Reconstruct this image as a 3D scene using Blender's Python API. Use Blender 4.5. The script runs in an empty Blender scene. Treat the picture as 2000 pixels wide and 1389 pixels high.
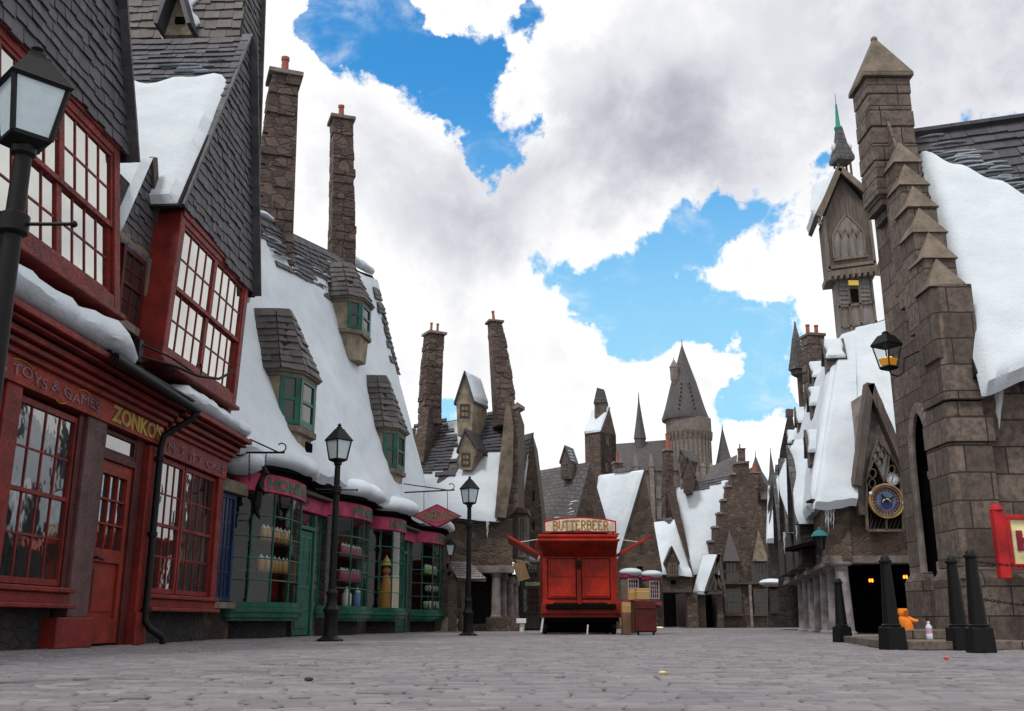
import bpy, bmesh, math, random
from mathutils import Vector, Matrix, noise
random.seed(7)
C = bpy.context.scene.collection
SC = bpy.context.scene
R = math.radians
V = Vector

# ------------------------------------------------------------------ camera
FPX, HZ, CAMH = 1950.0, 1215.0, 0.28
PITCH = math.atan((HZ - 694.5) / FPX)
cp, sp = math.cos(PITCH), math.sin(PITCH)
cam = bpy.data.cameras.new('camera')
cam.sensor_width = 36.0
cam.lens = 36.0 * FPX / 2000.0
cam.clip_start = 0.05
cam.clip_end = 3000
camo = bpy.data.objects.new('camera', cam)
camo.location = (0, 0, CAMH)
camo.rotation_euler = (math.pi / 2 + PITCH, 0, 0)
C.objects.link(camo)
SC.camera = camo

# ------------------------------------------------------------------ exposure
SC.view_settings.view_transform = 'Standard'
SC.view_settings.look = 'None'
SC.view_settings.exposure = 0.0
SC.view_settings.gamma = 1.0
SC.cycles.max_bounces = 8
SC.cycles.use_denoising = True

def ray(u, v):
    x = (u - 1000) / FPX; z = (694.5 - v) / FPX
    return V((x, cp - sp * z, sp + cp * z))

# ------------------------------------------------------------------ sun
SUN_EL, SUN_AZ = R(58), R(215)          # azimuth clockwise from +Y: behind the viewer, to the left
sd = V((math.sin(SUN_AZ) * math.cos(SUN_EL), math.cos(SUN_AZ) * math.cos(SUN_EL), math.sin(SUN_EL)))
sl = bpy.data.lights.new('sun', 'SUN')
sl.energy = 1.9
sl.angle = R(11)
sl.color = (1.0, 0.96, 0.9)
so = bpy.data.objects.new('sun', sl)
so.rotation_euler = sd.to_track_quat('Z', 'Y').to_euler()
so.location = (-20, -20, 40)
C.objects.link(so)

# ------------------------------------------------------------------ sky
def N(nt, t, **kw):
    n = nt.nodes.new(t)
    for k, v in kw.items():
        setattr(n, k, v)
    return n
def math_node(nt, op, a, b=None, c=None, clamp=False):
    n = N(nt, 'ShaderNodeMath', operation=op, use_clamp=clamp)
    for i, x in enumerate((a, b, c)):
        if x is None: continue
        if isinstance(x, (int, float)): n.inputs[i].default_value = x
        else: nt.links.new(x, n.inputs[i])
    return n.outputs[0]
def vmath(nt, op, a, b=None, out=0):
    n = N(nt, 'ShaderNodeVectorMath', operation=op)
    for i, x in enumerate((a, b)):
        if x is None: continue
        if isinstance(x, (tuple, list, Vector)): n.inputs[i].default_value = tuple(x)
        else: nt.links.new(x, n.inputs[i])
    return n.outputs[out]
def smooth(nt, x, a, b, lo=0.0, hi=1.0):
    n = N(nt, 'ShaderNodeMapRange', interpolation_type='SMOOTHSTEP')
    nt.links.new(x, n.inputs['Value'])
    for k, v in (('From Min', a), ('From Max', b), ('To Min', lo), ('To Max', hi)):
        n.inputs[k].default_value = v
    return n.outputs[0]
def mixc(nt, fac, a, b, mode='MIX'):
    n = N(nt, 'ShaderNodeMix', data_type='RGBA', blend_type=mode)
    for s, x in (('Factor', fac), ('A', a), ('B', b)):
        sock = [i for i in n.inputs if i.name == s and (i.type == 'RGBA' or s == 'Factor')][0]
        if isinstance(x, (int, float)): sock.default_value = x
        elif isinstance(x, (tuple, list)): sock.default_value = tuple(x) + ((1.0,) if len(x) == 3 else ())
        else: nt.links.new(x, sock)
    return [o for o in n.outputs if o.type == 'RGBA'][0]

world = bpy.data.worlds.new('World')
SC.world = world
world.use_nodes = True
wt = world.node_tree
wt.nodes.clear()
geo = N(wt, 'ShaderNodeTexCoord')
D = vmath(wt, 'NORMALIZE', geo.outputs['Generated'])
sky = N(wt, 'ShaderNodeTexSky', sky_type='NISHITA')
sky.sun_disc = False
sky.sun_elevation = SUN_EL
sky.sun_rotation = SUN_AZ
sky.air_density = 1.0; sky.dust_density = 0.6; sky.ozone_density = 2.0
def fbm(vec, scale, detail=9, rough=0.56, dist=0.0):
    n = N(wt, 'ShaderNodeTexNoise')
    n.inputs['Scale'].default_value = scale; n.inputs['Detail'].default_value = detail
    n.inputs['Roughness'].default_value = rough; n.inputs['Distortion'].default_value = dist
    wt.links.new(vec, n.inputs['Vector'])
    return n.outputs['Fac']
wn = N(wt, 'ShaderNodeTexNoise'); wn.inputs['Scale'].default_value = 13.0; wn.inputs['Detail'].default_value = 7; wn.inputs['Roughness'].default_value = .6
wt.links.new(D, wn.inputs['Vector'])
DW = vmath(wt, 'ADD', D, vmath(wt, 'MULTIPLY', vmath(wt, 'SUBTRACT', wn.outputs['Color'], (.5, .5, .5)), (.11, .11, .11)))
def blobs(lst):
    tot = None
    for (u, v, r, w) in lst:
        d = ray(u, v).normalized()
        dist = vmath(wt, 'DISTANCE', DW, d, out=1)
        q = math_node(wt, 'DIVIDE', dist, r / FPX)
        q = math_node(wt, 'MULTIPLY', q, q)
        q = math_node(wt, 'MULTIPLY', q, -1.0)
        q = math_node(wt, 'EXPONENT', q)
        tot = math_node(wt, 'MULTIPLY_ADD', q, w, tot if tot is not None else 0.0)
    return tot
base = vmath(wt, 'ADD', D, (3.1, 1.7, 0.4))
dn = fbm(base, 6.5, 14, 0.62, 0.25)
dl = fbm(vmath(wt, 'ADD', D, (3.1 - 0.010, 1.7, 0.4 + 0.022)), 6.0, 4, 0.42, 0.15)
dm = fbm(base, 6.0, 4, 0.42, 0.15)
fine = fbm(D, 40.0, 6, 0.62)
holes = blobs([(735, 45, 85, .38), (655, 60, 50, .30), (620, 10, 40, .25), (770, 130, 60, .2), (850, 110, 70, .30), (930, 130, 60, .24), (1050, 50, 80, .26), (1150, 50, 55, .20), (900, 215, 55, .34), (950, 285, 55, .36), (1065, 228, 42, .34), (845, 185, 40, .2),
               (870, 45, 40, -.20), (800, 150, 45, -.16), (1110, 150, 80, -.30), (990, 20, 40, -.18), (1000, 110, 30, -.10),
               (1110, 560, 60, .18), (1200, 540, 70, .24), (1300, 515, 75, .24), (1390, 440, 70, .26), (1250, 620, 75, .26), (1370, 630, 75, .28), (1470, 600, 55, .26), (1150, 600, 35, .16), (1540, 610, 45, .2), (1210, 690, 60, .14),
               (1420, 470, 40, -.12), (1460, 545, 60, -.16), (1290, 590, 30, -.10), (1420, 720, 45, -.30), (1350, 690, 40, -.1),
               (1440, 790, 60, .30), (1530, 690, 60, .28), (1500, 760, 40, .2), (1375, 395, 40, .16), (1600, 345, 35, .2), (1565, 230, 35, .12), (1500, 380, 60, .18), (840, 650, 40, .16), (870, 800, 50, .22)])
dens = math_node(wt, 'SUBTRACT', math_node(wt, 'MULTIPLY_ADD', dn, 1.35, 0.04), holes)
dens = math_node(wt, 'MULTIPLY_ADD', fine, 0.16, math_node(wt, 'SUBTRACT', dens, 0.03))
cover = smooth(wt, dens, 0.515, 0.61)
veil2 = smooth(wt, fbm(vmath(wt, 'MULTIPLY', D, (1.0, 1.0, 1.6)), 15.0, 10, 0.62, 0.6), 0.48, 0.76, 0.0, 0.45)
cover = math_node(wt, 'MAXIMUM', cover, math_node(wt, 'MULTIPLY', veil2, smooth(wt, dens, 0.18, 0.52)))
# soft grey undersides and sunlit edges of the clouds
relief = math_node(wt, 'SUBTRACT', dm, dl)
grey = blobs([(1250, 270, 120, .40), (1110, 330, 110, .30), (1000, 390, 120, .26), (1330, 290, 120, .30), (880, 330, 130, .16), (960, 470, 110, .14), (700, 330, 130, .08), (1900, 270, 300, .30), (1800, 60, 280, .24), (1420, 60, 200, .06), (780, 440, 120, .10), (1450, 340, 90, .18), (600, 250, 120, .06)])
sh = math_node(wt, 'MULTIPLY_ADD', grey, -0.76, 1.06)
sh = math_node(wt, 'MULTIPLY_ADD', relief, 0.9, sh)
thick = smooth(wt, dens, 0.60, 0.95, 0.10, -0.10)
sh = math_node(wt, 'ADD', sh, thick)
sh = math_node(wt, 'MAXIMUM', sh, 0.40)
SKY_STRENGTH = 0.10
ccol = N(wt, 'ShaderNodeMix', data_type='RGBA')
cc = mixc(wt, smooth(wt, sh, 0.4, 1.2), (0.90, 0.93, 1.06), (1.0, 0.995, 0.985))
wt.nodes.remove(ccol)
cc = vmath(wt, 'SCALE', cc)
cc.node.inputs['Scale'].default_value = 1.0
wt.links.new(math_node(wt, 'MULTIPLY', sh, 1.0 / SKY_STRENGTH), cc.node.inputs['Scale'])
blue = mixc(wt, 1.0, sky.outputs['Color'], (0.50, 1.75, 2.3), 'MULTIPLY')
# thin white veil over the lower sky
sep = N(wt, 'ShaderNodeSeparateXYZ'); wt.links.new(D, sep.inputs[0])
veil = smooth(wt, sep.outputs['Z'], 0.20, 0.52, 0.80, 0.0)
blue = mixc(wt, veil, blue, (4.2, 7.6, 9.2))
col = mixc(wt, cover, blue, cc)
bg = N(wt, 'ShaderNodeBackground')
bg.inputs['Strength'].default_value = SKY_STRENGTH
wt.links.new(col, bg.inputs['Color'])
wo = N(wt, 'ShaderNodeOutputWorld')
wt.links.new(bg.outputs[0], wo.inputs[0])
world.cycles.sampling_method = 'MANUAL'
world.cycles.sample_map_resolution = 512

# ------------------------------------------------------------------ geometry helpers
def gnd(u, v, z=0.0):
    d = ray(u, v); t = (z - CAMH) / d.z
    return V((d.x * t, d.y * t, z))
def at(u, v, y):
    d = ray(u, v); t = y / d.y
    return V((d.x * t, y, CAMH + d.z * t))

class Fac:
    """A vertical facade plane: s runs along it, n out of it, z up."""
    def __init__(s, a, b):
        s.a = V((a[0], a[1], 0)); s.d = (V((b[0], b[1], 0)) - s.a).normalized()
        s.n = V((s.d.y, -s.d.x, 0))
    def W(s, q, n, z): return s.a + s.d * q + s.n * n + V((0, 0, z))
    def hit(s, u, v, n=0.0):
        d = ray(u, v); a = s.a + s.n * n
        t = s.n.dot(a) / s.n.dot(d)
        p = d * t
        return (p - a).dot(s.d), CAMH + d.z * t
    def P(s, u, v, n=0.0):
        q, z = s.hit(u, v, n)
        return s.W(q, n, z)

class MB:
    def __init__(s): s.v = []; s.f = []; s.m = []; s.mi = 0
    def add(s, vs, fs):
        o = len(s.v); s.v += [V(x) for x in vs]
        for f in fs: s.f.append([i + o for i in f]); s.m.append(s.mi)
        return s
    def poly(s, pts): return s.add(pts, [list(range(len(pts)))])
    def prism(s, pts, off):
        n = len(pts); off = V(off); pts = [V(p) for p in pts]
        return s.add(pts + [p + off for p in pts], [list(range(n)), list(range(2 * n - 1, n - 1, -1))] + [[i, (i + 1) % n, n + (i + 1) % n, n + i] for i in range(n)])
    def hexa(s, b, t):   # four bottom points, four top points
        return s.add(list(b) + list(t), [[3, 2, 1, 0], [4, 5, 6, 7]] + [[i, (i + 1) % 4, 4 + (i + 1) % 4, 4 + i] for i in range(4)])
    def box(s, W, q0, q1, n0, n1, z0, z1):
        return s.hexa([W(q0, n0, z0), W(q1, n0, z0), W(q1, n1, z0), W(q0, n1, z0)], [W(q0, n0, z1), W(q1, n0, z1), W(q1, n1, z1), W(q0, n1, z1)])
    def xbox(s, x0, x1, y0, y1, z0, z1): return s.box(lambda a, b, c: V((a, b, c)), x0, x1, y0, y1, z0, z1)
    def bar(s, p, q, w, h=None, up=(0, 0, 1)):
        p, q = V(p), V(q); h = w if h is None else h
        d = (q - p).normalized(); x = d.cross(V(up))
        if x.length < 1e-4: x = d.cross(V((0, 1, 0)))
        x.normalize(); y = x.cross(d).normalized()
        a, b = x * w / 2, y * h / 2
        return s.hexa([p - a - b, p + a - b, p + a + b, p - a + b], [q - a - b, q + a - b, q + a + b, q - a + b])
    def tube(s, pts, r, seg=8, caps=True):
        pts = [V(p) for p in pts]; n = len(pts)
        rs = r if isinstance(r, (list, tuple)) else [r] * n
        o = len(s.v); ref = None
        for i, p in enumerate(pts):
            d = (pts[min(i + 1, n - 1)] - pts[max(i - 1, 0)]).normalized()
            if ref is None:
                ref = d.cross(V((0, 0, 1)))
                if ref.length < 1e-3: ref = V((1, 0, 0))
            ref = (ref - d * ref.dot(d)).normalized(); b = d.cross(ref)
            for k in range(seg):
                t = 2 * math.pi * k / seg
                s.v.append(p + (ref * math.cos(t) + b * math.sin(t)) * rs[i])
        for i in range(n - 1):
            for k in range(seg):
                s.f.append([o + i * seg + k, o + i * seg + (k + 1) % seg, o + (i + 1) * seg + (k + 1) % seg, o + (i + 1) * seg + k]); s.m.append(s.mi)
        if caps:
            s.f.append([o + k for k in range(seg)][::-1]); s.m.append(s.mi)
            s.f.append([o + (n - 1) * seg + k for k in range(seg)]); s.m.append(s.mi)
        return s
    def lathe(s, prof, c=(0, 0, 0), seg=16, rot=0.0, squash=1.0):
        c = V(c); o = len(s.v); n = len(prof)
        for r, z in prof:
            for k in range(seg):
                t = 2 * math.pi * k / seg + rot
                s.v.append(c + V((r * math.cos(t), r * math.sin(t) * squash, z)))
        for i in range(n - 1):
            for k in range(seg):
                s.f.append([o + i * seg + k, o + i * seg + (k + 1) % seg, o + (i + 1) * seg + (k + 1) % seg, o + (i + 1) * seg + k]); s.m.append(s.mi)
        s.f.append([o + k for k in range(seg)][::-1]); s.m.append(s.mi)
        s.f.append([o + (n - 1) * seg + k for k in range(seg)]); s.m.append(s.mi)
        return s
    def ball(s, c, r, seg=10, rings=6, sq=(1, 1, 1)):
        c = V(c); prof = []
        for i in range(rings + 1):
            a = math.pi * i / rings - math.pi / 2
            prof.append((max(1e-4, math.cos(a)) * r, math.sin(a) * r))
        o = len(s.v); s.lathe(prof, (0, 0, 0), seg)
        for i in range(o, len(s.v)):
            p = s.v[i]; s.v[i] = c + V((p.x * sq[0], p.y * sq[1], p.z * sq[2]))
        return s
    def grid(s, P, nu, nv, wrap=False):
        o = len(s.v)
        for j in range(nv + 1):
            for i in range(nu + 1): s.v.append(V(P(i / nu, j / nv)))
        for j in range(nv):
            for i in range(nu):
                a = o + j * (nu + 1) + i
                s.f.append([a, a + 1, a + nu + 2, a + nu + 1]); s.m.append(s.mi)
        return s

WL = {}
def wl(o):
    while o.parent is not None: o = o.parent
    return V(WL.get(o.name, (0, 0, 0)))

def build(mb, name, mat, parent=None, smooth=False, bevel=0.0, recalc=True, angle=0.7):
    me = bpy.data.meshes.new(name)
    if parent is not None: off = wl(parent)
    else:
        n = len(mb.v)
        off = V((sum(p.x for p in mb.v) / n, sum(p.y for p in mb.v) / n, min(p.z for p in mb.v)))
    bm = bmesh.new()
    vs = [bm.verts.new(p - off) for p in mb.v]
    for f, m in zip(mb.f, mb.m):
        try:
            fc = bm.faces.new([vs[i] for i in f])
        except ValueError:
            continue
        fc.material_index = m; fc.smooth = smooth
    if recalc: bmesh.ops.recalc_face_normals(bm, faces=bm.faces)
    else: bm.normal_update()
    uv = bm.loops.layers.uv.new('UVMap')
    for f in bm.faces:
        nn = f.normal
        if abs(nn.z) < 0.92:
            t = V((-nn.y, nn.x, 0)).normalized(); b = nn.cross(t)
        else:
            t = V((1, 0, 0)); b = V((0, 1, 0))
        for l in f.loops:
            p = l.vert.co + off
            l[uv].uv = (p.dot(t), p.dot(b))
    if smooth:
        for e in bm.edges:
            if len(e.link_faces) == 2 and e.calc_face_angle(0) > angle: e.smooth = False
    bm.to_mesh(me); bm.free()
    for m in (mat if isinstance(mat, (list, tuple)) else [mat]): me.materials.append(m)
    o = bpy.data.objects.new(name, me)
    C.objects.link(o)
    if parent is not None: o.parent = parent
    else:
        o.location = off; WL[o.name] = off
    if bevel:
        md = o.modifiers.new('edge', 'BEVEL'); md.width = bevel; md.segments = 2; md.limit_method = 'ANGLE'; md.angle_limit = R(40)
    return o

def tag(o, label=None, cat=None, group=None, kind=None):
    if label: o['label'] = label
    if cat: o['category'] = cat
    if group: o['group'] = group
    if kind: o['kind'] = kind
    return o
def thing(name, label, cat, loc=(0, 0, 0), group=None, kind=None):
    o = bpy.data.objects.new(name, None); C.objects.link(o)
    o.empty_display_size = 0.3
    o.location = loc; WL[o.name] = V(loc)
    return tag(o, label, cat, group, kind)
def copy_tree(o, parent=None):
    c = o.copy(); C.objects.link(c)
    if parent is not None: c.parent = parent
    for ch in list(o.children): copy_tree(ch, c)
    return c
def dup(root, loc, rz=0.0, label=None, scale=None):
    c = copy_tree(root); c.location = loc; c.rotation_euler = (0, 0, rz)
    if label: c['label'] = label
    if scale: c.scale = scale
    return c

# ------------------------------------------------------------------ materials
MATS = {}
def new_mat(name):
    m = bpy.data.materials.new(name); m.use_nodes = True
    nt = m.node_tree
    p = nt.nodes['Principled BSDF']
    MATS[name] = m
    return m, nt, p
def noise_n(nt, scale, detail=4, rough=0.55, vec=None, obj=True):
    n = N(nt, 'ShaderNodeTexNoise')
    n.inputs['Scale'].default_value = scale; n.inputs['Detail'].default_value = detail; n.inputs['Roughness'].default_value = rough
    if vec is None:
        vec = N(nt, 'ShaderNodeNewGeometry').outputs['Position']
    nt.links.new(vec, n.inputs['Vector'])
    return n.outputs['Fac']
def bump(nt, p, height, strength=0.5, dist=0.02, prev=None):
    b = N(nt, 'ShaderNodeBump'); b.inputs['Strength'].default_value = strength; b.inputs['Distance'].default_value = dist
    nt.links.new(height, b.inputs['Height'])
    if prev is not None: nt.links.new(prev, b.inputs['Normal'])
    nt.links.new(b.outputs[0], p.inputs['Normal'])
    return b.outputs[0]
def shade(c, k): return tuple(x * k for x in c)

def paint(name, c, rough=0.45, wear=0.35, worn=None, bumpy=0.25):
    m, nt, p = new_mat(name)
    a = noise_n(nt, 3.0, 6, 0.65); b = noise_n(nt, 28.0, 5, 0.6)
    p.inputs['Specular IOR Level'].default_value = 0.28
    col = mixc(nt, smooth(nt, a, 0.3, 0.7), shade(c, 0.55), shade(c, 1.25))
    w = worn or shade(c, 0.35)
    col = mixc(nt, smooth(nt, b, 0.56, 0.72, 0, wear), col, w)
    nt.links.new(col, p.inputs['Base Color'])
    nt.links.new(smooth(nt, b, 0.3, 0.7, rough * 0.8, min(1, rough * 1.4)), p.inputs['Roughness'])
    bump(nt, p, b, bumpy, 0.006)
    return m
def wood(name, c, c2, scale=1.0, rough=0.8):
    m, nt, p = new_mat(name)
    tc = N(nt, 'ShaderNodeUVMap'); mp = N(nt, 'ShaderNodeMapping')
    mp.inputs['Scale'].default_value = (14 * scale, 0.9 * scale, 1)
    nt.links.new(tc.outputs[0], mp.inputs[0])
    g = noise_n(nt, 1.6, 6, 0.6, mp.outputs[0]); b = noise_n(nt, 1.4, 4)
    col = mixc(nt, smooth(nt, g, 0.3, 0.7), c, c2)
    col = mixc(nt, smooth(nt, b, 0.35, 0.7, 0, 0.55), col, shade(c, 0.45))
    nt.links.new(col, p.inputs['Base Color']); p.inputs['Roughness'].default_value = rough
    bump(nt, p, g, 0.5, 0.01)
    return m
def rubble(name, c, c2, mortar, size=0.32, flat=1.5, gap=0.06, strength=0.8):
    """Irregular field stones in mortar."""
    m, nt, p = new_mat(name)
    pos = N(nt, 'ShaderNodeNewGeometry').outputs['Position']
    wob = N(nt, 'ShaderNodeTexNoise'); wob.inputs['Scale'].default_value = 2.5 / size * 0.4
    nt.links.new(pos, wob.inputs['Vector'])
    q = vmath(nt, 'ADD', pos, vmath(nt, 'MULTIPLY', wob.outputs['Color'], (size * .5,) * 3))
    q = vmath(nt, 'MULTIPLY', q, (1 / size, 1 / size, flat / size))
    ve = N(nt, 'ShaderNodeTexVoronoi', feature='DISTANCE_TO_EDGE'); vc = N(nt, 'ShaderNodeTexVoronoi')
    for n in (ve, vc):
        n.inputs['Scale'].default_value = 1.0; nt.links.new(q, n.inputs['Vector'])
    rnd = N(nt, 'ShaderNodeSeparateColor'); nt.links.new(vc.outputs['Color'], rnd.inputs[0])
    col = mixc(nt, rnd.outputs[0], c, c2)
    col = mixc(nt, smooth(nt, rnd.outputs[1], 0.6, 0.95, 0, 0.6), col, (c[0] * 0.85, c[1] * 0.8, c[2] * 1.0))
    f = noise_n(nt, 14, 6, 0.65); L = noise_n(nt, 0.7, 4)
    col = mixc(nt, smooth(nt, f, 0.35, 0.7, 0, 0.5), col, shade(c, 0.5))
    edge = smooth(nt, ve.outputs['Distance'], gap * 0.4, gap * 1.6)
    col = mixc(nt, edge, mortar, col)
    col = mixc(nt, smooth(nt, L, 0.5, 0.75, 0, 0.45), col, shade(c, 0.4))
    nt.links.new(col, p.inputs['Base Color']); p.inputs['Roughness'].default_value = 0.9
    h = math_node(nt, 'MULTIPLY_ADD', f, 0.35, edge)
    bump(nt, p, h, strength, 0.035)
    return m
def brick(name, c, c2, mortar, bw, bh, gap=0.012, strength=0.7, rough=0.9, off=0.5, stain=0.5, speck=0.4, wob=0.0):
    m, nt, p = new_mat(name)
    uv = N(nt, 'ShaderNodeUVMap').outputs[0]
    if wob:
        nz = N(nt, 'ShaderNodeTexNoise'); nz.inputs['Scale'].default_value = 3.0
        nt.links.new(uv, nz.inputs['Vector'])
        uv = vmath(nt, 'ADD', uv, vmath(nt, 'MULTIPLY', nz.outputs['Color'], (wob, wob, 0)))
    bt = N(nt, 'ShaderNodeTexBrick')
    bt.offset = off
    for k, v in (('Scale', 1.0), ('Mortar Size', gap), ('Mortar Smooth', 0.25), ('Brick Width', bw), ('Row Height', bh), ('Bias', 0.0)):
        bt.inputs[k].default_value = v
    bt.inputs['Color1'].default_value = tuple(c) + (1,); bt.inputs['Color2'].default_value = tuple(c2) + (1,); bt.inputs['Mortar'].default_value = tuple(mortar) + (1,)
    nt.links.new(uv, bt.inputs['Vector'])
    f = noise_n(nt, 11, 7, 0.7); L = noise_n(nt, 0.8, 5, 0.6)
    col = mixc(nt, smooth(nt, f, 0.38, 0.66, 0, speck + .2), bt.outputs['Color'], shade(c, 0.36))
    col = mixc(nt, smooth(nt, L, 0.45, 0.72, 0, stain), col, shade(c, 0.4))
    nt.links.new(col, p.inputs['Base Color']); p.inputs['Roughness'].default_value = rough
    h = math_node(nt, 'MULTIPLY_ADD', f, 0.3, math_node(nt, 'SUBTRACT', 1.0, bt.outputs['Fac']))
    bump(nt, p, h, strength, 0.03)
    return m
def slate(name, c, c2, rough=0.62):
    m, nt, p = new_mat(name)
    rnd = N(nt, 'ShaderNodeNewGeometry').outputs['Random Per Island']
    f = noise_n(nt, 9, 6, 0.65)
    col = mixc(nt, rnd, c, c2)
    col = mixc(nt, smooth(nt, f, 0.4, 0.72, 0, 0.55), col, shade(c, 0.45))
    L = noise_n(nt, 2.2, 4)
    col = mixc(nt, smooth(nt, L, 0.5, 0.75, 0, 0.5), col, (c[0] * 1.25, c[1] * 1.05, c[2] * 0.9))
    nt.links.new(col, p.inputs['Base Color']); p.inputs['Roughness'].default_value = rough
    bump(nt, p, f, 0.35, 0.01)
    return m
def metal(name, c, rough=0.5):
    m, nt, p = new_mat(name)
    p.inputs['Specular IOR Level'].default_value = 0.18
    f = noise_n(nt, 40, 4)
    nt.links.new(mixc(nt, f, shade(c, 0.6), shade(c, 1.3)), p.inputs['Base Color'])
    p.inputs['Roughness'].default_value = rough
    bump(nt, p, f, 0.12, 0.004)
    return m
def plain(name, c, rough=0.6, emit=None, power=0.0):
    m, nt, p = new_mat(name)
    if rough >= .9: p.inputs['Specular IOR Level'].default_value = 0.0
    f = noise_n(nt, 18, 4)
    nt.links.new(mixc(nt, f, shade(c, 0.8), shade(c, 1.15)), p.inputs['Base Color'])
    p.inputs['Roughness'].default_value = rough
    if emit:
        p.inputs['Emission Color'].default_value = tuple(emit) + (1,); p.inputs['Emission Strength'].default_value = power
    return m
def glass_dark(name, ior=2.2, c=(0.012, 0.014, 0.016), wav=0.03, metallic=0.0):
    m, nt, p = new_mat(name)
    p.inputs['Base Color'].default_value = tuple(c) + (1,)
    p.inputs['Roughness'].default_value = 0.03; p.inputs['IOR'].default_value = ior; p.inputs['Metallic'].default_value = metallic
    f = noise_n(nt, 1.7, 3)
    bump(nt, p, f, wav, 0.05)
    return m
def glass_clear(name, ior=1.5, tint=(0.85, 0.9, 0.9), wav=0.04):
    m, nt, p = new_mat(name)
    nt.nodes.remove(p)
    tr = N(nt, 'ShaderNodeBsdfTransparent'); tr.inputs[0].default_value = tuple(tint) + (1,)
    gl = N(nt, 'ShaderNodeBsdfGlossy'); gl.inputs['Roughness'].default_value = 0.03
    fr = N(nt, 'ShaderNodeFresnel'); fr.inputs[0].default_value = ior
    front = math_node(nt, 'MULTIPLY', fr.outputs[0], math_node(nt, 'SUBTRACT', 1.0, N(nt, 'ShaderNodeNewGeometry').outputs['Backfacing']))
    b = N(nt, 'ShaderNodeBump'); b.inputs['Strength'].default_value = wav; b.inputs['Distance'].default_value = 0.05
    nt.links.new(noise_n(nt, 1.7, 3), b.inputs['Height'])
    nt.links.new(b.outputs[0], gl.inputs['Normal'])
    mx = N(nt, 'ShaderNodeMixShader')
    nt.links.new(front, mx.inputs[0]); nt.links.new(tr.outputs[0], mx.inputs[1]); nt.links.new(gl.outputs[0], mx.inputs[2])
    nt.links.new(mx.outputs[0], nt.nodes['Material Output'].inputs[0])
    return m

M_red = paint('red_paint', (0.165, 0.014, 0.010), 0.5, 0.5, (0.06, 0.012, 0.014))
M_redd = paint('dark_red_paint', (0.06, 0.007, 0.007), 0.5, 0.5, (0.04, 0.01, 0.01))
M_doorred = paint('door_red_paint', (0.19, 0.016, 0.007), 0.5, 0.35)
M_purple = paint('grey_purple_paint', (0.095, 0.048, 0.05), 0.6, 0.3)
M_sign = paint('sign_red_paint', (0.22, 0.026, 0.014), 0.55, 0.35)
M_gold = paint('gold_lettering', (0.36, 0.235, 0.05), 0.5, 0.25)
M_fade = paint('faded_lettering', (0.22, 0.13, 0.15), 0.6, 0.5)
M_green = paint('green_paint', (0.010, 0.095, 0.065), 0.35, 0.4, (0.004, 0.03, 0.02))
M_greend = paint('dark_green_paint', (0.008, 0.075, 0.052), 0.4, 0.4, (0.003, 0.02, 0.015))
M_pink = paint('pink_paint', (0.38, 0.036, 0.10), 0.5, 0.35, (0.30, 0.05, 0.09))
M_lgreen = paint('dark_green_lettering', (0.05, 0.12, 0.07), 0.5, 0.2)
M_blue = paint('blue_paint', (0.008, 0.025, 0.085), 0.45, 0.4)
M_cart = paint('cart_red_paint', (0.40, 0.017, 0.003), 0.42, 0.4, (0.16, 0.015, 0.008))
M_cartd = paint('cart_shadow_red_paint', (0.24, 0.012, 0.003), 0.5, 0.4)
M_cream = paint('cream_board', (0.72, 0.66, 0.52), 0.5, 0.2)
M_yellow = paint('pale_yellow_board', (0.75, 0.68, 0.36), 0.5, 0.15)
M_maroon = paint('maroon_lettering', (0.22, 0.012, 0.03), 0.5, 0.2)
M_board = paint('board_post_red', (0.42, 0.012, 0.016), 0.4, 0.2)
M_black = metal('black_iron', (0.007, 0.0065, 0.0075), 0.5)
M_teal = metal('verdigris_copper', (0.03, 0.16, 0.17), 0.55)
M_verd = metal('green_copper', (0.03, 0.22, 0.17), 0.6)
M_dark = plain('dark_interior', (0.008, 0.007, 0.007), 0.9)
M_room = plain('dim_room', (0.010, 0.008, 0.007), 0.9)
M_glass = glass_dark('reflective_glass', 3.0, wav=.08)
M_glassu = glass_dark('sky_mirror_glass', 2.0, (.60, .60, .55), .06, 1.0)
M_glassl = glass_dark('leaded_glass', 1.5, (0.02, 0.024, 0.026))
M_glassp = glass_dark('pale_old_glass', 1.7, (0.12, 0.13, 0.13))
M_clear = glass_clear('shop_glass', 1.5, (.8, .86, .84), .0)
M_clear2 = glass_clear('display_glass', 1.55)
M_lampg = plain('frosted_lamp_glass', (0.55, 0.66, 0.72), 0.25)
M_slate = slate('slate', (0.038, 0.038, 0.047), (0.088, 0.083, 0.094))
M_slatew = slate('weathered_slate', (0.055, 0.048, 0.050), (0.118, 0.102, 0.098))
M_under = plain('roof_boards', (0.03, 0.027, 0.027), 0.9)
M_timber = wood('old_timber', (0.13, 0.10, 0.075), (0.22, 0.18, 0.14))
M_timberd = wood('dark_timber', (0.05, 0.037, 0.03), (0.09, 0.07, 0.055))
M_grey = wood('weathered_boards', (0.15, 0.13, 0.12), (0.27, 0.245, 0.235))
M_brown = wood('brown_boards', (0.075, 0.055, 0.048), (0.15, 0.118, 0.105))
M_rubble = rubble('field_stone', (0.068, 0.047, 0.035), (0.170, 0.122, 0.090), (0.115, 0.083, 0.060), gap=.05, strength=.7)
M_rubbles = rubble('small_field_stone', (0.064, 0.043, 0.035), (0.155, 0.110, 0.086), (0.080, 0.056, 0.042), 0.26, 1.5, 0.07)
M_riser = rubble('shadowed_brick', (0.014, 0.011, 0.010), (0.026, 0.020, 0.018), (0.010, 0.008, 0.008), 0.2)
M_rubbled = rubble('dark_field_stone', (0.026, 0.021, 0.019), (0.055, 0.045, 0.040), (0.028, 0.022, 0.02), 0.3)
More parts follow.
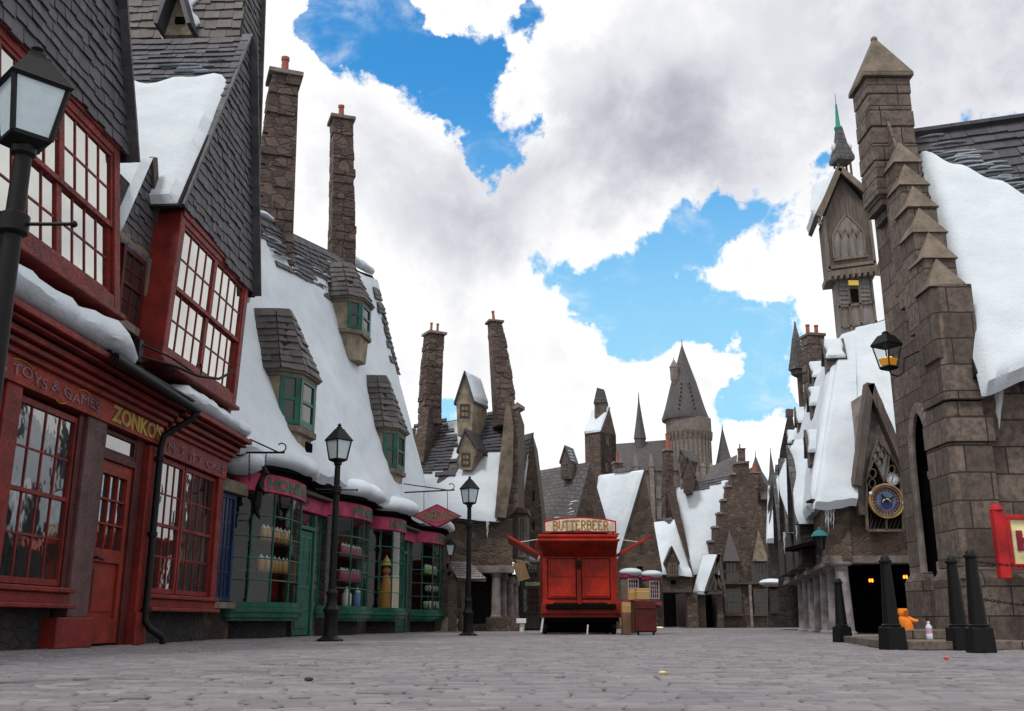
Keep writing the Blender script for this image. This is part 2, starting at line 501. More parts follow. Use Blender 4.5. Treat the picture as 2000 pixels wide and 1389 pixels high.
M_ashlar = brick('ashlar_stone', (0.092, 0.068, 0.056), (0.205, 0.160, 0.135), (0.020, 0.015, 0.012), 0.62, 0.36, 0.010, 0.8, 0.9, 0.5, 0.5, 0.5, 0.02)
M_ashlarc = brick('castle_stone', (0.185, 0.155, 0.138), (0.25, 0.212, 0.19), (0.12, 0.10, 0.088), 1.1, 0.55, 0.02, 0.4)
M_chim = plain('chimney_stone', (0.15, 0.12, 0.105), 0.9)
M_render = paint('stone_render', (0.27, 0.225, 0.17), 0.9, 0.75, (0.09, 0.07, 0.05), 0.6)
M_smooth = paint('smooth_stone', (0.21, 0.178, 0.165), 0.9, 0.5, (0.12, 0.10, 0.092), 0.45)
M_colm = paint('column_stone', (0.27, 0.245, 0.245), 0.9, 0.6, (0.11, 0.095, 0.09), 0.5)
M_capst = paint('cap_stone', (0.17, 0.138, 0.105), 0.9, 0.75, (0.05, 0.04, 0.03), 0.9)
M_slatef = brick('far_slate', (0.075, 0.067, 0.072), (0.115, 0.103, 0.105), (0.03, 0.027, 0.03), 0.30, 0.20, 0.014, 0.8, 0.7, 0.5, 0.4, 0.4, 0.05)
M_pot = plain('terracotta', (0.30, 0.085, 0.055), 0.8)
M_card = plain('cardboard', (0.46, 0.28, 0.10), 0.8)
M_white = plain('white_plastic', (0.75, 0.75, 0.76), 0.4)

M_chimr = rubble('chimney_rubble', (0.080, 0.054, 0.046), (0.170, 0.120, 0.100), (0.066, 0.046, 0.040), 0.34, 1.5, 0.05, .8)
def make_stone_course():
    m, nt, p = new_mat('coursed_chimney_stone')
    rnd = N(nt, 'ShaderNodeNewGeometry').outputs['Random Per Island']
    f = noise_n(nt, 12, 6, 0.7)
    col = mixc(nt, rnd, (0.062, 0.046, 0.040), (0.150, 0.115, 0.098))
    col = mixc(nt, smooth(nt, f, 0.4, 0.7, 0, 0.55), col, (0.045, 0.035, 0.034))
    nt.links.new(col, p.inputs['Base Color']); p.inputs['Roughness'].default_value = 0.92
    bump(nt, p, f, 0.6, 0.02)
    return m
M_course = make_stone_course()

def make_snow():
    m, nt, p = new_mat('snow')
    a = noise_n(nt, 1.3, 5, 0.6); b = noise_n(nt, 34, 5, 0.6)
    col = mixc(nt, smooth(nt, a, 0.3, 0.75), (0.63, 0.685, 0.735), (0.55, 0.615, 0.68))
    col = mixc(nt, smooth(nt, noise_n(nt, 5, 6, 0.7), 0.5, 0.8, 0, 0.3), col, (0.52, 0.55, 0.57))
    nt.links.new(col, p.inputs['Base Color']); p.inputs['Roughness'].default_value = 0.75
    p.inputs['Specular IOR Level'].default_value = 0.25
    h = math_node(nt, 'MULTIPLY_ADD', b, 0.20, a)
    bump(nt, p, h, 0.5, 0.10)
    return m
M_snow = make_snow()
def make_ice():
    m, nt, p = new_mat('ice')
    p.inputs['Base Color'].default_value = (0.8, 0.83, 0.86, 1); p.inputs['Roughness'].default_value = 0.12
    p.inputs['Transmission Weight'].default_value = 0.55; p.inputs['IOR'].default_value = 1.31
    bump(nt, p, noise_n(nt, 16, 4), 0.5, 0.03)
    return m
M_ice = make_ice()

# ------------------------------------------------------------------ builders for repeated surface work
def nz(p, f): return noise.noise(V(p) * f)

def snow_sheet(mb, P, nvec, nu=24, nv=24, thick=0.14, edge=0.08, lump=0.05, drip=0.0, freq=1.1):
    """A blanket of snow over the surface P(u, v) (v = 0 at the eaves), rounded at its rim."""
    nvec = V(nvec).normalized()
    def Q(u, v):
        p = V(P(u, v))
        d = min(u, 1 - u, v, 1 - v) / edge
        e = 1.0 if d >= 1 else math.sqrt(max(0.0, 1 - (1 - d) ** 2))
        h = thick * e + lump * nz(p, freq) * e + lump * .4 * nz(p, freq * 3) * e
        q = p + nvec * max(h, 0.0)
        if drip and v < 0.12: q = q + V((0, 0, -1)) * drip * (1 - v / 0.12) * (0.35 + 0.9 * nz((p.x, p.y, 0), 1.3) + .35 * nz((p.x, p.y, 3), 3.7)) + nvec * drip * .25 * (1 - v / .12) * (.5 + nz((p.x, p.y, 7), 2.1))
        return q
    mb.grid(Q, nu, nv)
    return mb
def quad(a, b, c, d):
    """Bilinear surface: a, b along the eaves, d, c along the ridge."""
    a, b, c, d = V(a), V(b), V(c), V(d)
    return lambda u, v: (a * (1 - u) + b * u) * (1 - v) + (d * (1 - u) + c * u) * v
def quad_n(a, b, c, d):
    n = (V(b) - V(a)).cross(V(d) - V(a)).normalized()
    return n if n.z >= 0 else -n

def snow_roll(mb, pts, w, h, seg=14, lump=0.25, back=None, sub=10):
    """A rounded, lumpy ledge of snow along a path."""
    pts = [V(p) for p in pts]; path = []
    for i in range(len(pts) - 1):
        for k in range(sub): path.append(pts[i].lerp(pts[i + 1], k / sub))
    path.append(pts[-1]); n = len(path); o = len(mb.v)
    for i, p in enumerate(path):
        d = (path[min(i + 1, n - 1)] - path[max(i - 1, 0)]).normalized()
        x = d.cross(V((0, 0, 1))).normalized()
        t = min(i, n - 1 - i) / max(1, min(n * .12, 6))
        e = 1.0 if t >= 1 else math.sqrt(max(0.02, 1 - (1 - t) ** 2))
        k = 1 + lump * nz(p, 1.6) + lump * .5 * nz(p, 4.0)
        for j in range(seg):
            a = 2 * math.pi * j / seg
            zz = math.sin(a) * h / 2
            if zz < 0: zz *= 0.65
            lum = 1 + .08 * nz(p + V((math.cos(a), math.sin(a), a)), 2.5)
            mb.v.append(p + x * (math.cos(a) * w / 2 * e * k * lum) + V((0, 0, (zz + h * .3) * e * k * lum)))
    for i in range(n - 1):
        for j in range(seg):
            mb.f.append([o + i * seg + j, o + i * seg + (j + 1) % seg, o + (i + 1) * seg + (j + 1) % seg, o + (i + 1) * seg + j]); mb.m.append(mb.mi)
    mb.f.append([o + j for j in range(seg)]); mb.m.append(mb.mi)
    mb.f.append([o + (n - 1) * seg + j for j in range(seg)]); mb.m.append(mb.mi)
    return mb

def inside(poly, x, y):
    r = False; n = len(poly)
    for i in range(n):
        x1, y1 = poly[i]; x2, y2 = poly[(i + 1) % n]
        if (y1 > y) != (y2 > y) and x < (x2 - x1) * (y - y1) / (y2 - y1) + x1: r = not r
    return r
def span(poly, y):
    """Where the horizontal line at y crosses the polygon."""
    xs = []; n = len(poly)
    for i in range(n):
        x1, y1 = poly[i]; x2, y2 = poly[(i + 1) % n]
        if (y1 > y) != (y2 > y): xs.append(x1 + (x2 - x1) * (y - y1) / (y2 - y1))
    return (min(xs), max(xs)) if len(xs) >= 2 else None
def tile(mb, P, nv, x0, x1, y0, y1, lift, th=0.012, skew=0.0):
    a, b, c, d = P(x0, y0 + skew), P(x1, y0 - skew), P(x1, y1), P(x0, y1)
    lo, hi = nv * lift, nv * 0.004
    mb.add([a + lo, b + lo, c + hi, d + hi, a - nv * 0.01, b - nv * 0.01], [[0, 1, 2, 3], [4, 5, 1, 0], [0, 3, 4], [1, 5, 2]])
def slates(mb, P, nv, poly, rh=0.14, tw=0.16, lift=0.03, ragged=0.02, keep=None, wav=0.02, over=0.03):
    """Rows of individual slates laid over polygon POLY (in the surface's own metres), P(x, y) the surface, nv its normal."""
    nv = V(nv).normalized()
    y0 = min(p[1] for p in poly); y1 = max(p[1] for p in poly)
    y = y0; row = 0
    while y < y1 - rh * .3:
        r = rh * random.uniform(0.88, 1.12)
        sp_ = span(poly, y + r * .5)
        if sp_:
            a, b = sp_; a -= over * random.uniform(0, 1); b += over * random.uniform(0, 1)
            x = a - (random.random() * tw if row % 2 else 0)
            while x < b:
                w = tw * random.uniform(0.65, 1.35)
                xa, xb = max(x, a), min(x + w - 0.006, b)
                if xb - xa > 0.02 and (keep is None or keep((xa + xb) / 2, y)):
                    j = random.uniform(-ragged, ragged) + wav * math.sin(x * 1.7 + row)
                    tile(mb, P, nv, xa, xb, y + j - rh * .12, y + r + rh * .25, lift * random.uniform(0.75, 1.3), skew=random.uniform(-.006, .006))
                x += w
        y += r; row += 1
    return mb

def window(W, q0, q1, z0, z1, n, parent, cols, rows, mat_f, mat_g, fw=0.06, mw=0.022, depth=0.06, sash=True, name='window', back=0.03):
    """A window: the frame with its bars as one mesh, the glass as its sub-part."""
    f = MB()
    f.box(W, q0, q0 + fw, n - depth, n, z0, z1).box(W, q1 - fw, q1, n - depth, n, z0, z1)
    f.box(W, q0 + fw, q1 - fw, n - depth, n - .002, z0, z0 + fw).box(W, q0 + fw, q1 - fw, n - depth, n - .002, z1 - fw, z1)
    dd = min(depth * .8, .035)
    a0, a1, b0, b1 = q0 + fw, q1 - fw, z0 + fw, z1 - fw
    for i in range(1, cols):
        x = a0 + (a1 - a0) * i / cols; f.box(W, x - mw / 2, x + mw / 2, n - dd, n - dd + .016, b0, b1)
    for j in range(1, rows):
        z = b0 + (b1 - b0) * j / rows
        m = mw * 2 if (sash and rows % 2 == 0 and j == rows // 2) else mw
        f.box(W, a0, a1, n - dd, n - dd + (.03 if m > mw else .014), z - m / 2, z + m / 2)
    o = build(f, name, mat_f, parent)
    g = MB(); g.box(W, a0 - .005, a1 + .005, n - depth - .008, n - dd + .004, b0 - .005, b1 + .005)
    build(g, 'pane', mat_g, o)
    return o

def chimney(parent, base, top, w0, w1, pot_h=0.35, pots=((0, 0),), ch=0.24, cap=1.22, mat=None, yaw=0.0, bend=0.0, snow=True, pr=.075):
    """A leaning stack of rough stone courses with a cap slab and clay pots."""
    base, top = V(base), V(top); mb = MB()
    n = max(4, int((top - base).length / ch))
    ax = V((math.cos(yaw), math.sin(yaw), 0)); ay = V((-math.sin(yaw), math.cos(yaw), 0))
    def centre(t): return base.lerp(top, t) + ax * bend * math.sin(math.pi * t)
    def ring(t, k): 
        w = (w0 + (w1 - w0) * min(1, t * 1.0)) / 2 * k; c = centre(t)
        return [c - ax * w - ay * w, c + ax * w - ay * w, c + ax * w + ay * w, c - ax * w + ay * w]
    for i in range(n):
        k = random.uniform(0.97, 1.045)
        lo, hi = ring(i / n + .002, k), ring((i + 1) / n - .03 / n, k * random.uniform(.985, 1.01))
        # each course is two or three blocks a side
        cut = random.uniform(.35, .65)
        for a, b in ((0, cut), (cut, 1)):
            def lrp(r, t, u): return (r[0].lerp(r[1], t)).lerp(r[3].lerp(r[2], t), u)
            cc = random.uniform(.3, .7)
            for u0, u1 in ((0, cc), (cc, 1)):
                e = .006
                L = [lrp(lo, a + e, u0 + e), lrp(lo, b - e, u0 + e), lrp(lo, b - e, u1 - e), lrp(lo, a + e, u1 - e)]
                H = [lrp(hi, a + e, u0 + e), lrp(hi, b - e, u0 + e), lrp(hi, b - e, u1 - e), lrp(hi, a + e, u1 - e)]
                j = V((random.uniform(-1, 1), random.uniform(-1, 1), random.uniform(-.6, .6))) * w0 * .032
                mb.hexa([p + j for p in L], [p + j for p in H])
    core_l, core_h = ring(0, .93), ring(.995, .93)
    mb.hexa(core_l, core_h)
    o = build(mb, 'chimney', mat or M_chimr, parent, bevel=0.012 if w0 > .5 else 0)
    up = (top - base).normalized()
    c = MB(); w = w1 / 2 * cap
    q = [top - ax * w - ay * w, top + ax * w - ay * w, top + ax * w + ay * w, top - ax * w + ay * w]
    c.hexa(q, [p + up * (w1 * .17) for p in q])
    build(c, 'cap', M_smooth if cap > 1.15 else M_chim, o, bevel=0.01)
    t2 = top + up * w1 * .17
    for dx, dy in pots:
        p = MB(); b = t2 + ax * dx + ay * dy
        p.tube([b, b + up * pot_h * .82, b + up * pot_h * .84, b + up * pot_h], [pr, pr * .86, pr * 1.05, pr * 1.05], 12)
        build(p, 'chimney_pot', M_pot, o, smooth=True)
    if snow:
        s = MB(); b = t2 - ax * w * .55
        s.ball(b + up * .0, w * .42, 10, 6, (1, 1.3, .28))
        build(s, 'snow_cap', M_snow, o, smooth=True)
    return o

def letters(text, size, bold=0.0, depth=0.012):
    """Flat lettering outlines from the built-in face: (vertices, faces, width)."""
    cu = bpy.data.curves.new('lettering', 'FONT'); cu.body = text; cu.size = size; cu.offset = bold; cu.extrude = depth / 2; cu.resolution_u = 3
    o = bpy.data.objects.new('lettering', cu); C.objects.link(o)
    dg = bpy.context.evaluated_depsgraph_get(); dg.update()
    me = o.evaluated_get(dg).to_mesh()
    vs = [v.co.copy() for v in me.vertices]; fs = [list(p.vertices) for p in me.polygons]
    bpy.data.objects.remove(o); bpy.data.curves.remove(cu)
    w = (max(v.x for v in vs) - min(v.x for v in vs)) if vs else 0
    return vs, fs, w
def write(mb, text, size, P, x0, width=None, bold=0.0, depth=0.012, base=0.0, hscale=1.0):
    """Letters mapped by P(x, y, out) starting at x0; width squeezes or stretches the line."""
    vs, fs, w = letters(text, size, bold, depth)
    if not vs: return
    mx = min(v.x for v in vs); k = (width / w) if width else 1.0
    mb.add([P(x0 + (v.x - mx) * k, base + v.y * hscale, v.z) for v in vs], fs)

STROKES = {'B': [[(0, 0), (0, 1)], [(0, 1), (.38, 1), (.55, .9), (.55, .66), (.4, .54), (0, .54)], [(.4, .54), (.62, .42), (.62, .14), (.45, 0), (0, 0)]],
           'U': [[(0, 1), (0, .25), (.12, .05), (.32, 0), (.52, .05), (.64, .25), (.64, 1)]],
           'T': [[(.33, 0), (.33, 1)], [(0, .9), (0, 1), (.66, 1), (.66, .9)]],
           'E': [[(0, 0), (0, 1)], [(.5, .88), (.5, 1), (0, 1)], [(0, .53), (.38, .53)], [(.54, .14), (.54, 0), (0, 0)]],
           'R': [[(0, 0), (0, 1)], [(0, 1), (.4, 1), (.57, .88), (.57, .62), (.4, .5), (0, .5)], [(.3, .5), (.5, .12), (.68, -.06)]]}
def stroke_text(mb, text, P, x0, width, h, thick):
    """Broad-stem lettering with foot serifs."""
    adv = width / len(text)
    for i, ch in enumerate(text):
        ox = x0 + adv * (i + .12)
        for st in STROKES[ch]:
            for k in range(len(st) - 1):
                a, b = st[k], st[k + 1]
                vert = abs(a[0] - b[0]) < .06
                p0, p1 = P(ox + a[0] * adv * 1.05, a[1] * h, 0), P(ox + b[0] * adv * 1.05, b[1] * h, 0)
                mb.bar(p0, p1, thick * (1.25 if vert else .8), .012, up=(P(0, 0, 1) - P(0, 0, 0)))
            if abs(st[0][0] - st[1][0]) < .03 and st[0][1] != st[1][1] and abs(st[0][1] - st[1][1]) > .4:
                for zz in (0.0, 1.0):
                    if ch == 'U' and zz == 0: continue
                    p0, p1 = P(ox + (st[0][0] - .12) * adv * 1.05, zz * h, .001), P(ox + (st[0][0] + .12) * adv * 1.05, zz * h, .001)
                    mb.bar(p0, p1, thick * .6, .012, up=(P(0, 0, 1) - P(0, 0, 0)))
# ------------------------------------------------------------------ ground
def make_ground():
    m, nt, p = new_mat('street_stone')
    f = noise_n(nt, 9, 6, 0.65); L = noise_n(nt, 0.35, 5, 0.6)
    rnd = N(nt, 'ShaderNodeNewGeometry').outputs['Random Per Island']
    col = mixc(nt, rnd, (0.140, 0.131, 0.145), (0.240, 0.222, 0.228))
    col = mixc(nt, smooth(nt, f, 0.38, 0.72, 0, 0.5), col, (0.11, 0.10, 0.11))
    col = mixc(nt, smooth(nt, L, 0.42, 0.66, 0, 0.45), col, (0.15, 0.14, 0.16))
    nt.links.new(col, p.inputs['Base Color']); p.inputs['Roughness'].default_value = 0.82
    bump(nt, p, f, 0.5, 0.015)
    return m
M_paver = make_ground()
M_ground = brick('street_bed', (0.19, 0.18, 0.195), (0.25, 0.24, 0.25), (0.075, 0.07, 0.075), 0.27, 0.15, 0.012, 0.5, 0.85)
M_joint = plain('sandy_joints', (0.10, 0.095, 0.10), 0.95)
g = MB()
g.grid(lambda u, v: (-300 + 600 * u, -60 + 660 * v, -0.034), 12, 12)
tag(build(g, 'ground', M_ground), kind='structure')
gb = MB(); gb.grid(lambda u, v: (-16 + 34 * u, 1.0 + 43 * v, -0.024), 10, 10)
tag(build(gb, 'street', M_joint), kind='structure')
def pavers():
    vs = []; fs = []
    y = 1.2; row = 0
    rnd = random.Random(3)
    while y < 43.5:
        d = 0.098 * rnd.uniform(.93, 1.07) * (1.0 if y < 13 else 1.45)
        half = min(.62 * y + 2.2, 15)
        x0, x1 = -half, min(half, 16)
        x = x0 - rnd.random() * .3
        bow = 0.03
        while x < x1:
            w = rnd.uniform(.12, .235) * (1.0 if y < 13 else 1.6)
            g = rnd.uniform(.003, .008); e = .009
            h = rnd.uniform(-.003, .003) + .006 * nz((x, y, 0), .8)
            if nz((x, y, 4), .9) > .25 and rnd.random() < .34: h -= rnd.uniform(.004, .012)
            t1, t2 = rnd.uniform(-.0022, .0022), rnd.uniform(-.0022, .0022)
            o = len(vs); yy = y + bow * math.sin(x * .35) + .02 * nz((x, y, 2), .5)
            def zz(a, b): return h + t1 * (1 if a else -1) + t2 * (1 if b else -1)
            xa, xb, ya, yb = x + g, x + w - g, yy + g, yy + d - g
            for a, px_ in ((0, xa), (1, xb)):
                for b, py_ in ((0, ya), (1, yb)): vs.append((px_, py_, -.05))
            for a, px_ in ((0, xa + e), (1, xb - e)):
                for b, py_ in ((0, ya + e * .8), (1, yb - e * .8)): vs.append((px_, py_, zz(a, b)))
            for a, px_ in ((0, xa), (1, xb)):
                for b, py_ in ((0, ya), (1, yb)): vs.append((px_, py_, zz(a, b) - .008))
            fs += [(o + 4, o + 6, o + 7, o + 5)]
            ring_t = [o + 4, o + 6, o + 7, o + 5]; ring_m = [o + 8, o + 10, o + 11, o + 9]; ring_b = [o, o + 2, o + 3, o + 1]
            for i in range(4):
                j = (i + 1) % 4
                fs.append((ring_m[i], ring_m[j], ring_t[j], ring_t[i]))
                if y < 14: fs.append((ring_b[i], ring_b[j], ring_m[j], ring_m[i]))
            x += w
        y += d; row += 1
    me = bpy.data.meshes.new('cobblestone_pavement'); me.from_pydata(vs, [], fs); me.materials.append(M_paver)
    o = bpy.data.objects.new('cobblestone_pavement', me); C.objects.link(o)
    tag(o, kind='structure')
pavers()

# ------------------------------------------------------------------ street lamps
def make_lamp():
    t = thing('street_lamp', 'black iron street lamp close by, its big frosted lantern in front of the red shop', 'street lamp', (0, 0, 0), 'black street lamps along the shops')
    b = MB()
    b.lathe([(.20, 0), (.20, .03), (.16, .045), (.115, .08), (.105, .16), (.098, .42), (.12, .46), (.12, .50), (.085, .54), (.07, .70), (.085, .73), (.085, .77), (.058, .81)], seg=16)
    build(b, 'base', M_black, t, smooth=True)
    p = MB(); p.lathe([(.058, .78), (.052, 1.6), (.047, 2.35), (.075, 2.37), (.075, 2.47), (.047, 2.49), (.044, 2.82), (.062, 2.84), (.062, 2.9)], seg=14)
    build(p, 'pole', M_black, t, smooth=True)
    c = MB(); c.tube([(-.31, 0, 2.42), (.31, 0, 2.42)], .011, 8); c.ball((-.31, 0, 2.42), .02); c.ball((.31, 0, 2.42), .02)
    build(c, 'ladder_rest', M_black, t, smooth=True)
    f = MB(); r2 = math.sqrt(2)
    lo, hi = .096 * r2, .139 * r2
    f.lathe([(lo * .6, 2.88), (lo * 1.05, 2.91), (lo * 1.05, 2.935)], seg=4)
    for k in range(4):
        a = math.pi / 2 * k
        f.bar((lo * math.cos(a), lo * math.sin(a), 2.92), (hi * math.cos(a), hi * math.sin(a), 3.245), .022)
    f.lathe([(hi * 1.1, 3.235), (hi * 1.16, 3.25), (hi * 1.1, 3.262), (.062 * r2, 3.42), (.055 * r2, 3.44), (.04, 3.45)], seg=4)
    f.lathe([(.05, 3.44), (.05, 3.47), (.02, 3.48), (.035, 3.505), (.008, 3.54)], seg=8)
    l = build(f, 'lantern', M_black, t)
    gl = MB(); gl.lathe([(lo * .97, 2.936), (hi * .985, 3.234)], seg=4)
    build(gl, 'lantern_glass', M_lampg, l)
    return t
lamp0 = make_lamp()
lamp0.location = (-2.57, 4.8, 0)
lamp0.scale = (1.0, 1.0, .935)
dup(lamp0, (-2.72, 15.5, 0), R(4), 'black iron street lamp standing before the green bow windows of the sweet shop')
dup(lamp0, (-0.93, 21.9, 0), R(-3), 'black iron street lamp between the sweet shop and the red drinks cart', (1, 1, .955))

# ------------------------------------------------------------------ red joke shop on the left
A = Fac((-4.9, 12.5), (-4.85, 13.5))
rs = thing('red_shop', 'dark red joke shop with slate hung gables and two big bay windows over the shopfront', 'shop', A.W(0, 0, 0))
W = A.W
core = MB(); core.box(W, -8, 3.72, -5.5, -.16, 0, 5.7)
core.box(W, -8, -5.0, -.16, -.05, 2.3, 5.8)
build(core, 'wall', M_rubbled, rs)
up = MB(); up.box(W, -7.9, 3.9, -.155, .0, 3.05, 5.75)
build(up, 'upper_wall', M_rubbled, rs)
# plinth and door step
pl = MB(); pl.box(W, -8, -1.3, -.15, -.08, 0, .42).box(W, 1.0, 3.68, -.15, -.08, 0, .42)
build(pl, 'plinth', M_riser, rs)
for qa, qb, qz in ((-1.42, -.56, .33), (.62, .98, .40)):
    st = MB(); st.box(W, qa, qb, -.14, .10, 0, qz); build(st, 'pilaster_base', M_red, rs, bevel=.012)
pa = MB(); pa.box(W, -1.1, -.62, -.14, .04, .33, 2.6)
build(pa, 'pilaster', M_purple, rs, bevel=.01)
pa = MB(); pa.box(W, .66, .95, -.14, .06, .40, 2.56)
build(pa, 'pilaster', M_red, rs, bevel=.01)
pa = MB(); pa.box(W, -2.86, -2.56, -.14, .04, .62, 2.6)
build(pa, 'pilaster', M_red, rs, bevel=.01)
pa = MB(); pa.box(W, 3.5, 3.74, -.14, .03, .5, 2.55)
build(pa, 'pilaster', M_red, rs, bevel=.01)
# door
dj = MB(); dj.box(W, -.62, -.52, -.14, -.0, 0, 2.6).box(W, .42, .66, -.14, -.02, 0, 2.6).box(W, -.52, .42, -.14, -.01, 2.2, 2.29)
build(dj, 'door_frame', M_redd, rs, bevel=.006)
dr = MB()
dr.box(W, -.52, -.40, -.12, -.05, .03, 2.2).box(W, .30, .42, -.12, -.05, .03, 2.2).box(W, -.40, .30, -.12, -.05, 2.04, 2.2)
dr.box(W, -.40, .30, -.12, -.05, .98, 1.14).box(W, -.40, .30, -.12, -.05, .03, .32).box(W, -.40, .30, -.12, -.085, .32, .98)
dr.box(W, -.33, .23, -.085, -.07, .40, .90)
for i in (1, 2): dr.box(W, -.40 + .7 * i / 3 - .012, -.40 + .7 * i / 3 + .012, -.11, -.06, 1.14, 2.04)
for i in (1, 2): dr.box(W, -.40, .30, -.11, -.063, 1.14 + .3 * i - .012, 1.14 + .3 * i + .012)
door = build(dr, 'door', M_doorred, rs, bevel=.004)
dg_ = MB(); dg_.box(W, -.40, .30, -.115, -.10, 1.14, 2.04)
build(dg_, 'pane', M_glass, door)
hd = MB(); hd.tube([W(-.46, -.05, 1.02), W(-.46, .02, 1.02), W(-.34, .03, 1.0)], .014, 8); hd.box(W, -.49, -.43, -.055, -.043, .93, 1.12)
build(hd, 'handle', M_black, door, smooth=True)
window(W, -.52, .42, 2.29, 2.57, -.03, rs, 1, 1, M_redd, M_glass, .05, .02, .08, False, 'transom_window')
# shop windows: two sashes side by side
def shop_win(s0, s1, z0, z1, cols=4):
    return window(W, s0, s1, z0, z1, -.02, rs, cols, 4, M_red, M_glass, .065, .022, .10, True, 'shop_window')
shop_win(-2.56, -1.22, .66, 2.54)
shop_win(-4.3, -2.86, .66, 2.54)
shop_win(1.0, 2.13, .66, 2.50)
shop_win(2.17, 3.5, .66, 2.50)
mb = MB(); mb.box(W, -1.24, -1.1, -.14, -.0, .62, 2.6)
build(mb, 'window_jamb', M_redd, rs)
for (a, b) in ((-5.2, -1.15), (.94, 3.62)):
    s = MB(); s.box(W, a, b, -.14, .13, .585, .64).box(W, a + .03, b - .03, -.14, .08, .47, .585).box(W, a, b, -.14, .16, .42, .47)
    build(s, 'sill', M_red, rs, bevel=.01)
# fascia, lettering, cornice
fb = MB(); fb.box(W, -6.5, 1.02, -.14, .07, 2.6, 2.87)
fl = build(fb, 'fascia', M_sign, rs)
fb = MB(); fb.box(W, 1.08, 3.76, -.14, .05, 2.52, 2.83)
fr_ = build(fb, 'fascia', M_red, rs)
lt = MB(); write(lt, "ZONKO'S", .27, lambda x, y, o: W(x, .078 + o, y), -.60, 1.56, .010, .012, 2.65)
build(lt, 'lettering', M_gold, fl)
lt = MB(); write(lt, "TRICKS TOYS & GAMES", .16, lambda x, y, o: W(x, .078 + o + 0, y + .02 * math.sin(x * 9)), -3.9, 2.95, .0, .012, 2.67)
build(lt, 'lettering', M_fade, fl)
for (a, b, zz) in ((-2.9, -2.5, 2.83), (-2.0, -1.75, 2.63), (-1.5, -1.2, 2.83)):
    sw = MB(); sw.tube([W(a + (b - a) * k / 8, .08, zz + (.03 if zz > 2.7 else -.03) * math.sin(math.pi * k / 8) - .02) for k in range(9)], .006, 5)
    build(sw, 'scroll', M_gold, fl)
lt = MB(); write(lt, "M  S  IT'S  OKES", .15, lambda x, y, o: W(x, .058 + o, y + .02 * math.sin(x * 8)), 1.25, 2.35, .0, .012, 2.60)
build(lt, 'lettering', M_fade, fr_)
def cornice(a, b, z0, n0=.05):
    c = MB(); prof = [(n0 + .03, 0, .07), (n0 + .10, .07, .13), (n0 + .16, .145, .22), (n0 + .26, .235, .27), (n0 + .34, .285, .36)]
    for n1, za, zb in prof: c.box(W, a, b + n1 * .15, -.14, n1, z0 + za, z0 + zb)
    o = build(c, 'cornice', M_red, rs, bevel=.012)
    f = MB()
    for n1, za, zb in prof[1:]: f.box(W, a, b, -.13, n1 - .09, z0 + za - .02, z0 + za + .002)
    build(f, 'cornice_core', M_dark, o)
cornice(-6.5, .98, 2.86, .10)
cornice(1.06, 3.80, 2.82, .07)
gt = MB()
gt.tube([W(-1.6, .50, 3.16), W(1.05, .50, 3.10)], .06, 10)
gt.box(W, -1.6, 1.05, .10, .46, 3.225, 3.25)
build(gt, 'gutter', M_black, rs, smooth=True)
dp = MB()
dp.tube([W(.98, .50, 3.08), W(.98, .48, 2.98), W(.86, .14, 2.72), W(.84, .12, 2.55), W(.84, .12, .30), W(.86, .18, .2), W(1.0, .30, .09), W(1.02, .31, 0.0)], .045, 10)
for z in (2.4, 1.4, .42): dp.lathe([(.062, -.03), (.062, .03)], W(.84, .12, z), 10)
build(dp, 'downpipe', M_black, rs, smooth=True)
sn = MB(); snow_roll(sn, [W(-6.4, .24, 3.27), W(-4, .25, 3.26), W(-2.4, .27, 3.27), W(-.72, .30, 3.26)], .52, .40, lump=.35)
build(sn, 'snow_ledge', M_snow, rs, smooth=True)
sn = MB(); snow_roll(sn, [W(.62, .26, 3.20), W(2.0, .26, 3.20), W(3.86, .24, 3.20)], .46, .32, lump=.30)
build(sn, 'snow_ledge', M_snow, rs, smooth=True)

# bay windows
W1 = lambda s, n, z: A.W(s - .235 * (z - 3.8), n, z)
W2 = lambda s, n, z: A.W(s + .11 * (z - 3.6), n, z)
def bay(Wf, s0, s1, z0, z1, n, halves, cols):
    f = MB()
    f.box(Wf, s0, s0 + .16, 0, n, z0, z1).box(Wf, s1 - .16, s1, 0, n, z0, z1)
    f.box(Wf, s0 + .16, s1 - .16, 0, n - .003, z0, z0 + .17).box(Wf, s0 + .16, s1 - .16, 0, n - .003, z1 - .13, z1)
    f.box(Wf, s0 - .05, s1 + .05, 0, n + .05, z0 - .06, z0).box(Wf, s0 + .03, s1 - .03, 0, n + .02, z1 - .04, z1 + .05)
    f.box(Wf, s1 - .30, s1 - .02, 0, n - .10, z0 - .5, z0 - .06)
    o = build(f, 'bay_window', M_red, rs, bevel=.012)
    a, b = s0 + .16, s1 - .16; w = (b - a) / halves
    for k in range(halves):
        for (za, zb, d) in ((z0 + .17, (z0 + z1) / 2 + .02, .05), ((z0 + z1) / 2 - .02, z1 - .13, .02)):
            fr = MB(); q0, q1 = a + w * k + .0, a + w * (k + 1); e = .055
            nf = n - d
            fr.box(Wf, q0, q0 + e, nf - .05, nf, za, zb).box(Wf, q1 - e, q1, nf - .05, nf, za, zb)
            fr.box(Wf, q0 + e, q1 - e, nf - .05, nf - .002, za, za + e).box(Wf, q0 + e, q1 - e, nf - .05, nf - .002, zb - e * .8, zb)
            for i in range(1, cols):
                x = q0 + e + (q1 - q0 - 2 * e) * i / cols; fr.box(Wf, x - .011, x + .011, nf - .03, nf - .014, za + e, zb - e * .8)
            zm = (za + zb) / 2; fr.box(Wf, q0 + e, q1 - e, nf - .03, nf - .016, zm - .011, zm + .011)
            build(fr, 'sash', M_red, o)
            g = MB(); g.box(Wf, q0 + .02, q1 - .02, nf - .06, nf - .026, za + .02, zb - .02)
            build(g, 'pane', M_glassu, o)
bay(W1, -5.2, -1.18, 3.80, 5.72, .32, 3, 4)
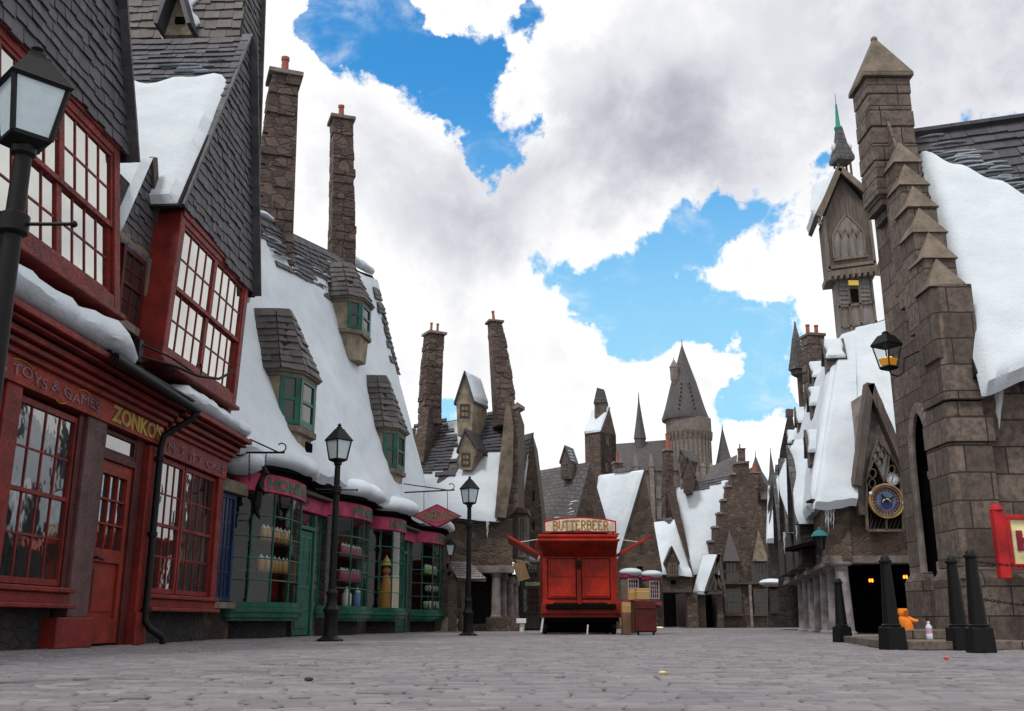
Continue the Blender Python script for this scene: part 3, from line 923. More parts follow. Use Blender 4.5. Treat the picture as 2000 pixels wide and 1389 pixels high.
bay(W2, -.11, 2.89, 3.55, 5.66, .42, 2, 4)

# slate hung gables: a board with rows of slates on it
def gable(parent, poly, n, Wf=A.W, nd=None, rh=.145, tw=.17, name='gable_wall', depth=.08, mat=M_slate, keep=None):
    nd = nd or A.n
    b = MB(); b.prism([Wf(s, n, z) for s, z in poly], -nd * depth)
    o = build(b, name, M_under, parent)
    t = MB(); slates(t, lambda x, y: Wf(x, n + .004, y), nd, poly, rh, tw, .030, .018, keep)
    build(t, 'slate_tile', mat, o, recalc=False)
    return o
g2 = [(0.02, 5.74), (2.15, 9.62), (3.24, 5.58)]
gable(rs, g2, .43)
g1 = [(-5.5, 5.74), (-3.35, 9.9), (-1.47, 5.72)]
gable(rs, g1, .34)
g3 = [(2.75, 6.9), (3.02, 10.3), (3.35, 14.6), (3.9, 11.5), (4.34, 7.5), (4.42, 6.6)]
gable(rs, g3, -.02, rh=.15)
def verge(parent, pts, n, w=.07, dpt=.16, mat=M_slate):
    m = MB()
    for a, b in zip(pts[:-1], pts[1:]):
        k = max(2, int((V((a[0], a[1], 0)) - V((b[0], b[1], 0))).length / .16))
        for i in range(k):
            p = A.W(a[0] + (b[0] - a[0]) * i / k, n + .02, a[1] + (b[1] - a[1]) * i / k); q = A.W(a[0] + (b[0] - a[0]) * (i + 1.12) / k, n + .02, a[1] + (b[1] - a[1]) * (i + 1.12) / k)
            m.bar(p, q, dpt, .035 + .012 * random.random(), up=(A.d * (1 if b[1] < a[1] else -1) + V((0, 0, .4))))
    return build(m, 'verge_slates', mat, parent)
verge(rs, [(2.15, 9.66), (3.27, 5.52)], .48)
verge(rs, [(-.02, 5.70), (2.13, 9.66)], .40)
verge(rs, [(-3.33, 9.95), (-1.44, 5.66)], .38)
verge(rs, [(3.46, 14.6), (3.92, 11.5), (4.36, 7.5), (4.43, 6.6)], -.02)

# roofs behind the gables
def roof_pair(parent, poly, nf, nb, name='roof', mat=M_under):
    (a, za), (b, zb), (c, zc) = poly
    r = MB()
    r.hexa([A.W(a, nf, za - .02), A.W(a, nb, za - .02), A.W(b, nb, zb - .05), A.W(b, nf, zb - .05)], [A.W(a - .05, nf, za), A.W(a - .05, nb, za), A.W(b, nb, zb), A.W(b, nf, zb)])
    r.hexa([A.W(b, nf, zb - .05), A.W(b, nb, zb - .05), A.W(c, nb, zc - .02), A.W(c, nf, zc - .02)], [A.W(b, nf, zb), A.W(b, nb, zb), A.W(c + .05, nb, zc), A.W(c + .05, nf, zc)])
    return build(r, name, mat, parent)
r2 = roof_pair(rs, [(-.05, 5.66), (2.14, 9.60), (3.28, 5.5)], .46, -4.5)
# left slope of the right-hand gable: slates along the ridge, snow below
def slope2(u, v):   # u front to back, v eaves to ridge
    return A.W(-.05 + 2.19 * v, .44 - 4.9 * u, 5.68 + 3.93 * v)
n2 = (A.d * -3.93 + V((0, 0, 2.19))).normalized()
L2 = math.hypot(2.19, 3.93)
t = MB(); slates(t, lambda x, y: slope2(x / 4.9, y / L2) + n2 * .02, n2, [(0, .6 * L2), (4.6, .6 * L2), (4.6, L2), (0, L2)], .16, .22, .035, .015)
build(t, 'slate_tile', M_slate, r2, recalc=False)
sn = MB()
def sp2(u, v):
    top = .70 + .02 * math.sin(u * 19) + .015 * math.sin(u * 43) + .29 * max(0, min(1, (u - .36) / .07))
    return slope2(u, min(v * min(top, .985), .99))
snow_sheet(sn, sp2, n2, 40, 34, .15, .05, .05, .05)
build(sn, 'snow', M_snow, r2, smooth=True)
for k in range(7):
    s = MB(); u0 = random.uniform(.02, .25); b = .72 + .03 * (k % 3) + .01 * k; ln = random.uniform(.05, .14)
    snow_roll(s, [slope2(u0, b) + n2 * .05, slope2(u0 + ln, b - .003) + n2 * .05], .10, .022, 8, .3)
    build(s, 'snow_strip', M_snow, r2, smooth=True)
r1 = roof_pair(rs, [(-5.5, 5.68), (-3.34, 9.88), (-1.44, 5.66)], .37, -4.5)
# main roof behind: left slope with snow, slates near the verge
def slope3(u, v): return A.W(2.70 + .62 * v, -.03 - 5 * u, 6.0 + 8.6 * v)
n3 = (A.d * -8.6 + V((0, 0, .62))).normalized(); L3 = math.hypot(.62, 8.6)
r3 = MB(); r3.hexa([slope3(0, 0), slope3(1, 0), slope3(1, 1), slope3(0, 1)], [p - n3 * .15 for p in (slope3(0, 0), slope3(1, 0), slope3(1, 1), slope3(0, 1))])
r3.hexa([A.W(3.45, -.03, 14.58), A.W(3.45, -5, 14.58), A.W(4.4, -5, 6.6), A.W(4.4, -.03, 6.6)], [A.W(3.3, -.03, 14.2), A.W(3.3, -5, 14.2), A.W(4.25, -5, 6.5), A.W(4.25, -.03, 6.5)])
r3 = build(r3, 'roof', M_under, rs)
t = MB(); slates(t, lambda x, y: slope3(x / 5, y / L3) + n3 * .02, n3, [(0, .3 * L3), (5, .3 * L3), (5, L3), (0, L3)], .17, .22, .035, .02)
build(t, 'slate_tile', M_slatew, r3, recalc=False)
sn = MB(); snow_sheet(sn, lambda u, v: slope3(.16 + .10 * u + .02 * math.sin(v * 40), .40 + .45 * v), n3, 20, 30, .1, .10, .04)
build(sn, 'snow', M_snow, r3, smooth=True)
# little rendered dormer on it
def hit3(u, v):
    n = -.1
    for _ in range(60):
        s, z = A.hit(u, v, n)
        e = s - (2.70 + .62 * (z - 6.0) / 8.6)
        n += e * .35
    return s, n, z
sa_, na_, za_ = hit3(330, 66); sb_, nb_, zb_ = hit3(392, 66)
sc_, nc_, zc_ = hit3(362, -12)
dz = MB(); off3 = n3 * .25
lf, rt_, tp3 = A.W(sa_, na_, za_ - .2), A.W(sb_, nb_, zb_ - .2), A.W(sc_, nc_, zc_)
dz.prism([lf + off3, rt_ + off3, tp3 + off3], -n3 * .5)
dm = build(dz, 'dormer', M_render, r3)
dz = MB(); mid = lf.lerp(rt_, .5) + off3
dz.bar(mid + (lf - rt_) * .14 + V((0, 0, .28)), mid - (lf - rt_) * .14 + V((0, 0, .28)), .06, .12)
build(dz, 'opening', M_dark, dm)
dz = MB(); dz.bar(lf + off3 * 1.3, tp3 + off3 * 1.3, .07, .5, up=n3); dz.bar(tp3 + off3 * 1.3, rt_ + off3 * 1.3, .07, .5, up=n3)
build(dz, 'dormer_roof', M_slate, dm)
# small dormer between the bays
sd_ = MB(); sd_.prism([A.W(-.80, .02, 5.05), A.W(-.18, .02, 6.25), A.W(.34, .02, 5.05)], -A.n * 1.5)
sdm = build(sd_, 'dormer', M_under, rs)
t = MB(); slates(t, lambda x, y: A.W(x, .03, y), A.n, [(-.82, 4.95), (-.82, 5.05), (-.18, 6.25), (.36, 5.05), (.36, 4.75)], .13, .15, .028)
build(t, 'slate_tile', M_slate, sdm, recalc=False)
vb = MB(); vb.bar(A.W(-.17, .07, 6.34), A.W(.36, .07, 5.0), .16, .05, up=A.n); vb.bar(A.W(.36, .08, 5.05), A.W(.40, .08, 4.0), .08, .1, up=A.n)
build(vb, 'barge_board', M_timberd, sdm)
sn = MB(); qd = (A.W(-.92, .10, 4.97), A.W(-.92, -1.6, 4.97), A.W(-.22, -1.6, 6.34), A.W(-.22, .10, 6.34))
snow_sheet(sn, quad(*qd), (A.n * .5 + A.d * -1.2 + V((0, 0, .7))), 14, 14, .10, .1, .03)
build(sn, 'snow', M_snow, sdm, smooth=True)
sn = MB(); sn.ball(A.W(.50, .14, 4.95), .2, 14, 10, (1, 1, 1.5))
build(sn, 'snow_cap', M_snow, sdm, smooth=True)
window(A.W, -.70, -.02, 3.95, 4.9, .06, sdm, 2, 4, M_redd, M_glass, .07, .02, .07, True)
ps = MB(); ps.box(A.W, -.02, .14, 0, .10, 3.3, 4.95).box(A.W, -1.2, .14, 0, .05, 4.9, 5.06).box(A.W, -.9, .1, 0, .08, 3.84, 3.95)
build(ps, 'timber_frame', M_timber, rs, bevel=.01)
# wrought iron bracket over the gutter
bk = MB()
bk.tube([W(-.55, .30, 3.46), W(-.2, .62, 3.42), W(.35, .74, 3.42), W(.85, .84, 3.5), W(1.25, .92, 3.72)], .02, 8)
bk.tube([W(-.6, .30, 3.62), W(-.1, .55, 3.55), W(.4, .72, 3.43)], .014, 8)
bk.tube([W(.35 + .09 * math.cos(a), .74, 3.51 + .09 * math.sin(a)) for a in [k * .5 - 1.5 for k in range(10)]], .012, 6)
bk.box(W, -.62, -.50, .02, .34, 3.38, 3.66)
build(bk, 'sign_bracket', M_black, rs, smooth=True)

# ------------------------------------------------------------------ sweet shop with bow windows
H = Fac((-4.3, 17.5), (-2.4, 29.0))
ss = thing('sweet_shop', 'sweet shop with green bow windows, pink sign bands and a huge snow covered roof', 'shop', H.W(6, 0, 0))
W = H.W
wl_ = MB(); wl_.box(W, -1.6, 13.3, -4.5, -.62, 0, 3.1); wl_.box(W, 13.3, 14.85, -2.5, -.62, 0, 3.02)
wl_.prism([W(13.2, -.66, 3.1), W(13.2, -2.3, 11.0), W(13.2, -2.9, 11.0), W(13.2, -4.5, 3.1)], H.d * -.3)
build(wl_, 'wall', M_rubbles, ss)
ZE = 3.08
def rz(s): return 8.2 + .2 * (s + 1.5)
def roofP(u, v):
    s = -1.5 + 14.6 * u
    k = v
    n = -.18 - 2.12 * k - .10 * math.sin(math.pi * k)
    return H.W(s + .25 * math.sin(math.pi * k) * (u - .6) - .55 * k * max(0, u - .9) * 10 * .5, n, ZE + (rz(s) - ZE) * k)
nr = (H.n * 7 + V((0, 0, 2.2))).normalized()
rb = MB(); rb.grid(lambda u, v: roofP(u, v) - nr * .03, 20, 12)
rb.grid(lambda u, v: H.W(-1.5 + 14.6 * u, -2.35 - 2.2 * v, rz(-1.5 + 14.6 * u) * (1 - v) + 3.0 * v), 10, 2)
rb.grid(lambda u, v: H.W(-1.5 + 14.6 * u, -.18 - .45 * v, ZE - .06), 10, 1)
roof = build(rb, 'roof', M_under, ss)
sn = MB(); snow_sheet(sn, lambda u, v: roofP(.0 + u, v * .985), nr, 90, 60, .17, .03, .05, .10, .8)
build(sn, 'snow', M_snow, roof, smooth=True)
# slates showing along the ridge, with torn streaks of snow below
LR = 7.6
def patchP(x, y): return roofP((x + 1.5) / 14.6, y / LR) + nr * .175
t = MB()
def keep1(x, y):
    bot = LR * (.865 + (.02 if x < 4 else -.045 * math.sin((x - 3) / 6.2 * math.pi)))
    e = (y - bot) / .9
    return e > 0.25 or (e > -.75 and nz((x * .55, y * 5.0, 1.3), 1.0) + e * .75 > .02)
slates(t, patchP, nr, [(-1.5, LR * .70), (9.1, LR * .70), (9.3, LR * .94), (9.6, LR * .985), (-1.5, LR * .985)], .15, .24, .045, .012, keep1)
build(t, 'slate_tile', M_slate, roof, recalc=False)
t = MB()
def keep3(x, y): return nz((x * 1.2, y * 5.0, 7.3), 1.0) + (x - 12.4) * .7 > -.12
slates(t, lambda x, y: patchP(x, y), nr, [(12.15, LR * .58), (12.85, LR * .58), (12.7, LR * .93), (11.9, LR * .93)], .16, .2, .05, .012, keep3)
build(t, 'slate_tile', M_slate, roof, recalc=False)
for k in range(26):
    s_0 = random.uniform(2.6, 8.8); vv_ = (.875 - .045 * math.sin(max(0, s_0 - 3) / 6.2 * math.pi)) + random.uniform(-.02, .075); ln_ = random.uniform(.3, 1.0)
    s_ = MB(); snow_roll(s_, [patchP(s_0 + ln_ * j / 2, vv_ * LR + .015 * (j == 1)) + nr * .035 for j in range(3)], .10, .03, 8, .45, sub=6); build(s_, 'snow_strip', M_snow, roof, smooth=True)
rt = MB()
for k in range(46):
    s0 = -1.4 + k * .31
    if s0 > 9.6: break
    p = H.W(s0, -2.36, rz(s0) - .07); q = H.W(s0 + .34, -2.36, rz(s0 + .34) - .07)
    rt.bar(p + V((0, 0, .17)), q + V((0, 0, .17)), .26, .05)
build(rt, 'ridge_tiles', M_slate, roof)
sn = MB(); snow_roll(sn, [H.W(2.2, -2.3, rz(2.2) + .22), H.W(3.6, -2.3, rz(3.6) + .17), H.W(4.7, -2.3, rz(4.7) + .16)], .3, .16, 10)
build(sn, 'snow_ledge', M_snow, roof, smooth=True)
sn = MB(); snow_roll(sn, [H.W(9.6, -2.3, rz(9.6) + .1), H.W(11.2, -2.3, rz(11.2) + .1), H.W(12.7, -2.3, rz(12.7) + .05)], .4, .3, 10)
build(sn, 'snow_ledge', M_snow, roof, smooth=True)

# dormers
def dormer(c, nf, zb, zt, za, zc, k=1.0, dn=0.0):
    """Half-octagon oriel dormer: window from zb to zt, slate hood to za, stone corbel down to zc."""
    a, ch, ck = .42 * k, .30 * k, .75 * k
    def plan(g=0.0): return [(-a - ch - g, nf - ch - ck), (-a - ch - g, nf - ch + g * .4), (-a - g * .4, nf + g), (a + g * .4, nf + g), (a + ch + g, nf - ch + g * .4), (a + ch + g, nf - ch - ck)]
    body = MB(); body.prism([H.W(c + x, n, zb) for x, n in plan()], V((0, 0, zt - zb)))
    o = build(body, 'dormer', M_render, roof)
    sl_ = MB(); sl_.prism([H.W(c + x, n, zb - .13 * k) for x, n in plan(.07 * k)], V((0, 0, .13 * k)))
    build(sl_, 'sill', M_capst, o, bevel=.015)
    cb = MB(); P0 = [H.W(c + x, n, zb - .13 * k) for x, n in plan(-.02)]
    P1 = [H.W(c + x * .62, n * 1.0 - (n - nf) * .0 - .0, zc) for x, n in plan(-.02)]
    nn = len(P0); cb.add(P1 + P0, [list(range(nn))[::-1], list(range(nn, 2 * nn))] + [[i, (i + 1) % nn, nn + (i + 1) % nn, nn + i] for i in range(nn)])
    cbo = build(cb, 'corbel', M_render, o)
    # green window faces on the front and the two splays
    pl3 = plan()
    for i in (1, 2, 3):
        p0, p1 = pl3[i], pl3[i + 1]
        A0 = H.W(c + p0[0], p0[1], 0); A1 = H.W(c + p1[0], p1[1], 0)
        F = Fac(A0, A1); Lw = (A1 - A0).length
        if F.n.dot(H.n) < 0: F.n = -F.n
        window(F.W, .0, Lw, zb + .02, zt - .03, .035, o, 1, 2, M_green, M_glassl, .10 * k if i != 2 else .13 * k, .03, .05, True)
    ev = MB(); ev.prism([H.W(c + x, n, zt - .02) for x, n in plan(.10 * k)], V((0, 0, .06)))
    ev.prism([H.W(c + x, n, zt - .10) for x, n in plan(.04 * k)], V((0, 0, .08)))
    build(ev, 'eaves_board', M_timber, o)
    base = plan(.10 * k); top = [(-.30 * k + dn, nf - ch - ck * .8 - .35), (-.22 * k + dn, nf - ch - .30 * k - .1), (-.12 * k + dn, nf - .34 * k - .1), (.02 * k + dn, nf - .34 * k - .1), (.10 * k + dn, nf - ch - .3 * k - .1), (.18 * k + dn, nf - ch - ck * .8 - .35)]
    hb = MB(); B = [H.W(c + x, n, zt + .04) for x, n in base]; T = [H.W(c + x, n, za) for x, n in top]
    hb.add(B + T, [list(range(6))[::-1], list(range(6, 12))] + [[i, (i + 1) % 6, 6 + (i + 1) % 6, 6 + i] for i in range(6)])
    ho = build(hb, 'dormer_roof', M_under, o)
    tl = MB()
    for i in range(5):
        b0, b1, t0, t1 = B[i], B[i + 1], T[i], T[i + 1]
        nn_ = (b1 - b0).cross(t0 - b0).normalized()
        cen = (b0 + b1) / 2 - H.W(c, nf - ch - .3, zt)
        if nn_.dot(cen) < 0: nn_ = -nn_
        hgt = ((t0 + t1) / 2 - (b0 + b1) / 2).length; wd = (b1 - b0).length
        rows = max(3, int(hgt / .17))
        for r in range(rows):
            v0, v1 = r / rows - .02, (r + 1.25) / rows
            bow = .10 * k * math.sin(math.pi * min(1, r / rows)) * -1
            l0, r0 = b0.lerp(t0, v0), b1.lerp(t1, v0); l1, r1 = b0.lerp(t0, min(1.02, v1)), b1.lerp(t1, min(1.02, v1))
            w = (r0 - l0).length; cols_ = max(1, int(w / .24 + random.random()))
            xs = [0] + sorted(min(.97, max(.03, (q + random.uniform(-.2, .2)) / cols_)) for q in range(1, cols_)) + [1]
            for xa, xb in zip(xs[:-1], xs[1:]):
                j = random.uniform(-.012, .012)
                lift = nn_ * random.uniform(.03, .055)
                a_, b_ = l0.lerp(r0, xa + .004) + V((0, 0, j)), l0.lerp(r0, xb - .004) + V((0, 0, j * .5))
                c_, d_ = l1.lerp(r1, xb - .004), l1.lerp(r1, xa + .004)
                tl.add([a_ + lift, b_ + lift, c_ + nn_ * .006, d_ + nn_ * .006, a_ - nn_ * .01, b_ - nn_ * .01], [[0, 1, 2, 3], [4, 5, 1, 0], [0, 3, 4], [1, 5, 2]])
    build(tl, 'slate_tile', M_slatew, o, recalc=False)
    return o
def px_dormer(ur, vt, vb, vtop, vbase, nf, k, ut):
    """Right front corner at column ur; rows of the window head, sill, hood top and corbel foot."""
    s, zt = H.hit(ur, vt, nf); zb = H.hit(ur, vb, nf)[1]
    za = H.hit(ut, vtop, nf - .5)[1]; zc = H.hit(ur - 4, vbase, nf)[1]
    return dormer(s - .42 * k, nf, zb, zt, za, zc, k)
d1 = px_dormer(616, 748, 850, 602, 915, -.22, 1.0, 555)
op = MB()
s1_, z1_ = H.hit(605, 878, -.235); op.box(H.W, s1_ - .26, s1_ + .10, -.40, -.215, z1_ - .1, z1_ + .12)
build(op, 'opening', M_dark, d1)
px_dormer(723, 603, 663, 530, 715, -1.0, .92, 695)
px_dormer(790, 850, 925, 742, 970, -.25, .95, 757)
px_dormer(506, 450, 540, 400, 600, -1.05, 1.0, 480)

# chimneys
s_, z_ = H.hit(548, 480, -2.2); s2, z2 = H.hit(566, 158, -2.2)
chimney(ss, H.W(s_, -2.35, z_ - .6), H.W(s2, -2.35, z2), .86, .70, .55, ch=.27, yaw=.35, bend=-.12, pr=.10)
s_, z_ = H.hit(677, 520, -2.2); s2, z2 = H.hit(676, 240, -2.2)
chimney(ss, H.W(s_, -2.35, z_ - .6), H.W(s2, -2.35, z2), .72, .60, .45, ch=.24, yaw=.35, bend=.03, pr=.09)

# bow windows
def bow(c, w, text='HONEYDUKES', t0=0.30, dpt=.6, scale=1.0):
    nb = -.64
    def E(t, g=0.0, z=0.0):   # t 0..1 along the bow from its near end
        a = math.pi * (1 - t)
        return H.W(c + (w + g) * math.cos(a), nb + (dpt + g) * math.sin(a), z)
    def band(mb, g0, g1, z0, z1, seg=28):
        for k in range(seg):
            a, b = k / seg, (k + 1) / seg
            mb.hexa([E(a, g0, z0), E(b, g0, z0), E(b, g1, z0), E(a, g1, z0)], [E(a, g0, z1), E(b, g0, z1), E(b, g1, z1), E(a, g1, z1)])
    f = MB(); nv = 6
    ts = [0.02 + .96 * k / nv for k in range(nv + 1)]
    for k, t in enumerate(ts):
        r = .045 if k in (0, nv) else .019
        f.tube([E(t, 0, .60), E(t, 0, 2.55)], r, 6)
    for j in range(1, 5):
        z = .62 + (2.50 - .62) * j / 5
        f.tube([E(t, 0, z) for t in ts], .014, 6)
    o = build(f, 'bow_window', M_green, ss, smooth=True)
    g = MB(); g.grid(lambda u, v: E(.02 + .96 * u, -.006, .60 + 1.95 * v), nv, 1)
    build(g, 'pane', M_clear, o)
    s = MB(); band(s, -.5, .10, .535, .62); band(s, -.5, .15, .45, .53); band(s, -.5, .10, .36, .45); band(s, -.5, .03, .30, .36)
    build(s, 'sill', M_green, o, smooth=True, angle=.5)
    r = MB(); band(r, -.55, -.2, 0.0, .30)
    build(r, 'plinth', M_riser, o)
    p = MB(); band(p, -.5, .06, 2.54, 2.86)
    build(p, 'fascia', M_pink, o, smooth=True, angle=.5)
    p = MB(); band(p, -.5, .10, 2.865, 2.92); band(p, -.5, .18, 2.925, 3.0)
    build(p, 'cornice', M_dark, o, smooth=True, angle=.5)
    per = math.pi * (w + dpt) / 2 * 1.02
    lt = MB()
    def LP(x, y, out):
        t = min(1, max(0, t0 + x / per)); q = E(t, .062 + out, y)
        return q
    write(lt, text, .27, LP, 0, per * .70, .014, .012, 2.60)
    build(lt, 'lettering', M_lgreen, o)
    sc = MB()
    def cap(u, v):
        a = 2 * math.pi * u; rr = math.sin(math.pi / 2 * min(1, v * 1.0))
        q = V((math.cos(a), math.sin(a), 0))
        k = 1 + .10 * nz((q.x * 2 + c, q.y * 2, v), 1.2)
        ph = math.pi * (v - .5)
        rx = math.cos(ph) ** .55
        z = 3.12 + (.34 * math.sin(ph) if ph > 0 else .19 * math.sin(ph))
        return H.W(c + (w + .30) * rx * q.x * k, nb + (dpt + .36) * rx * q.y * k, z + .05 * nz((q.x * 3 + c, q.y * 3, 0), 1.0) * rx)
    sc.grid(cap, 40, 14)
    build(sc, 'snow_cap', M_snow, o, smooth=True)
    return o
bow(1.35, 1.35, t0=.265)
bow(5.75, 1.32, t0=.335)
bow(8.95, 1.08, t0=.27)
bow(13.35, 1.30, t0=.355)
inn = MB(); inn.box(H.W, -1.5, 13.2, -2.0, -.66, .31, 2.6)
# dim shop behind the bows
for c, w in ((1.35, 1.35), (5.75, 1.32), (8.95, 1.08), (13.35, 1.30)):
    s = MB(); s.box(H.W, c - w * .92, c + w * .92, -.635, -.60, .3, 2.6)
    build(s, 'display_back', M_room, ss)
# doors and bands between
def sdoor(a, b):
    d = MB(); d.box(H.W, a, b, -.62, -.52, 0.02, 2.1); d.box(H.W, a + .12, b - .12, -.52, -.505, .15, .45); d.box(H.W, a + .12, b - .12, -.52, -.505, .5, .85)
    o = build(d, 'door', M_greend, ss, bevel=.008)
    fr = MB(); fr.box(H.W, a - .12, a - .01, -.62, -.48, 0, 2.45).box(H.W, b + .01, b + .12, -.62, -.48, 0, 2.45).box(H.W, a - .01, b + .01, -.62, -.48, 2.12, 2.2)
    build(fr, 'door_frame', M_green, o, bevel=.01)
    window(H.W, a + .1, b - .1, .95, 2.0, -.505, o, 2, 4, M_green, M_glass, .05, .02, .03, False)
    g = MB(); g.box(H.W, a, b, -.62, -.56, 2.2, 2.45); build(g, 'transom_pane', M_glass, o)
sdoor(2.82, 3.78)
sdoor(10.3, 11.2)
for a, b in ((2.72, 4.42), (10.05, 12.02)):
    f = MB(); f.box(H.W, a, b, -.62, -.46, 2.5, 2.78); o = build(f, 'fascia', M_pink, ss)
    e = MB(); e.box(H.W, a, b, -.62, -.30, 2.80, 2.86); build(e, 'drip_board', M_timberd, o)
    sw = MB()
    for q in range(2):
        sw.tube([H.W(a + .35 + q * .12 + .10 * math.cos(k * .6) * (1 - k * .05), -.452, 2.64 + .09 * math.sin(k * .6) * (1 - k * .05)) for k in range(14)], .008, 5)
    write(sw, 'SWEETS', .10, lambda x, y, o_: H.W(x, -.45 + o_, y), a + .8, .6, 0, .01, 2.60) if False else None
    build(sw, 'scroll', M_lgreen, o)
for s0, s1 in ((2.66, 2.72), (4.42, 4.5), (7.05, 7.9), (10.0, 10.1), (11.5, 12.06)):
    pr_ = MB(); pr_.box(H.W, s0, s1, -.63, -.45 if s1 - s0 < .2 else -.58, 0, 2.5); build(pr_, 'pier', M_rubbled, ss)
# link with the barred blue window beside the red shop
lk = MB(); lk.box(H.W, -1.35, .02, -.9, -.62, 0, 2.95)
build(lk, 'link_wall', M_rubbled, ss)
bw = window(H.W, -.95, -.12, .62, 2.40, -.48, ss, 5, 4, M_blue, plain('dark_blue_glass', (.008, .014, .04), .3), .07, .035, .10, False, 'barred_window')  # panes are a darker blue than the bars
sl2 = MB(); sl2.box(H.W, -1.05, -.02, -.62, -.40, .5, .60); build(sl2, 'sill', M_capst, ss)
sl2 = MB(); sl2.box(H.W, -1.05, .1, -.62, -.38, 2.42, 2.62); build(sl2, 'lintel', M_capst, ss)
sn = MB(); sn.ball(H.W(-.25, -.42, 2.98), .36, 16, 10, (1.25, 1.2, .62))
build(sn, 'snow_cap', M_snow, ss, smooth=True)

# things in the bow windows
def display(name, label, cat, loc, parts):
    t = thing(name, label, cat, loc)
    for nm, mb, m in parts: build(mb, nm, m, t, smooth=True)
    return t
b0 = H.W(8.75, -.36, .62)
body = MB(); body.lathe([(.20, 0), (.22, .25), (.15, .55), (.09, .78), (.05, .83)], b0, 14)
hat = MB(); hat.lathe([(.17, 0), (.19, .02), (.10, .07), (.09, .14), (.02, .24), (.005, .28)], b0 + V((0, 0, 1.05)), 14)
hd_ = MB(); hd_.ball(b0 + V((0, 0, .93)), .11, 12, 8)
display('display_figure', 'golden robed shop figure with a pointed hat in the third bow window', 'figure', b0, [('robe', body, plain('orange_robe', (.55, .25, .05), .6)), ('hat', hat, plain('gold_hat', (.7, .5, .12), .5)), ('head', hd_, plain('figure_face', (.5, .25, .15), .6))])
b0 = H.W(9.35, -.34, .62)
cb = MB(); cb.xbox(b0.x - .16, b0.x + .16, b0.y - .2, b0.y + .2, .62, 1.45)
cf = MB()
for k in range(5): cf.xbox(b0.x - .175, b0.x - .16, b0.y - .2 + k * .09, b0.y - .17 + k * .09, .66, 1.42)
for k in range(6): cf.xbox(b0.x - .15 + k * .055, b0.x - .125 + k * .055, b0.y - .215, b0.y - .2, .66, 1.42)
display('sweet_cabinet', 'tall golden slatted cabinet standing beside the robed figure in the window', 'cabinet', b0, [('case', cb, plain('gold_wood', (.5, .33, .09), .5)), ('slat_front', cf, plain('pale_gold', (.7, .5, .18), .5))])
for i, (s, n, lab) in enumerate(((13.1, -.34, 'left hand tier of sweets in paper cones in the farthest bow window'), (13.7, -.26, 'right hand tier of sweets in paper cones in the farthest bow window'))):
    b0 = H.W(s, n, .62); ps_ = []
    st_ = MB(); st_.lathe([(.16, 0), (.16, .03), (.03, .05), (.03, .5), (.12, .52), (.12, .54), (.02, .56), (.02, .8)], b0, 12)
    cn = MB()
    for k in range(7):
        a = k * .9; cn.lathe([(.012, .05), (.045, .2), (.04, .24), (.01, .26)], b0 + V((.10 * math.cos(a), .10 * math.sin(a), .0)), 8)
        cn.lathe([(.012, .55), (.035, .66), (.01, .72)], b0 + V((.07 * math.cos(a), .07 * math.sin(a), .0)), 8)
    display('sweet_stand', lab, 'display stand', b0, [('stand', st_, M_timberd), ('paper_cones', cn, M_cream)])
for i, (c, n, lab, col) in enumerate(((5.5, -.30, 'white sweet jar with a knobbed lid in the second bow window', (.7, .68, .62)), (6.2, -.28, 'blue sweet jar beside the white one in the second bow window', (.15, .25, .5)))):
    b0 = H.W(c, n, .62); j = MB(); j.lathe([(.09, 0), (.11, .05), (.11, .26), (.06, .32)], b0, 12); l = MB(); l.lathe([(.07, .32), (.07, .35), (.02, .37), (.03, .41), (.005, .43)], b0, 12)
    display('sweet_jar', lab, 'jar', b0, [('jar_body', j, plain('jar_tint', col, .2)), ('lid', l, M_white)])

# shelves of sweet jars in the bows
def jars(c, w, col, lab, spots):
    proto = None
    for s, z in spots:
        b0 = H.W(c + s, -.33, z)
        if proto is None:
            proto = thing('sweet_jar', lab, 'jar', b0, 'rows of sweet jars in the bow windows')
            j = MB(); j.lathe([(.055, 0), (.07, .03), (.07, .17), (.045, .21)], b0, 12); build(j, 'jar_body', plain('sweets_' + str(c), col, .25), proto, smooth=True)
            l = MB(); l.lathe([(.05, .21), (.05, .235), (.015, .245), (.02, .27), (.004, .28)], b0, 10); build(l, 'lid', M_white, proto, smooth=True)
        else: dup(proto, b0, random.uniform(0, 3))
for c, w, col, lab in ((1.35, 1.35, (.42, .20, .06), 'small jar of orange sweets on the shelves of the bow window nearest the red shop'), (5.75, 1.32, (.36, .07, .11), 'small jar of red sweets on the shelves of the second bow window'), (13.35, 1.30, (.35, .45, .20), 'small jar of green sweets on the upper shelves of the farthest bow window')):
    zs_ = (1.18, 1.72) if c < 13 else (1.66,)
    for z in zs_:
        b = MB(); b.box(H.W, c - w * .72, c + w * .72, -.60, -.24, z - .03, z); build(b, 'display_shelf', M_timberd, ss)
    jars(c, w, col, lab, [(q * .2 - .6 + random.uniform(-.03, .03), z) for z in zs_ for q in range(7)])
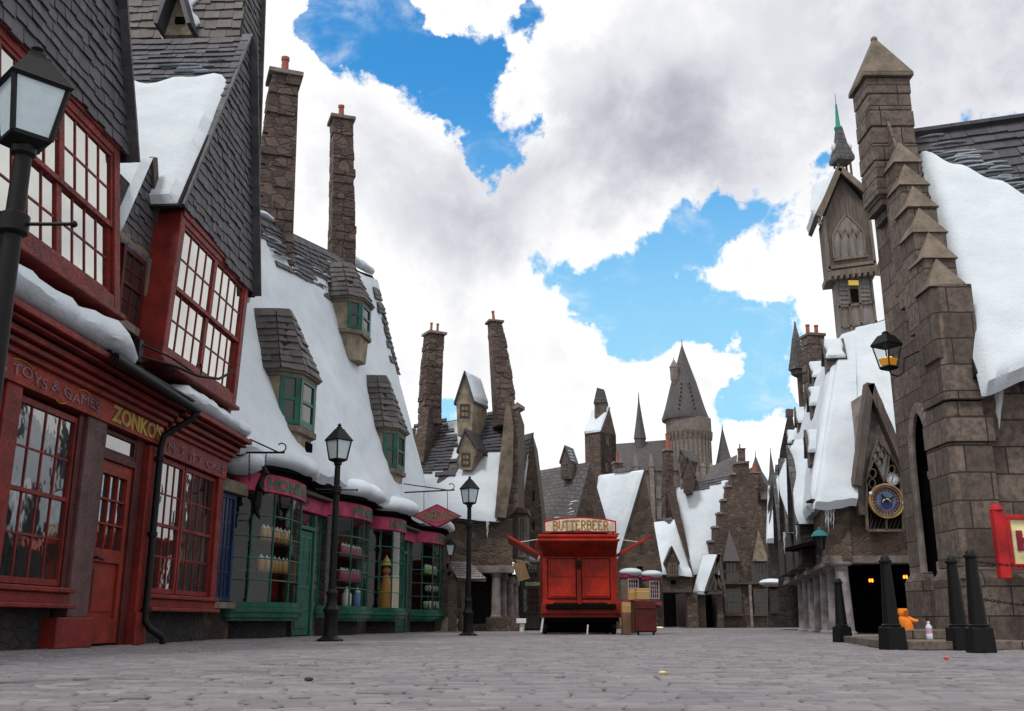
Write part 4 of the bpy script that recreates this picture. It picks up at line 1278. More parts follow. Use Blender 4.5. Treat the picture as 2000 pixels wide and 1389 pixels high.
# hanging signs
def bracket(o, p, q, brace):
    b = MB(); b.tube([p, q], .018, 8); b.tube([brace, p.lerp(q, .88)], .013, 8)
    r = p.lerp(q, .93); dd = (q - p).normalized()
    b.tube([r + dd * (.075 * math.cos(a)) + V((0, 0, .085 + .075 * math.sin(a))) for a in [-1.6 + k * .45 for k in range(10)]], .012, 6)
    return build(b, 'bracket', M_black, o, smooth=True)
def chain(mb, a, b, n=None, r=.010, sag=0.0, link=.05):
    a, b = V(a), V(b); n = n or max(3, int((b - a).length / (link * .72)))
    d = (b - a).normalized(); x = d.cross(V((0, 1, .01))).normalized(); y = d.cross(x)
    for i in range(n):
        c = a.lerp(b, (i + .5) / n) - V((0, 0, sag * 4 * ((i + .5) / n) * (1 - (i + .5) / n)))
        e = x if i % 2 else y
        mb.tube([c + d * (link * .5 * math.cos(t)) + e * (link * .28 * math.sin(t)) for t in [k * math.pi / 3 for k in range(7)]], r * .55, 4, False)
    return mb
y0 = 24.6
pc = at(853, 1008, y0); pa_, pb_ = at(790, 962, y0), at(888, 957, y0)
hs = thing('hanging_sign', 'pink and purple diamond shop sign hanging from a black bracket beside the last bow window', 'hanging sign', pc)
hw, hh = (at(903, 1008, y0) - at(806, 1008, y0)).x / 2, (at(853, 985, y0) - at(853, 1032, y0)).z / 2
b = MB(); b.prism([pc + V((-hw, 0, 0)), pc + V((0, 0, -hh)), pc + V((hw, 0, 0)), pc + V((0, 0, hh))], (0, .05, 0))
bd = build(b, 'board', M_black, hs)
b = MB(); b.prism([pc + V((-hw * .93, -.012, 0)), pc + V((0, -.012, -hh * .91)), pc + V((hw * .93, -.012, 0)), pc + V((0, -.012, hh * .91))], (0, .02, 0))
build(b, 'face', paint('sign_magenta', (.36, .03, .085), .5, .4, (.12, .02, .05)), hs)
lt = MB(); 
def DP(x, y, o):
    k = 1 - abs(x) / (hw * .98)
    return pc + V((x, -.02 - o, (y - .5) * hh * 1.05 * max(.24, k)))
vs, fs, w_ = letters('HONEYDUKES', 1.0, .01, .012); mx = min(v.x for v in vs); ym = max(v.y for v in vs)
lt.add([DP(-hw * .76 + (v.x - mx) / w_ * hw * 1.52, v.y / ym, v.z) for v in vs], fs)
build(lt, 'lettering', plain('sign_green', (.05, .17, .07), .5), hs)
bracket(hs, pa_, pb_, at(788, 945, y0))
for u_ in (828, 874):
    ch_ = MB(); ch_.bar(at(u_, 960, y0), at(u_, 1001, y0), .014); build(ch_, 'hanger', M_black, hs)
y0 = 16.9
ps0 = at(515, 985, y0)
an = thing('animal_sign', 'black carved animal hanging on chains at the corner of the red shop', 'hanging sign', ps0)
bracket(an, at(462, 884, y0), at(556, 884, y0), at(488, 858, y0))
def skin(name, joints, edges, mat, parent, sub=1):
    off = wl(parent)
    me = bpy.data.meshes.new(name); me.from_pydata([V(j[0]) - off for j in joints], edges, []); me.update()
    o = bpy.data.objects.new(name, me); C.objects.link(o); o.parent = parent
    md = o.modifiers.new('skin', 'SKIN'); md.use_smooth_shade = True
    for i, j in enumerate(joints):
        r = j[1]; me.skin_vertices[0].data[i].radius = (r, r) if not isinstance(r, tuple) else r
    me.skin_vertices[0].data[0].use_root = True
    s = o.modifiers.new('sub', 'SUBSURF'); s.levels = sub; s.render_levels = sub
    me.materials.append(mat)
    return o
def q(u, v, d=0.0): return at(u, v, y0 + d)
js = [(q(503, 968), .085), (q(507, 950), .08), (q(512, 934), .05), (q(517, 921), .045), (q(526, 927), .024), (q(502, 988), .08), (q(503, 1004), .045), (q(508, 1014), .02),
      (q(511, 956, -.08), .03), (q(520, 964, -.1), .022), (q(527, 960, -.1), .014), (q(511, 956, .08), .03), (q(517, 968, .1), .02), (q(496, 1000), .03), (q(489, 1010), .016), (q(516, 909, -.03), .010), (q(512, 910, .03), .010)]
es = [(0, 1), (1, 2), (2, 3), (3, 4), (0, 5), (5, 6), (6, 7), (1, 8), (8, 9), (9, 10), (1, 11), (11, 12), (5, 13), (13, 14), (3, 15), (3, 16)]
skin('carved_animal', js, es, M_black, an)
for u_, w_, v_ in ((487, 487, 940), (520, 517, 920)):
    ch_ = MB(); chain(ch_, at(u_, 886, y0), at(w_, v_, y0)); build(ch_, 'chain', M_black, an)

# ------------------------------------------------------------------ helpers for the houses round the square
def px_prism(px, y, vec, mb=None):
    mb = mb or MB()
    mb.prism([at(u, v, y) for u, v in px], vec)
    return mb
def roof4(parent, a, b, c, d, snow=True, patches=(), thick=.14, rh=.17, tw=.24, name='roof', mat=None, slab=.12, nu=24, nv=24, drip=.05, tmat=None, top=.99, lump=.05):
    """A roof face with eaves a-b and ridge d-c; a snow blanket with slates breaking through in patches."""
    a, b, c, d = V(a), V(b), V(c), V(d)
    n = quad_n(a, b, c, d); Pq = quad(a, b, c, d)
    r = MB(); r.hexa([p - n * slab for p in (a, b, c, d)], [a, b, c, d])
    o = build(r, name, mat or M_slatef, parent)
    Lu = ((b - a).length + (c - d).length) / 2; Lv = ((d - a).length + (c - b).length) / 2
    lift = .01
    if snow:
        s = MB(); snow_sheet(s, lambda u, v: Pq(u, v * top), n, nu, nv, thick, .05, lump, drip, .9)
        build(s, 'snow', M_snow, o, smooth=True)
        lift = thick + lump * .3
    for poly, soft in patches:
        t = MB(); seed = random.uniform(0, 50); pl = [(x * Lu, y * Lv) for x, y in poly]
        y0 = min(p[1] for p in pl); y1 = max(p[1] for p in pl)
        def keep(x, y, pl=pl, seed=seed, y0=y0, y1=y1, soft=soft):
            sp_ = span(pl, min(max(y + .01, y0 + .02), y1 - .02))
            if not sp_: return False
            e = min((y - y0) / max(.01, (y1 - y0) * soft), (x - sp_[0]) / max(.01, (sp_[1] - sp_[0]) * soft), (sp_[1] - x) / max(.01, (sp_[1] - sp_[0]) * soft) + (1 if sp_[1] > Lu * .97 else 0), 1.2)
            return nz((x * .9 / tw * .24, y * 5 / rh * .17, seed), 1.0) * .55 + e > .42
        slates(t, lambda x, y: Pq(x / Lu, y / Lv) + n * lift, n, pl, rh, tw, .05, .012, keep)
        if t.f: build(t, 'slate_tile', tmat or M_slate, o, recalc=False)
    return o
def small_window(F, u0, v0, u1, v1, parent, cols=2, rows=4, n=.02, mf=None, mg=None, fw=.06, name='window', sash=True):
    s0, z1 = F.hit(u0, v0, n); s1, z0 = F.hit(u1, v1, n)
    return window(F.W, min(s0, s1), max(s0, s1), min(z0, z1), max(z0, z1), n, parent, cols, rows, mf or M_timberd, mg or M_glassp, fw, fw * .4, .07, sash, name)
def gabled_dormer(parent, y, L, Rr, apex, botL, botR, vec, wall, roofmat, snow=True, win=(2, 2), over=.08, wmat=None, wpx=None, gmat=None):
    """An upright dormer: gable front traced at depth y, running back along vec."""
    vec = V(vec)
    b = MB(); b.prism([at(*p, y) for p in (botL, botR, Rr, apex, L)], vec)
    o = build(b, 'dormer', wall, parent)
    pl, pr, pa = at(*L, y), at(*Rr, y), at(*apex, y)
    f = -vec.normalized() * over
    for side, (e, sg) in enumerate(((pl, -1), (pr, 1))):
        dr = (e - pa); ee = e + dr.normalized() * over * 1.2
        up = V((0, 0, over * .9)) + V((sg * .01, 0, 0))
        r = MB(); r.hexa([ee + f, pa + f, pa + vec, ee + vec], [ee + f + up, pa + f + up, pa + vec + up, ee + vec + up])
        ro = build(r, 'dormer_roof', roofmat, o)
        if snow and (snow is True or side in snow):
            s = MB(); k = .04
            snow_sheet(s, quad(ee + f * .4 + up, ee + vec + up, pa + vec + up, pa + f * .4 + up), V((sg, -.1, .6)), 10, 10, .09, .15, .02)
            build(s, 'snow', M_snow, ro, smooth=True)
    if win:
        F = Fac((0, y), (1, y))
        (ul, vt), (ur, vb) = wpx if wpx else ((L[0] + (Rr[0] - L[0]) * .24, L[1] + 3), (L[0] + (Rr[0] - L[0]) * .76, L[1] + (botL[1] - L[1]) * .72))
        small_window(F, ul, vt, ur, vb, o, win[0], win[1], .03, wmat or M_timberd, gmat or M_glassp, .05)
    return o
def icicles(name, label, px_list, y):
    t = thing(name, label, 'icicle', at(px_list[0][0], px_list[0][1], y))
    for (u, v0, v1, w) in px_list:
        a, b = at(u, v0, y), at(u, v1, y); m = MB(); k = 7
        pts = [a.lerp(b, i / k) + V((.012 * math.sin(i * 2.1), .012 * math.cos(i * 1.7), 0)) for i in range(k + 1)]
        m.tube(pts, [max(.004, w * (1 - i / k) ** .8 * (1 + .18 * math.sin(i * 3))) for i in range(k + 1)], 8)
        build(m, 'spike', M_ice, t, smooth=True)
    return t

# ------------------------------------------------------------------ stone inn with two leaning chimneys
si = thing('stone_inn', 'stone inn with two tall leaning chimneys, snowy roof and a columned passage under it', 'house', at(935, 1229, 33))
F33 = Fac((0, 32.9), (1, 32.9))
X = lambda u, y=32.9, v=1060: at(u, v, y).x
wmb = MB(); wmb.xbox(X(795), X(1001), 32.9, 36.5, 1.9, 3.55)
build(wmb, 'wall', M_rubble, si)
wmb = MB(); wmb.xbox(X(790), X(906), 33.1, 36.4, 0, 1.89)
build(wmb, 'lower_wall', M_rubble, si)
wmb = MB(); wmb.xbox(X(906) + .005, X(1020), 35.6, 36.4, 0, 1.89)
build(wmb, 'passage_back', M_rubbled, si)
wmb = MB(); wmb.xbox(X(925), X(1004), 32.78, 33.1, 1.80, 2.03)
build(wmb, 'lintel', M_smooth, si, bevel=.02)
wmb = MB(); wmb.xbox(X(950), X(1012), 32.75, 33.5, 0, .42); wmb.xbox(X(905), X(950), 33.2, 33.6, 0, .22)
build(wmb, 'passage_plinth', M_rubble, si, bevel=.02)
for u, y, vt in ((969, 33.0, 1119), (981, 33.9, 1128), (995, 34.6, 1133), (1004, 35.3, 1138)):
    m = MB(); p = at(u, 1150, y); zt = at(u, vt, y).z
    m.lathe([(.19, .40), (.19, .46), (.155, .5), (.135, zt - .14), (.17, zt - .1), (.19, zt - .06), (.19, zt + .10)], (p.x, p.y, 0), 14)
    build(m, 'column', M_smooth, si, smooth=True)
a, b, c, d = at(796, 1003, 32.6), at(975, 1019, 32.6), at(992, 800, 36.0), at(796, 838, 36.0)
inr = roof4(si, a, b, c, d, True, [([(.06, .36), (.50, .30), (.52, .72), (.40, .98), (.06, .98)], .30), ([(.60, .48), (1.0, .58), (1.0, .98), (.66, .98)], .25), ([(-.02, .60), (.08, .55), (.08, .95), (-.02, .97)], .2)], .14, .17, .26)
bk = MB(); bk.hexa([V((a.x, 36.0, 1.9)), V((b.x, 36.0, 1.9)), V((b.x, 39, 1.9)), V((a.x, 39, 1.9))], [d - V((0, .02, .1)), c - V((0, .02, .1)), V((c.x, 36.4, c.z - .3)), V((d.x, 36.4, d.z - .3))])
build(bk, 'rear_roof', M_slatef, si)
pp = px_prism([(966, 1010), (974, 915), (988, 787), (994, 786), (1003, 830), (1001, 930), (988, 1012)], 32.55, (.15, 3.2, 0))
build(pp, 'verge_buttress', M_capst, si, bevel=.02)
pp = px_prism([(1001, 838), (1001, 800), (1010, 790), (1012, 793), (1012, 990), (990, 1012), (1000, 930)], 32.75, (.25, 3.4, 0))
build(pp, 'gable_wall', M_rubbles, si)
pp = px_prism([(1000, 795), (1010, 785), (1014, 788), (1014, 794), (1003, 800)], 32.7, (.2, .6, 0))
build(pp, 'coping', M_smooth, si)
# chimneys
fl = MB(); B = at(838, 905, 35.0); 
fl.hexa([at(806, 880, 34.4), at(826, 905, 34.0), at(862, 850, 35.6), at(848, 842, 36.4)], [at(824, 795, 34.7), at(838, 795, 34.5), at(856, 795, 35.1), at(842, 795, 35.4)])
build(fl, 'chimney_base', M_rubbles, si)
chimney(si, at(839, 830, 35), at(848, 656, 35), .66, .58, .38, ch=.2, cap=1.24, yaw=.5, bend=-.05, pots=((.12, 0), (-.13, 0)), pr=.05)
chimney(si, at(986, 835, 35), at(966, 632, 35), .72, .46, .4, ch=.19, cap=1.26, yaw=.3, bend=.10, pots=((-.02, 0),), pr=.055)
gabled_dormer(si, 34.3, (891, 786), (925, 782), (909, 730), (894, 852), (921, 849), (.45, 1.1, .02), M_render, M_slate, (1,), (2, 2), .10, M_timberd, ((898, 789), (917, 815)))
gabled_dormer(si, 33.6, (896, 880), (932, 876), (910, 842), (897, 916), (920, 918), (.35, 1.1, .02), M_render, M_slate, False, (2, 2), .10, M_timberd, ((901, 884), (918, 910)))
small_window(F33, 907, 1032, 934, 1074, si, 2, 2, .04, M_timberd, M_glassl, .14)
# timber oriel on the corner
F34 = Fac((0, 33.2), (1, 33.2))
om = px_prism([(993, 1000), (1028, 1002), (1028, 1095), (998, 1090)], 33.2, (.12, 1.2, 0))
orl = build(om, 'oriel', M_timberd, si)
small_window(F34, 996, 1010, 1010, 1086, orl, 2, 4, .03, M_timberd, M_glassl, .05)
small_window(F34, 1012, 1010, 1027, 1088, orl, 3, 5, .03, M_timber, M_glassl, .05)
om = px_prism([(990, 990), (1030, 992), (1032, 1003), (990, 1001)], 33.1, (.12, 1.4, 0)); build(om, 'oriel_cornice', M_timberd, orl, bevel=.02)
om = px_prism([(997, 1091), (1030, 1096), (1032, 1102), (1000, 1097)], 33.1, (.12, 1.3, 0)); build(om, 'oriel_sill', M_timber, orl, bevel=.02)
s = MB(); s.ball(at(997, 987, 33.4), .16, 10, 8, (1.1, 1, .5)); build(s, 'snow_cap', M_snow, orl, smooth=True)
icicles('icicle', 'single icicle under the snowy eaves of the stone inn', [(952, 1018, 1052, .05)], 32.55)
# lantern under the last bow window
ln = thing('wall_lantern', 'small black lantern on the dark wall just past the last bow window', 'wall lantern', at(880, 1070, 31))
m = MB(); p = at(880, 1075, 31)
m.lathe([(.10, -.16), (.10, -.14)], p, 4, math.pi / 4); m.lathe([(.24, .16), (.2, .2), (.08, .30), (.02, .34)], p, 4, math.pi / 4)
for k in range(4):
    an_ = math.pi / 4 + k * math.pi / 2; m.bar(p + V((.10 * math.cos(an_), .10 * math.sin(an_), -.15)), p + V((.19 * math.cos(an_), .19 * math.sin(an_), .16)), .02)
m.tube([p + V((0, 0, -.15)), p + V((0, 0, -.3)), p + V((-.1, 1.0, -.36))], .015, 6); m.tube([p + V((0, 0, .3)), p + V((-.4, .2, .36)), p + V((-.5, 2.0, .3))], .015, 6)
build(m, 'lantern_frame', M_black, ln)
m = MB(); m.lathe([(.095, -.14), (.185, .155)], p, 4, math.pi / 4); build(m, 'lantern_glass', M_lampg, ln)
# small timber porch roof
po = thing('timber_porch', 'small timber porch with a grey boarded roof against the stone inn', 'porch', at(905, 1235, 31))
m = MB(); m.hexa([at(894, 1134, 30.9), at(949, 1136, 30.9), at(918, 1104, 31.9), at(874, 1102, 31.9)], [at(894, 1131, 30.9), at(949, 1133, 30.9), at(918, 1101, 31.9), at(874, 1099, 31.9)])
pr0 = build(m, 'roof', M_grey, po)
m = MB(); Fq = quad(at(894, 1131, 30.85), at(949, 1133, 30.85), at(918, 1101, 31.9), at(874, 1099, 31.9))
slates(m, lambda x, y: Fq(x / .9, y / .9) + V((0, -.01, .02)), V((0, -.7, .7)), [(0, 0), (.9, 0), (.9, .9), (0, .9)], .13, .16, .03)
build(m, 'shingle_tile', M_grey, pr0, recalc=False)
m = MB()
for p_, q_ in (((874, 1101), (868, 1130)), ((874, 1101), (894, 1133)), ((866, 1133), (896, 1134)), ((874, 1104), (878, 1132)), ((872, 1128), (880, 1116)), ((890, 1130), (878, 1116))):
    m.bar(at(*p_, 31.0), at(*q_, 31.0), .07)
build(m, 'truss', M_timberd, po)
m = MB(); m.bar(at(884, 1134, 31), at(884, 1238, 31), .30, .25); build(m, 'stone_post', M_rubble, po)
m = MB(); m.bar(at(905, 1134, 31), at(905, 1238, 31), .10, .1); build(m, 'post', M_timberd, po)
tb = thing('tool_board', 'pale curved boards leaning behind the stone post of the timber porch', 'board', at(873, 1236, 31.6))
m = px_prism([(860, 1232), (866, 1208), (872, 1205), (875, 1206), (874, 1236), (866, 1235)], 31.6, (0, .05, 0)); build(m, 'board', M_cream, tb)
m = px_prism([(889, 1208), (895, 1210), (892, 1222), (894, 1234), (888, 1232)], 31.6, (0, .05, 0)); build(m, 'board', M_cream, tb)
ub = thing('utility_bucket', 'white bucket with a square lid standing on the paving at the inn corner', 'bucket', at(1018, 1236, 27))
m = MB(); p = gnd(1019, 1234); m.lathe([(.07, 0), (.09, .22), (.10, .22), (.10, .24)], p, 14); build(m, 'bucket', M_white, ub, smooth=True)
m = MB(); m.xbox(p.x - .16, p.x + .13, p.y - .14, p.y + .14, .245, .38); build(m, 'lid', M_white, ub, bevel=.01)

# ------------------------------------------------------------------ narrow stone house with the dark shop
nh = thing('narrow_house', 'narrow steep gabled stone house behind the inn with a dark shop below', 'house', at(1030, 1228, 37))
F37 = Fac((0, 37), (1, 37))
m = px_prism([(1012, 1232), (1012, 1000), (1024, 930), (1040, 846), (1050, 930), (1058, 1000), (1062, 1232)], 37, (.3, 4, 0))
build(m, 'wall', M_rubbles, nh)
roof4(nh, at(988, 1020, 36.5), at(1017, 1010, 36.8), at(1040, 846, 37.2), at(985, 860, 38.0), True, [([(0, .70), (1.02, .70), (1.02, .99), (0, .99)], .3)], .1, .18, .25)
for (u0, v0, u1, v1) in ((1041, 958, 1044, 978), (1041, 1018, 1044, 1035)):
    s0, z1 = F37.hit(u0, v0, .02); s1, z0 = F37.hit(u1, v1, .02); m = MB(); m.box(F37.W, s0, s1, -.1, .015, z0, z1); build(m, 'slit_window', M_dark, nh)
F36 = Fac((0, 36.6), (1, 36.6))
m = px_prism([(1014, 1228), (1014, 1096), (1058, 1096), (1058, 1228)], 36.6, (0, .38, 0)); shp = build(m, 'shopfront', M_timberd, nh)
small_window(F36, 1022, 1098, 1052, 1130, shp, 4, 2, .05, M_timberd, M_glassl, .06)
small_window(F36, 1020, 1146, 1054, 1198, shp, 5, 4, .05, M_timberd, M_glassl, .06)
s0, z0 = F36.hit(1026, 1144, .06); s1, _ = F36.hit(1056, 1144, .06)
m = MB(); write(m, 'DOGWEED', .17, lambda x, y, o: F36.W(x, .07 + o, y), s0, (s1 - s0) * 1.45, .008, .01, z0); build(m, 'lettering', plain('pale_green_lettering', (.45, .62, .30), .6), shp)
s = MB(); s.ball(at(1040, 1091, 36.5), .34, 14, 8, (1.0, .8, .45)); build(s, 'snow_cap', M_snow, shp, smooth=True)
bb = thing('hanging_board', 'brown hanging board tilted under the timber oriel of the inn', 'hanging sign', at(1018, 1130, 33))
m = px_prism([(1001, 1101), (1024, 1096), (1035, 1130), (1012, 1136)], 32.9, (0, .06, 0)); build(m, 'board', wood('board_brown', (.20, .12, .06), (.30, .19, .10)), bb)
for u_ in (1006, 1022):
    m = MB(); m.bar(at(u_, 1100, 32.93), at(u_, 1092, 33.2), .02); build(m, 'hanger', M_black, bb)

# ------------------------------------------------------------------ slate house
sh_ = thing('slate_house', 'stone house with a large bare slate roof and one small dormer', 'house', at(1120, 1228, 43))
bL, bR = at(1117, 1035, 42), at(1190, 1035, 44)
Fs = Fac(bL, bR)
ap = Fs.P(1152, 904)
g0 = lambda p: V((p.x, p.y, 0))
m = MB(); m.prism([g0(bL), g0(bR), bR, ap, bL], Fs.n * -1 * (1 if Fs.n.y < 0 else -1) * .6); build(m, 'gable_wall', M_rubbles, sh_)
lv = at(1040, 922, 44.5) - ap
a = at(1030, 1040, 42.3); d = at(1030, 923, 44.6)
m = MB(); m.hexa([g0(a) + V((0, .3, 0)), g0(bL) + V((0, .3, 0)), g0(bR), g0(a) + V((0, 4, 0))], [a + V((0, .3, 0)), bL + V((0, .3, 0)), bR, a + V((0, 4, 0))]); build(m, 'wall', M_rubbles, sh_)
rf = roof4(sh_, a, bL + V((.02, -.1, 0)), ap + V((0, -.05, .03)), d, False, [], slab=.15, mat=M_slatef)
Lq = quad(a, bL, ap, d); nq = quad_n(a, bL, ap, d)
for k in range(11):
    s = MB(); v = .04 + .034 * k + random.uniform(-.01, .01); u0 = .48 + .02 * k + random.uniform(0, .10); u1 = min(.99, u0 + random.uniform(.12, .4))
    snow_roll(s, [Lq(u0, v) + nq * .05, Lq((u0 + u1) / 2, v + .004) + nq * .05, Lq(u1, v + .012) + nq * .05], .15 * random.uniform(.6, 1.1), .06, 8, .4, sub=5)
    build(s, 'snow_strip', M_snow, rf, smooth=True)
s = MB(); snow_sheet(s, lambda u, v: Lq(.05 + .95 * u, -.10 + .16 * v), nq, 14, 8, .14, .2, .05); build(s, 'snow', M_snow, rf, smooth=True)
gabled_dormer(sh_, 42.6, (1095, 902), (1113, 899), (1104, 873), (1095, 935), (1114, 935), (.40, 1.0, .02), M_brown, M_slate, False, (2, 4), .08, M_brown, ((1097, 905), (1111, 931)))
roof_s = MB()
for k in range(4):
    s = MB(); p = at(1109 + 2 * k, 880 + 6 * k, 42.7); s.tube([p, p + V((.18, .3, 0))], [.025, .02], 6); build(s, 'snow_strip', M_snow, rf, smooth=True)
small_window(Fs, 1146, 995, 1160, 1010, sh_, 2, 2, .03, M_timberd, M_glassp, .05)

# ------------------------------------------------------------------ tall tower house with a lantern dormer
th = thing('tower_house', 'tall narrow stone tower house with a snowy gable and small lantern on its ridge', 'house', at(1170, 1225, 62))
bL, bR = at(1172, 842, 61.5), at(1203, 850, 63.5); Fs = Fac(bL, bR); ap = Fs.P(1190, 796)
fl_ = at(1142, 846, 62.5)
m = MB(); m.prism([g0(bL), g0(bR), bR, ap, bL], (.1, 2.2, 0)); build(m, 'gable_wall', M_rubbles, th)
m = MB(); m.hexa([g0(fl_), g0(bL), g0(bR), g0(fl_) + V((.5, 3, 0))], [fl_, bL, bR, fl_ + V((.5, 3, 0))]); build(m, 'wall', M_rubbles, th)
rd = at(1157, 803, 63.6)
roof4(th, fl_ + V((-.05, -.1, -.06)), bL + V((0, -.12, -.05)), ap + V((0, -.05, .04)), rd, True, [], .12, drip=.02)
Ff = Fac(fl_, bL)
small_window(Ff, 1149, 853, 1157, 871, th, 2, 3, .03, M_brown, M_glassp, .06)
small_window(Fs, 1184, 853, 1189, 870, th, 2, 3, .05, M_brown, M_glassp, .06)
small_window(Fs, 1183, 904, 1188, 922, th, 2, 3, .05, M_brown, M_glassp, .06)
lb = px_prism([(1161, 815), (1184, 812), (1184, 786), (1161, 787)], 62.3, (.2, 1.0, 0)); lo_ = build(lb, 'lantern_dormer', M_brown, th)
F62 = Fac((0, 62.3), (1, 62.3)); small_window(F62, 1164, 789, 1171, 806, lo_, 2, 3, .03, M_timberd, M_glassp, .05)
lb = px_prism([(1159, 787), (1186, 785), (1180, 761), (1166, 757)], 62.2, (.2, 1.2, 0)); build(lb, 'lantern_roof', M_slatef, lo_)

# ------------------------------------------------------------------ snow roofed house with two pink shop bays
ph = thing('pink_bay_house', 'steep snow roofed stone house with two small pink shop bays right of the drinks cart', 'house', at(1250, 1227, 45))
bL, bR = at(1204, 1092, 43.0), at(1293, 1110, 44.0); Fs = Fac(bL, bR); ap = Fs.P(1258, 918)
m = MB(); m.prism([g0(bL), g0(bR), bR, ap, bL], (-.2, 1.2, 0)); build(m, 'gable_wall', M_rubble, ph)
a = at(1150, 1070, 44.5); d = at(1170, 927, 46.5)
m = MB(); m.hexa([g0(a), g0(bL), g0(bR) + V((0, .2, 0)), g0(a) + V((1, 4, 0))], [a, bL, bR + V((0, .2, 0)), a + V((1, 4, 0))]); build(m, 'wall', M_rubbles, ph)
roof4(ph, a, bL + V((0, -.12, -.1)), ap + V((0, -.06, .04)), d, True, [([(.25, .93), (.85, .93), (.8, 1.0), (.3, 1.0)], .3)], .13)
for (u0, v0, u1, v1) in ((1244, 1106, 1256, 1120),):
    s0, z1 = Fs.hit(u0, v0, .02); s1, z0 = Fs.hit(u1, v1, .02); m = MB(); m.box(Fs.W, s0, s1, -.1, .012, z0, z1); build(m, 'vent_opening', M_dark, ph)
    m = MB(); m.box(Fs.W, s0 - .12, s1 + .16, -.1, .05, z0 - .18, z0 - .02); build(m, 'ledge', M_smooth, ph)
small_window(Fs, 1247, 1058, 1258, 1080, ph, 2, 3, .03, M_timberd, M_glassl, .08)
def pink_bay(u0, u1, vtop, vband, vwin, vsill):
    s0, zt = Fs.hit(u0, vband - 8, .3); s1, _ = Fs.hit(u1, vband - 8, .3); zb = Fs.hit(u0, vband, .3)[1]; zw = Fs.hit(u0, vwin, .3)[1]; zs = Fs.hit(u0, vsill, .3)[1]
    def pl(g): return [(s0 - g, 0), (s0 + .12 - g * .4, .32 + g), (s1 - .12 + g * .4, .32 + g), (s1 + g, 0)]
    m = MB(); m.prism([Fs.W(s, n, zs) for s, n in pl(0)], V((0, 0, zt - zs))); o = build(m, 'shop_bay', M_capst, ph)
    m = MB(); m.prism([Fs.W(s, n, zb) for s, n in pl(.05)], V((0, 0, zt - zb))); build(m, 'fascia', M_pink, o)
    m = MB(); m.prism([Fs.W(s, n, zs - .12) for s, n in pl(.08)], V((0, 0, .12))); build(m, 'sill', M_pink, o)
    m = MB(); m.prism([Fs.W(s, n, 0) for s, n in pl(-.1)], V((0, 0, zs - .13))); build(m, 'plinth', M_rubbles, o)
    window(Fs.W, s0 + .14, s1 - .14, zw, zb - .04, .36, o, 4, 4, plain('pale_lattice_' + str(u0), (.42, .33, .35), .6), M_glassl, .05, .03, .05, False)
    s = MB(); c = Fs.W((s0 + s1) / 2, .16, zt + .06); s.ball(c, (s1 - s0) / 2 * 1.22, 18, 10, (1, .75, .36)); build(s, 'snow_cap', M_snow, o, smooth=True)
pink_bay(1219, 1251, 1110, 1128, 1166, 1172)
pink_bay(1261, 1291, 1113, 1132, 1170, 1176)
chimney(ph, at(1206, 950, 46), at(1206, 906, 46), .42, .38, .45, ch=.2, yaw=.3, pots=((0, 0),), pr=.075)

# ------------------------------------------------------------------ snowy barn
bn = thing('snowy_barn', 'low stone barn with a broad black doorway, snowy roof and one little dormer', 'barn', at(1320, 1225, 55))
F55 = Fac((0, 55), (1, 55))
m = px_prism([(1284, 1118), (1352, 1124), (1352, 1158), (1284, 1158)], 55, (0, .5, 0)); build(m, 'wall', M_rubble, bn)
m = px_prism([(1284, 1157), (1352, 1157), (1352, 1150), (1284, 1150)], 54.8, (0, .7, 0)); build(m, 'lintel', M_timberd, bn)
m = MB(); m.xbox(at(1342, 1150, 55).x, at(1362, 1150, 55).x, 55.1, 59, 0, at(1342, 1157, 55).z); build(m, 'pier', M_rubbles, bn)
m = MB(); m.xbox(at(1280, 1150, 55).x, at(1288, 1150, 55).x, 55.1, 59, 0, at(1342, 1157, 55).z); build(m, 'pier', M_rubbles, bn)
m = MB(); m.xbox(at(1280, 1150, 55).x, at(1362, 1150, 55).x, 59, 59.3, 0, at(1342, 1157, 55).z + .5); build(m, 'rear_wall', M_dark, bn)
s0, z1 = F55.hit(1310, 1133, .02); s1, z0 = F55.hit(1320, 1142, .02); m = MB(); m.box(F55.W, s0, s1, -.1, .012, z0, z1); build(m, 'vent_opening', M_dark, bn)
roof4(bn, at(1278, 1120, 54.7), at(1354, 1126, 54.7), at(1317, 1014, 57.5), at(1276, 1020, 57.5), True, [([(.55, .88), (.8, .86), (.85, 1.0), (.5, 1.0)], .25)], .16)
m = px_prism([(1317, 1016), (1322, 1018), (1356, 1126), (1352, 1126)], 54.9, (.5, 2.6, 0)); build(m, 'verge_wall', M_rubbles, bn)
gabled_dormer(bn, 54.5, (1299, 1098), (1325, 1098), (1312, 1070), (1303, 1127), (1325, 1127), (.1, 1.6, 0), M_rubbles, M_slate, False, (3, 3), .12, M_timber, ((1305, 1101), (1322, 1124)))

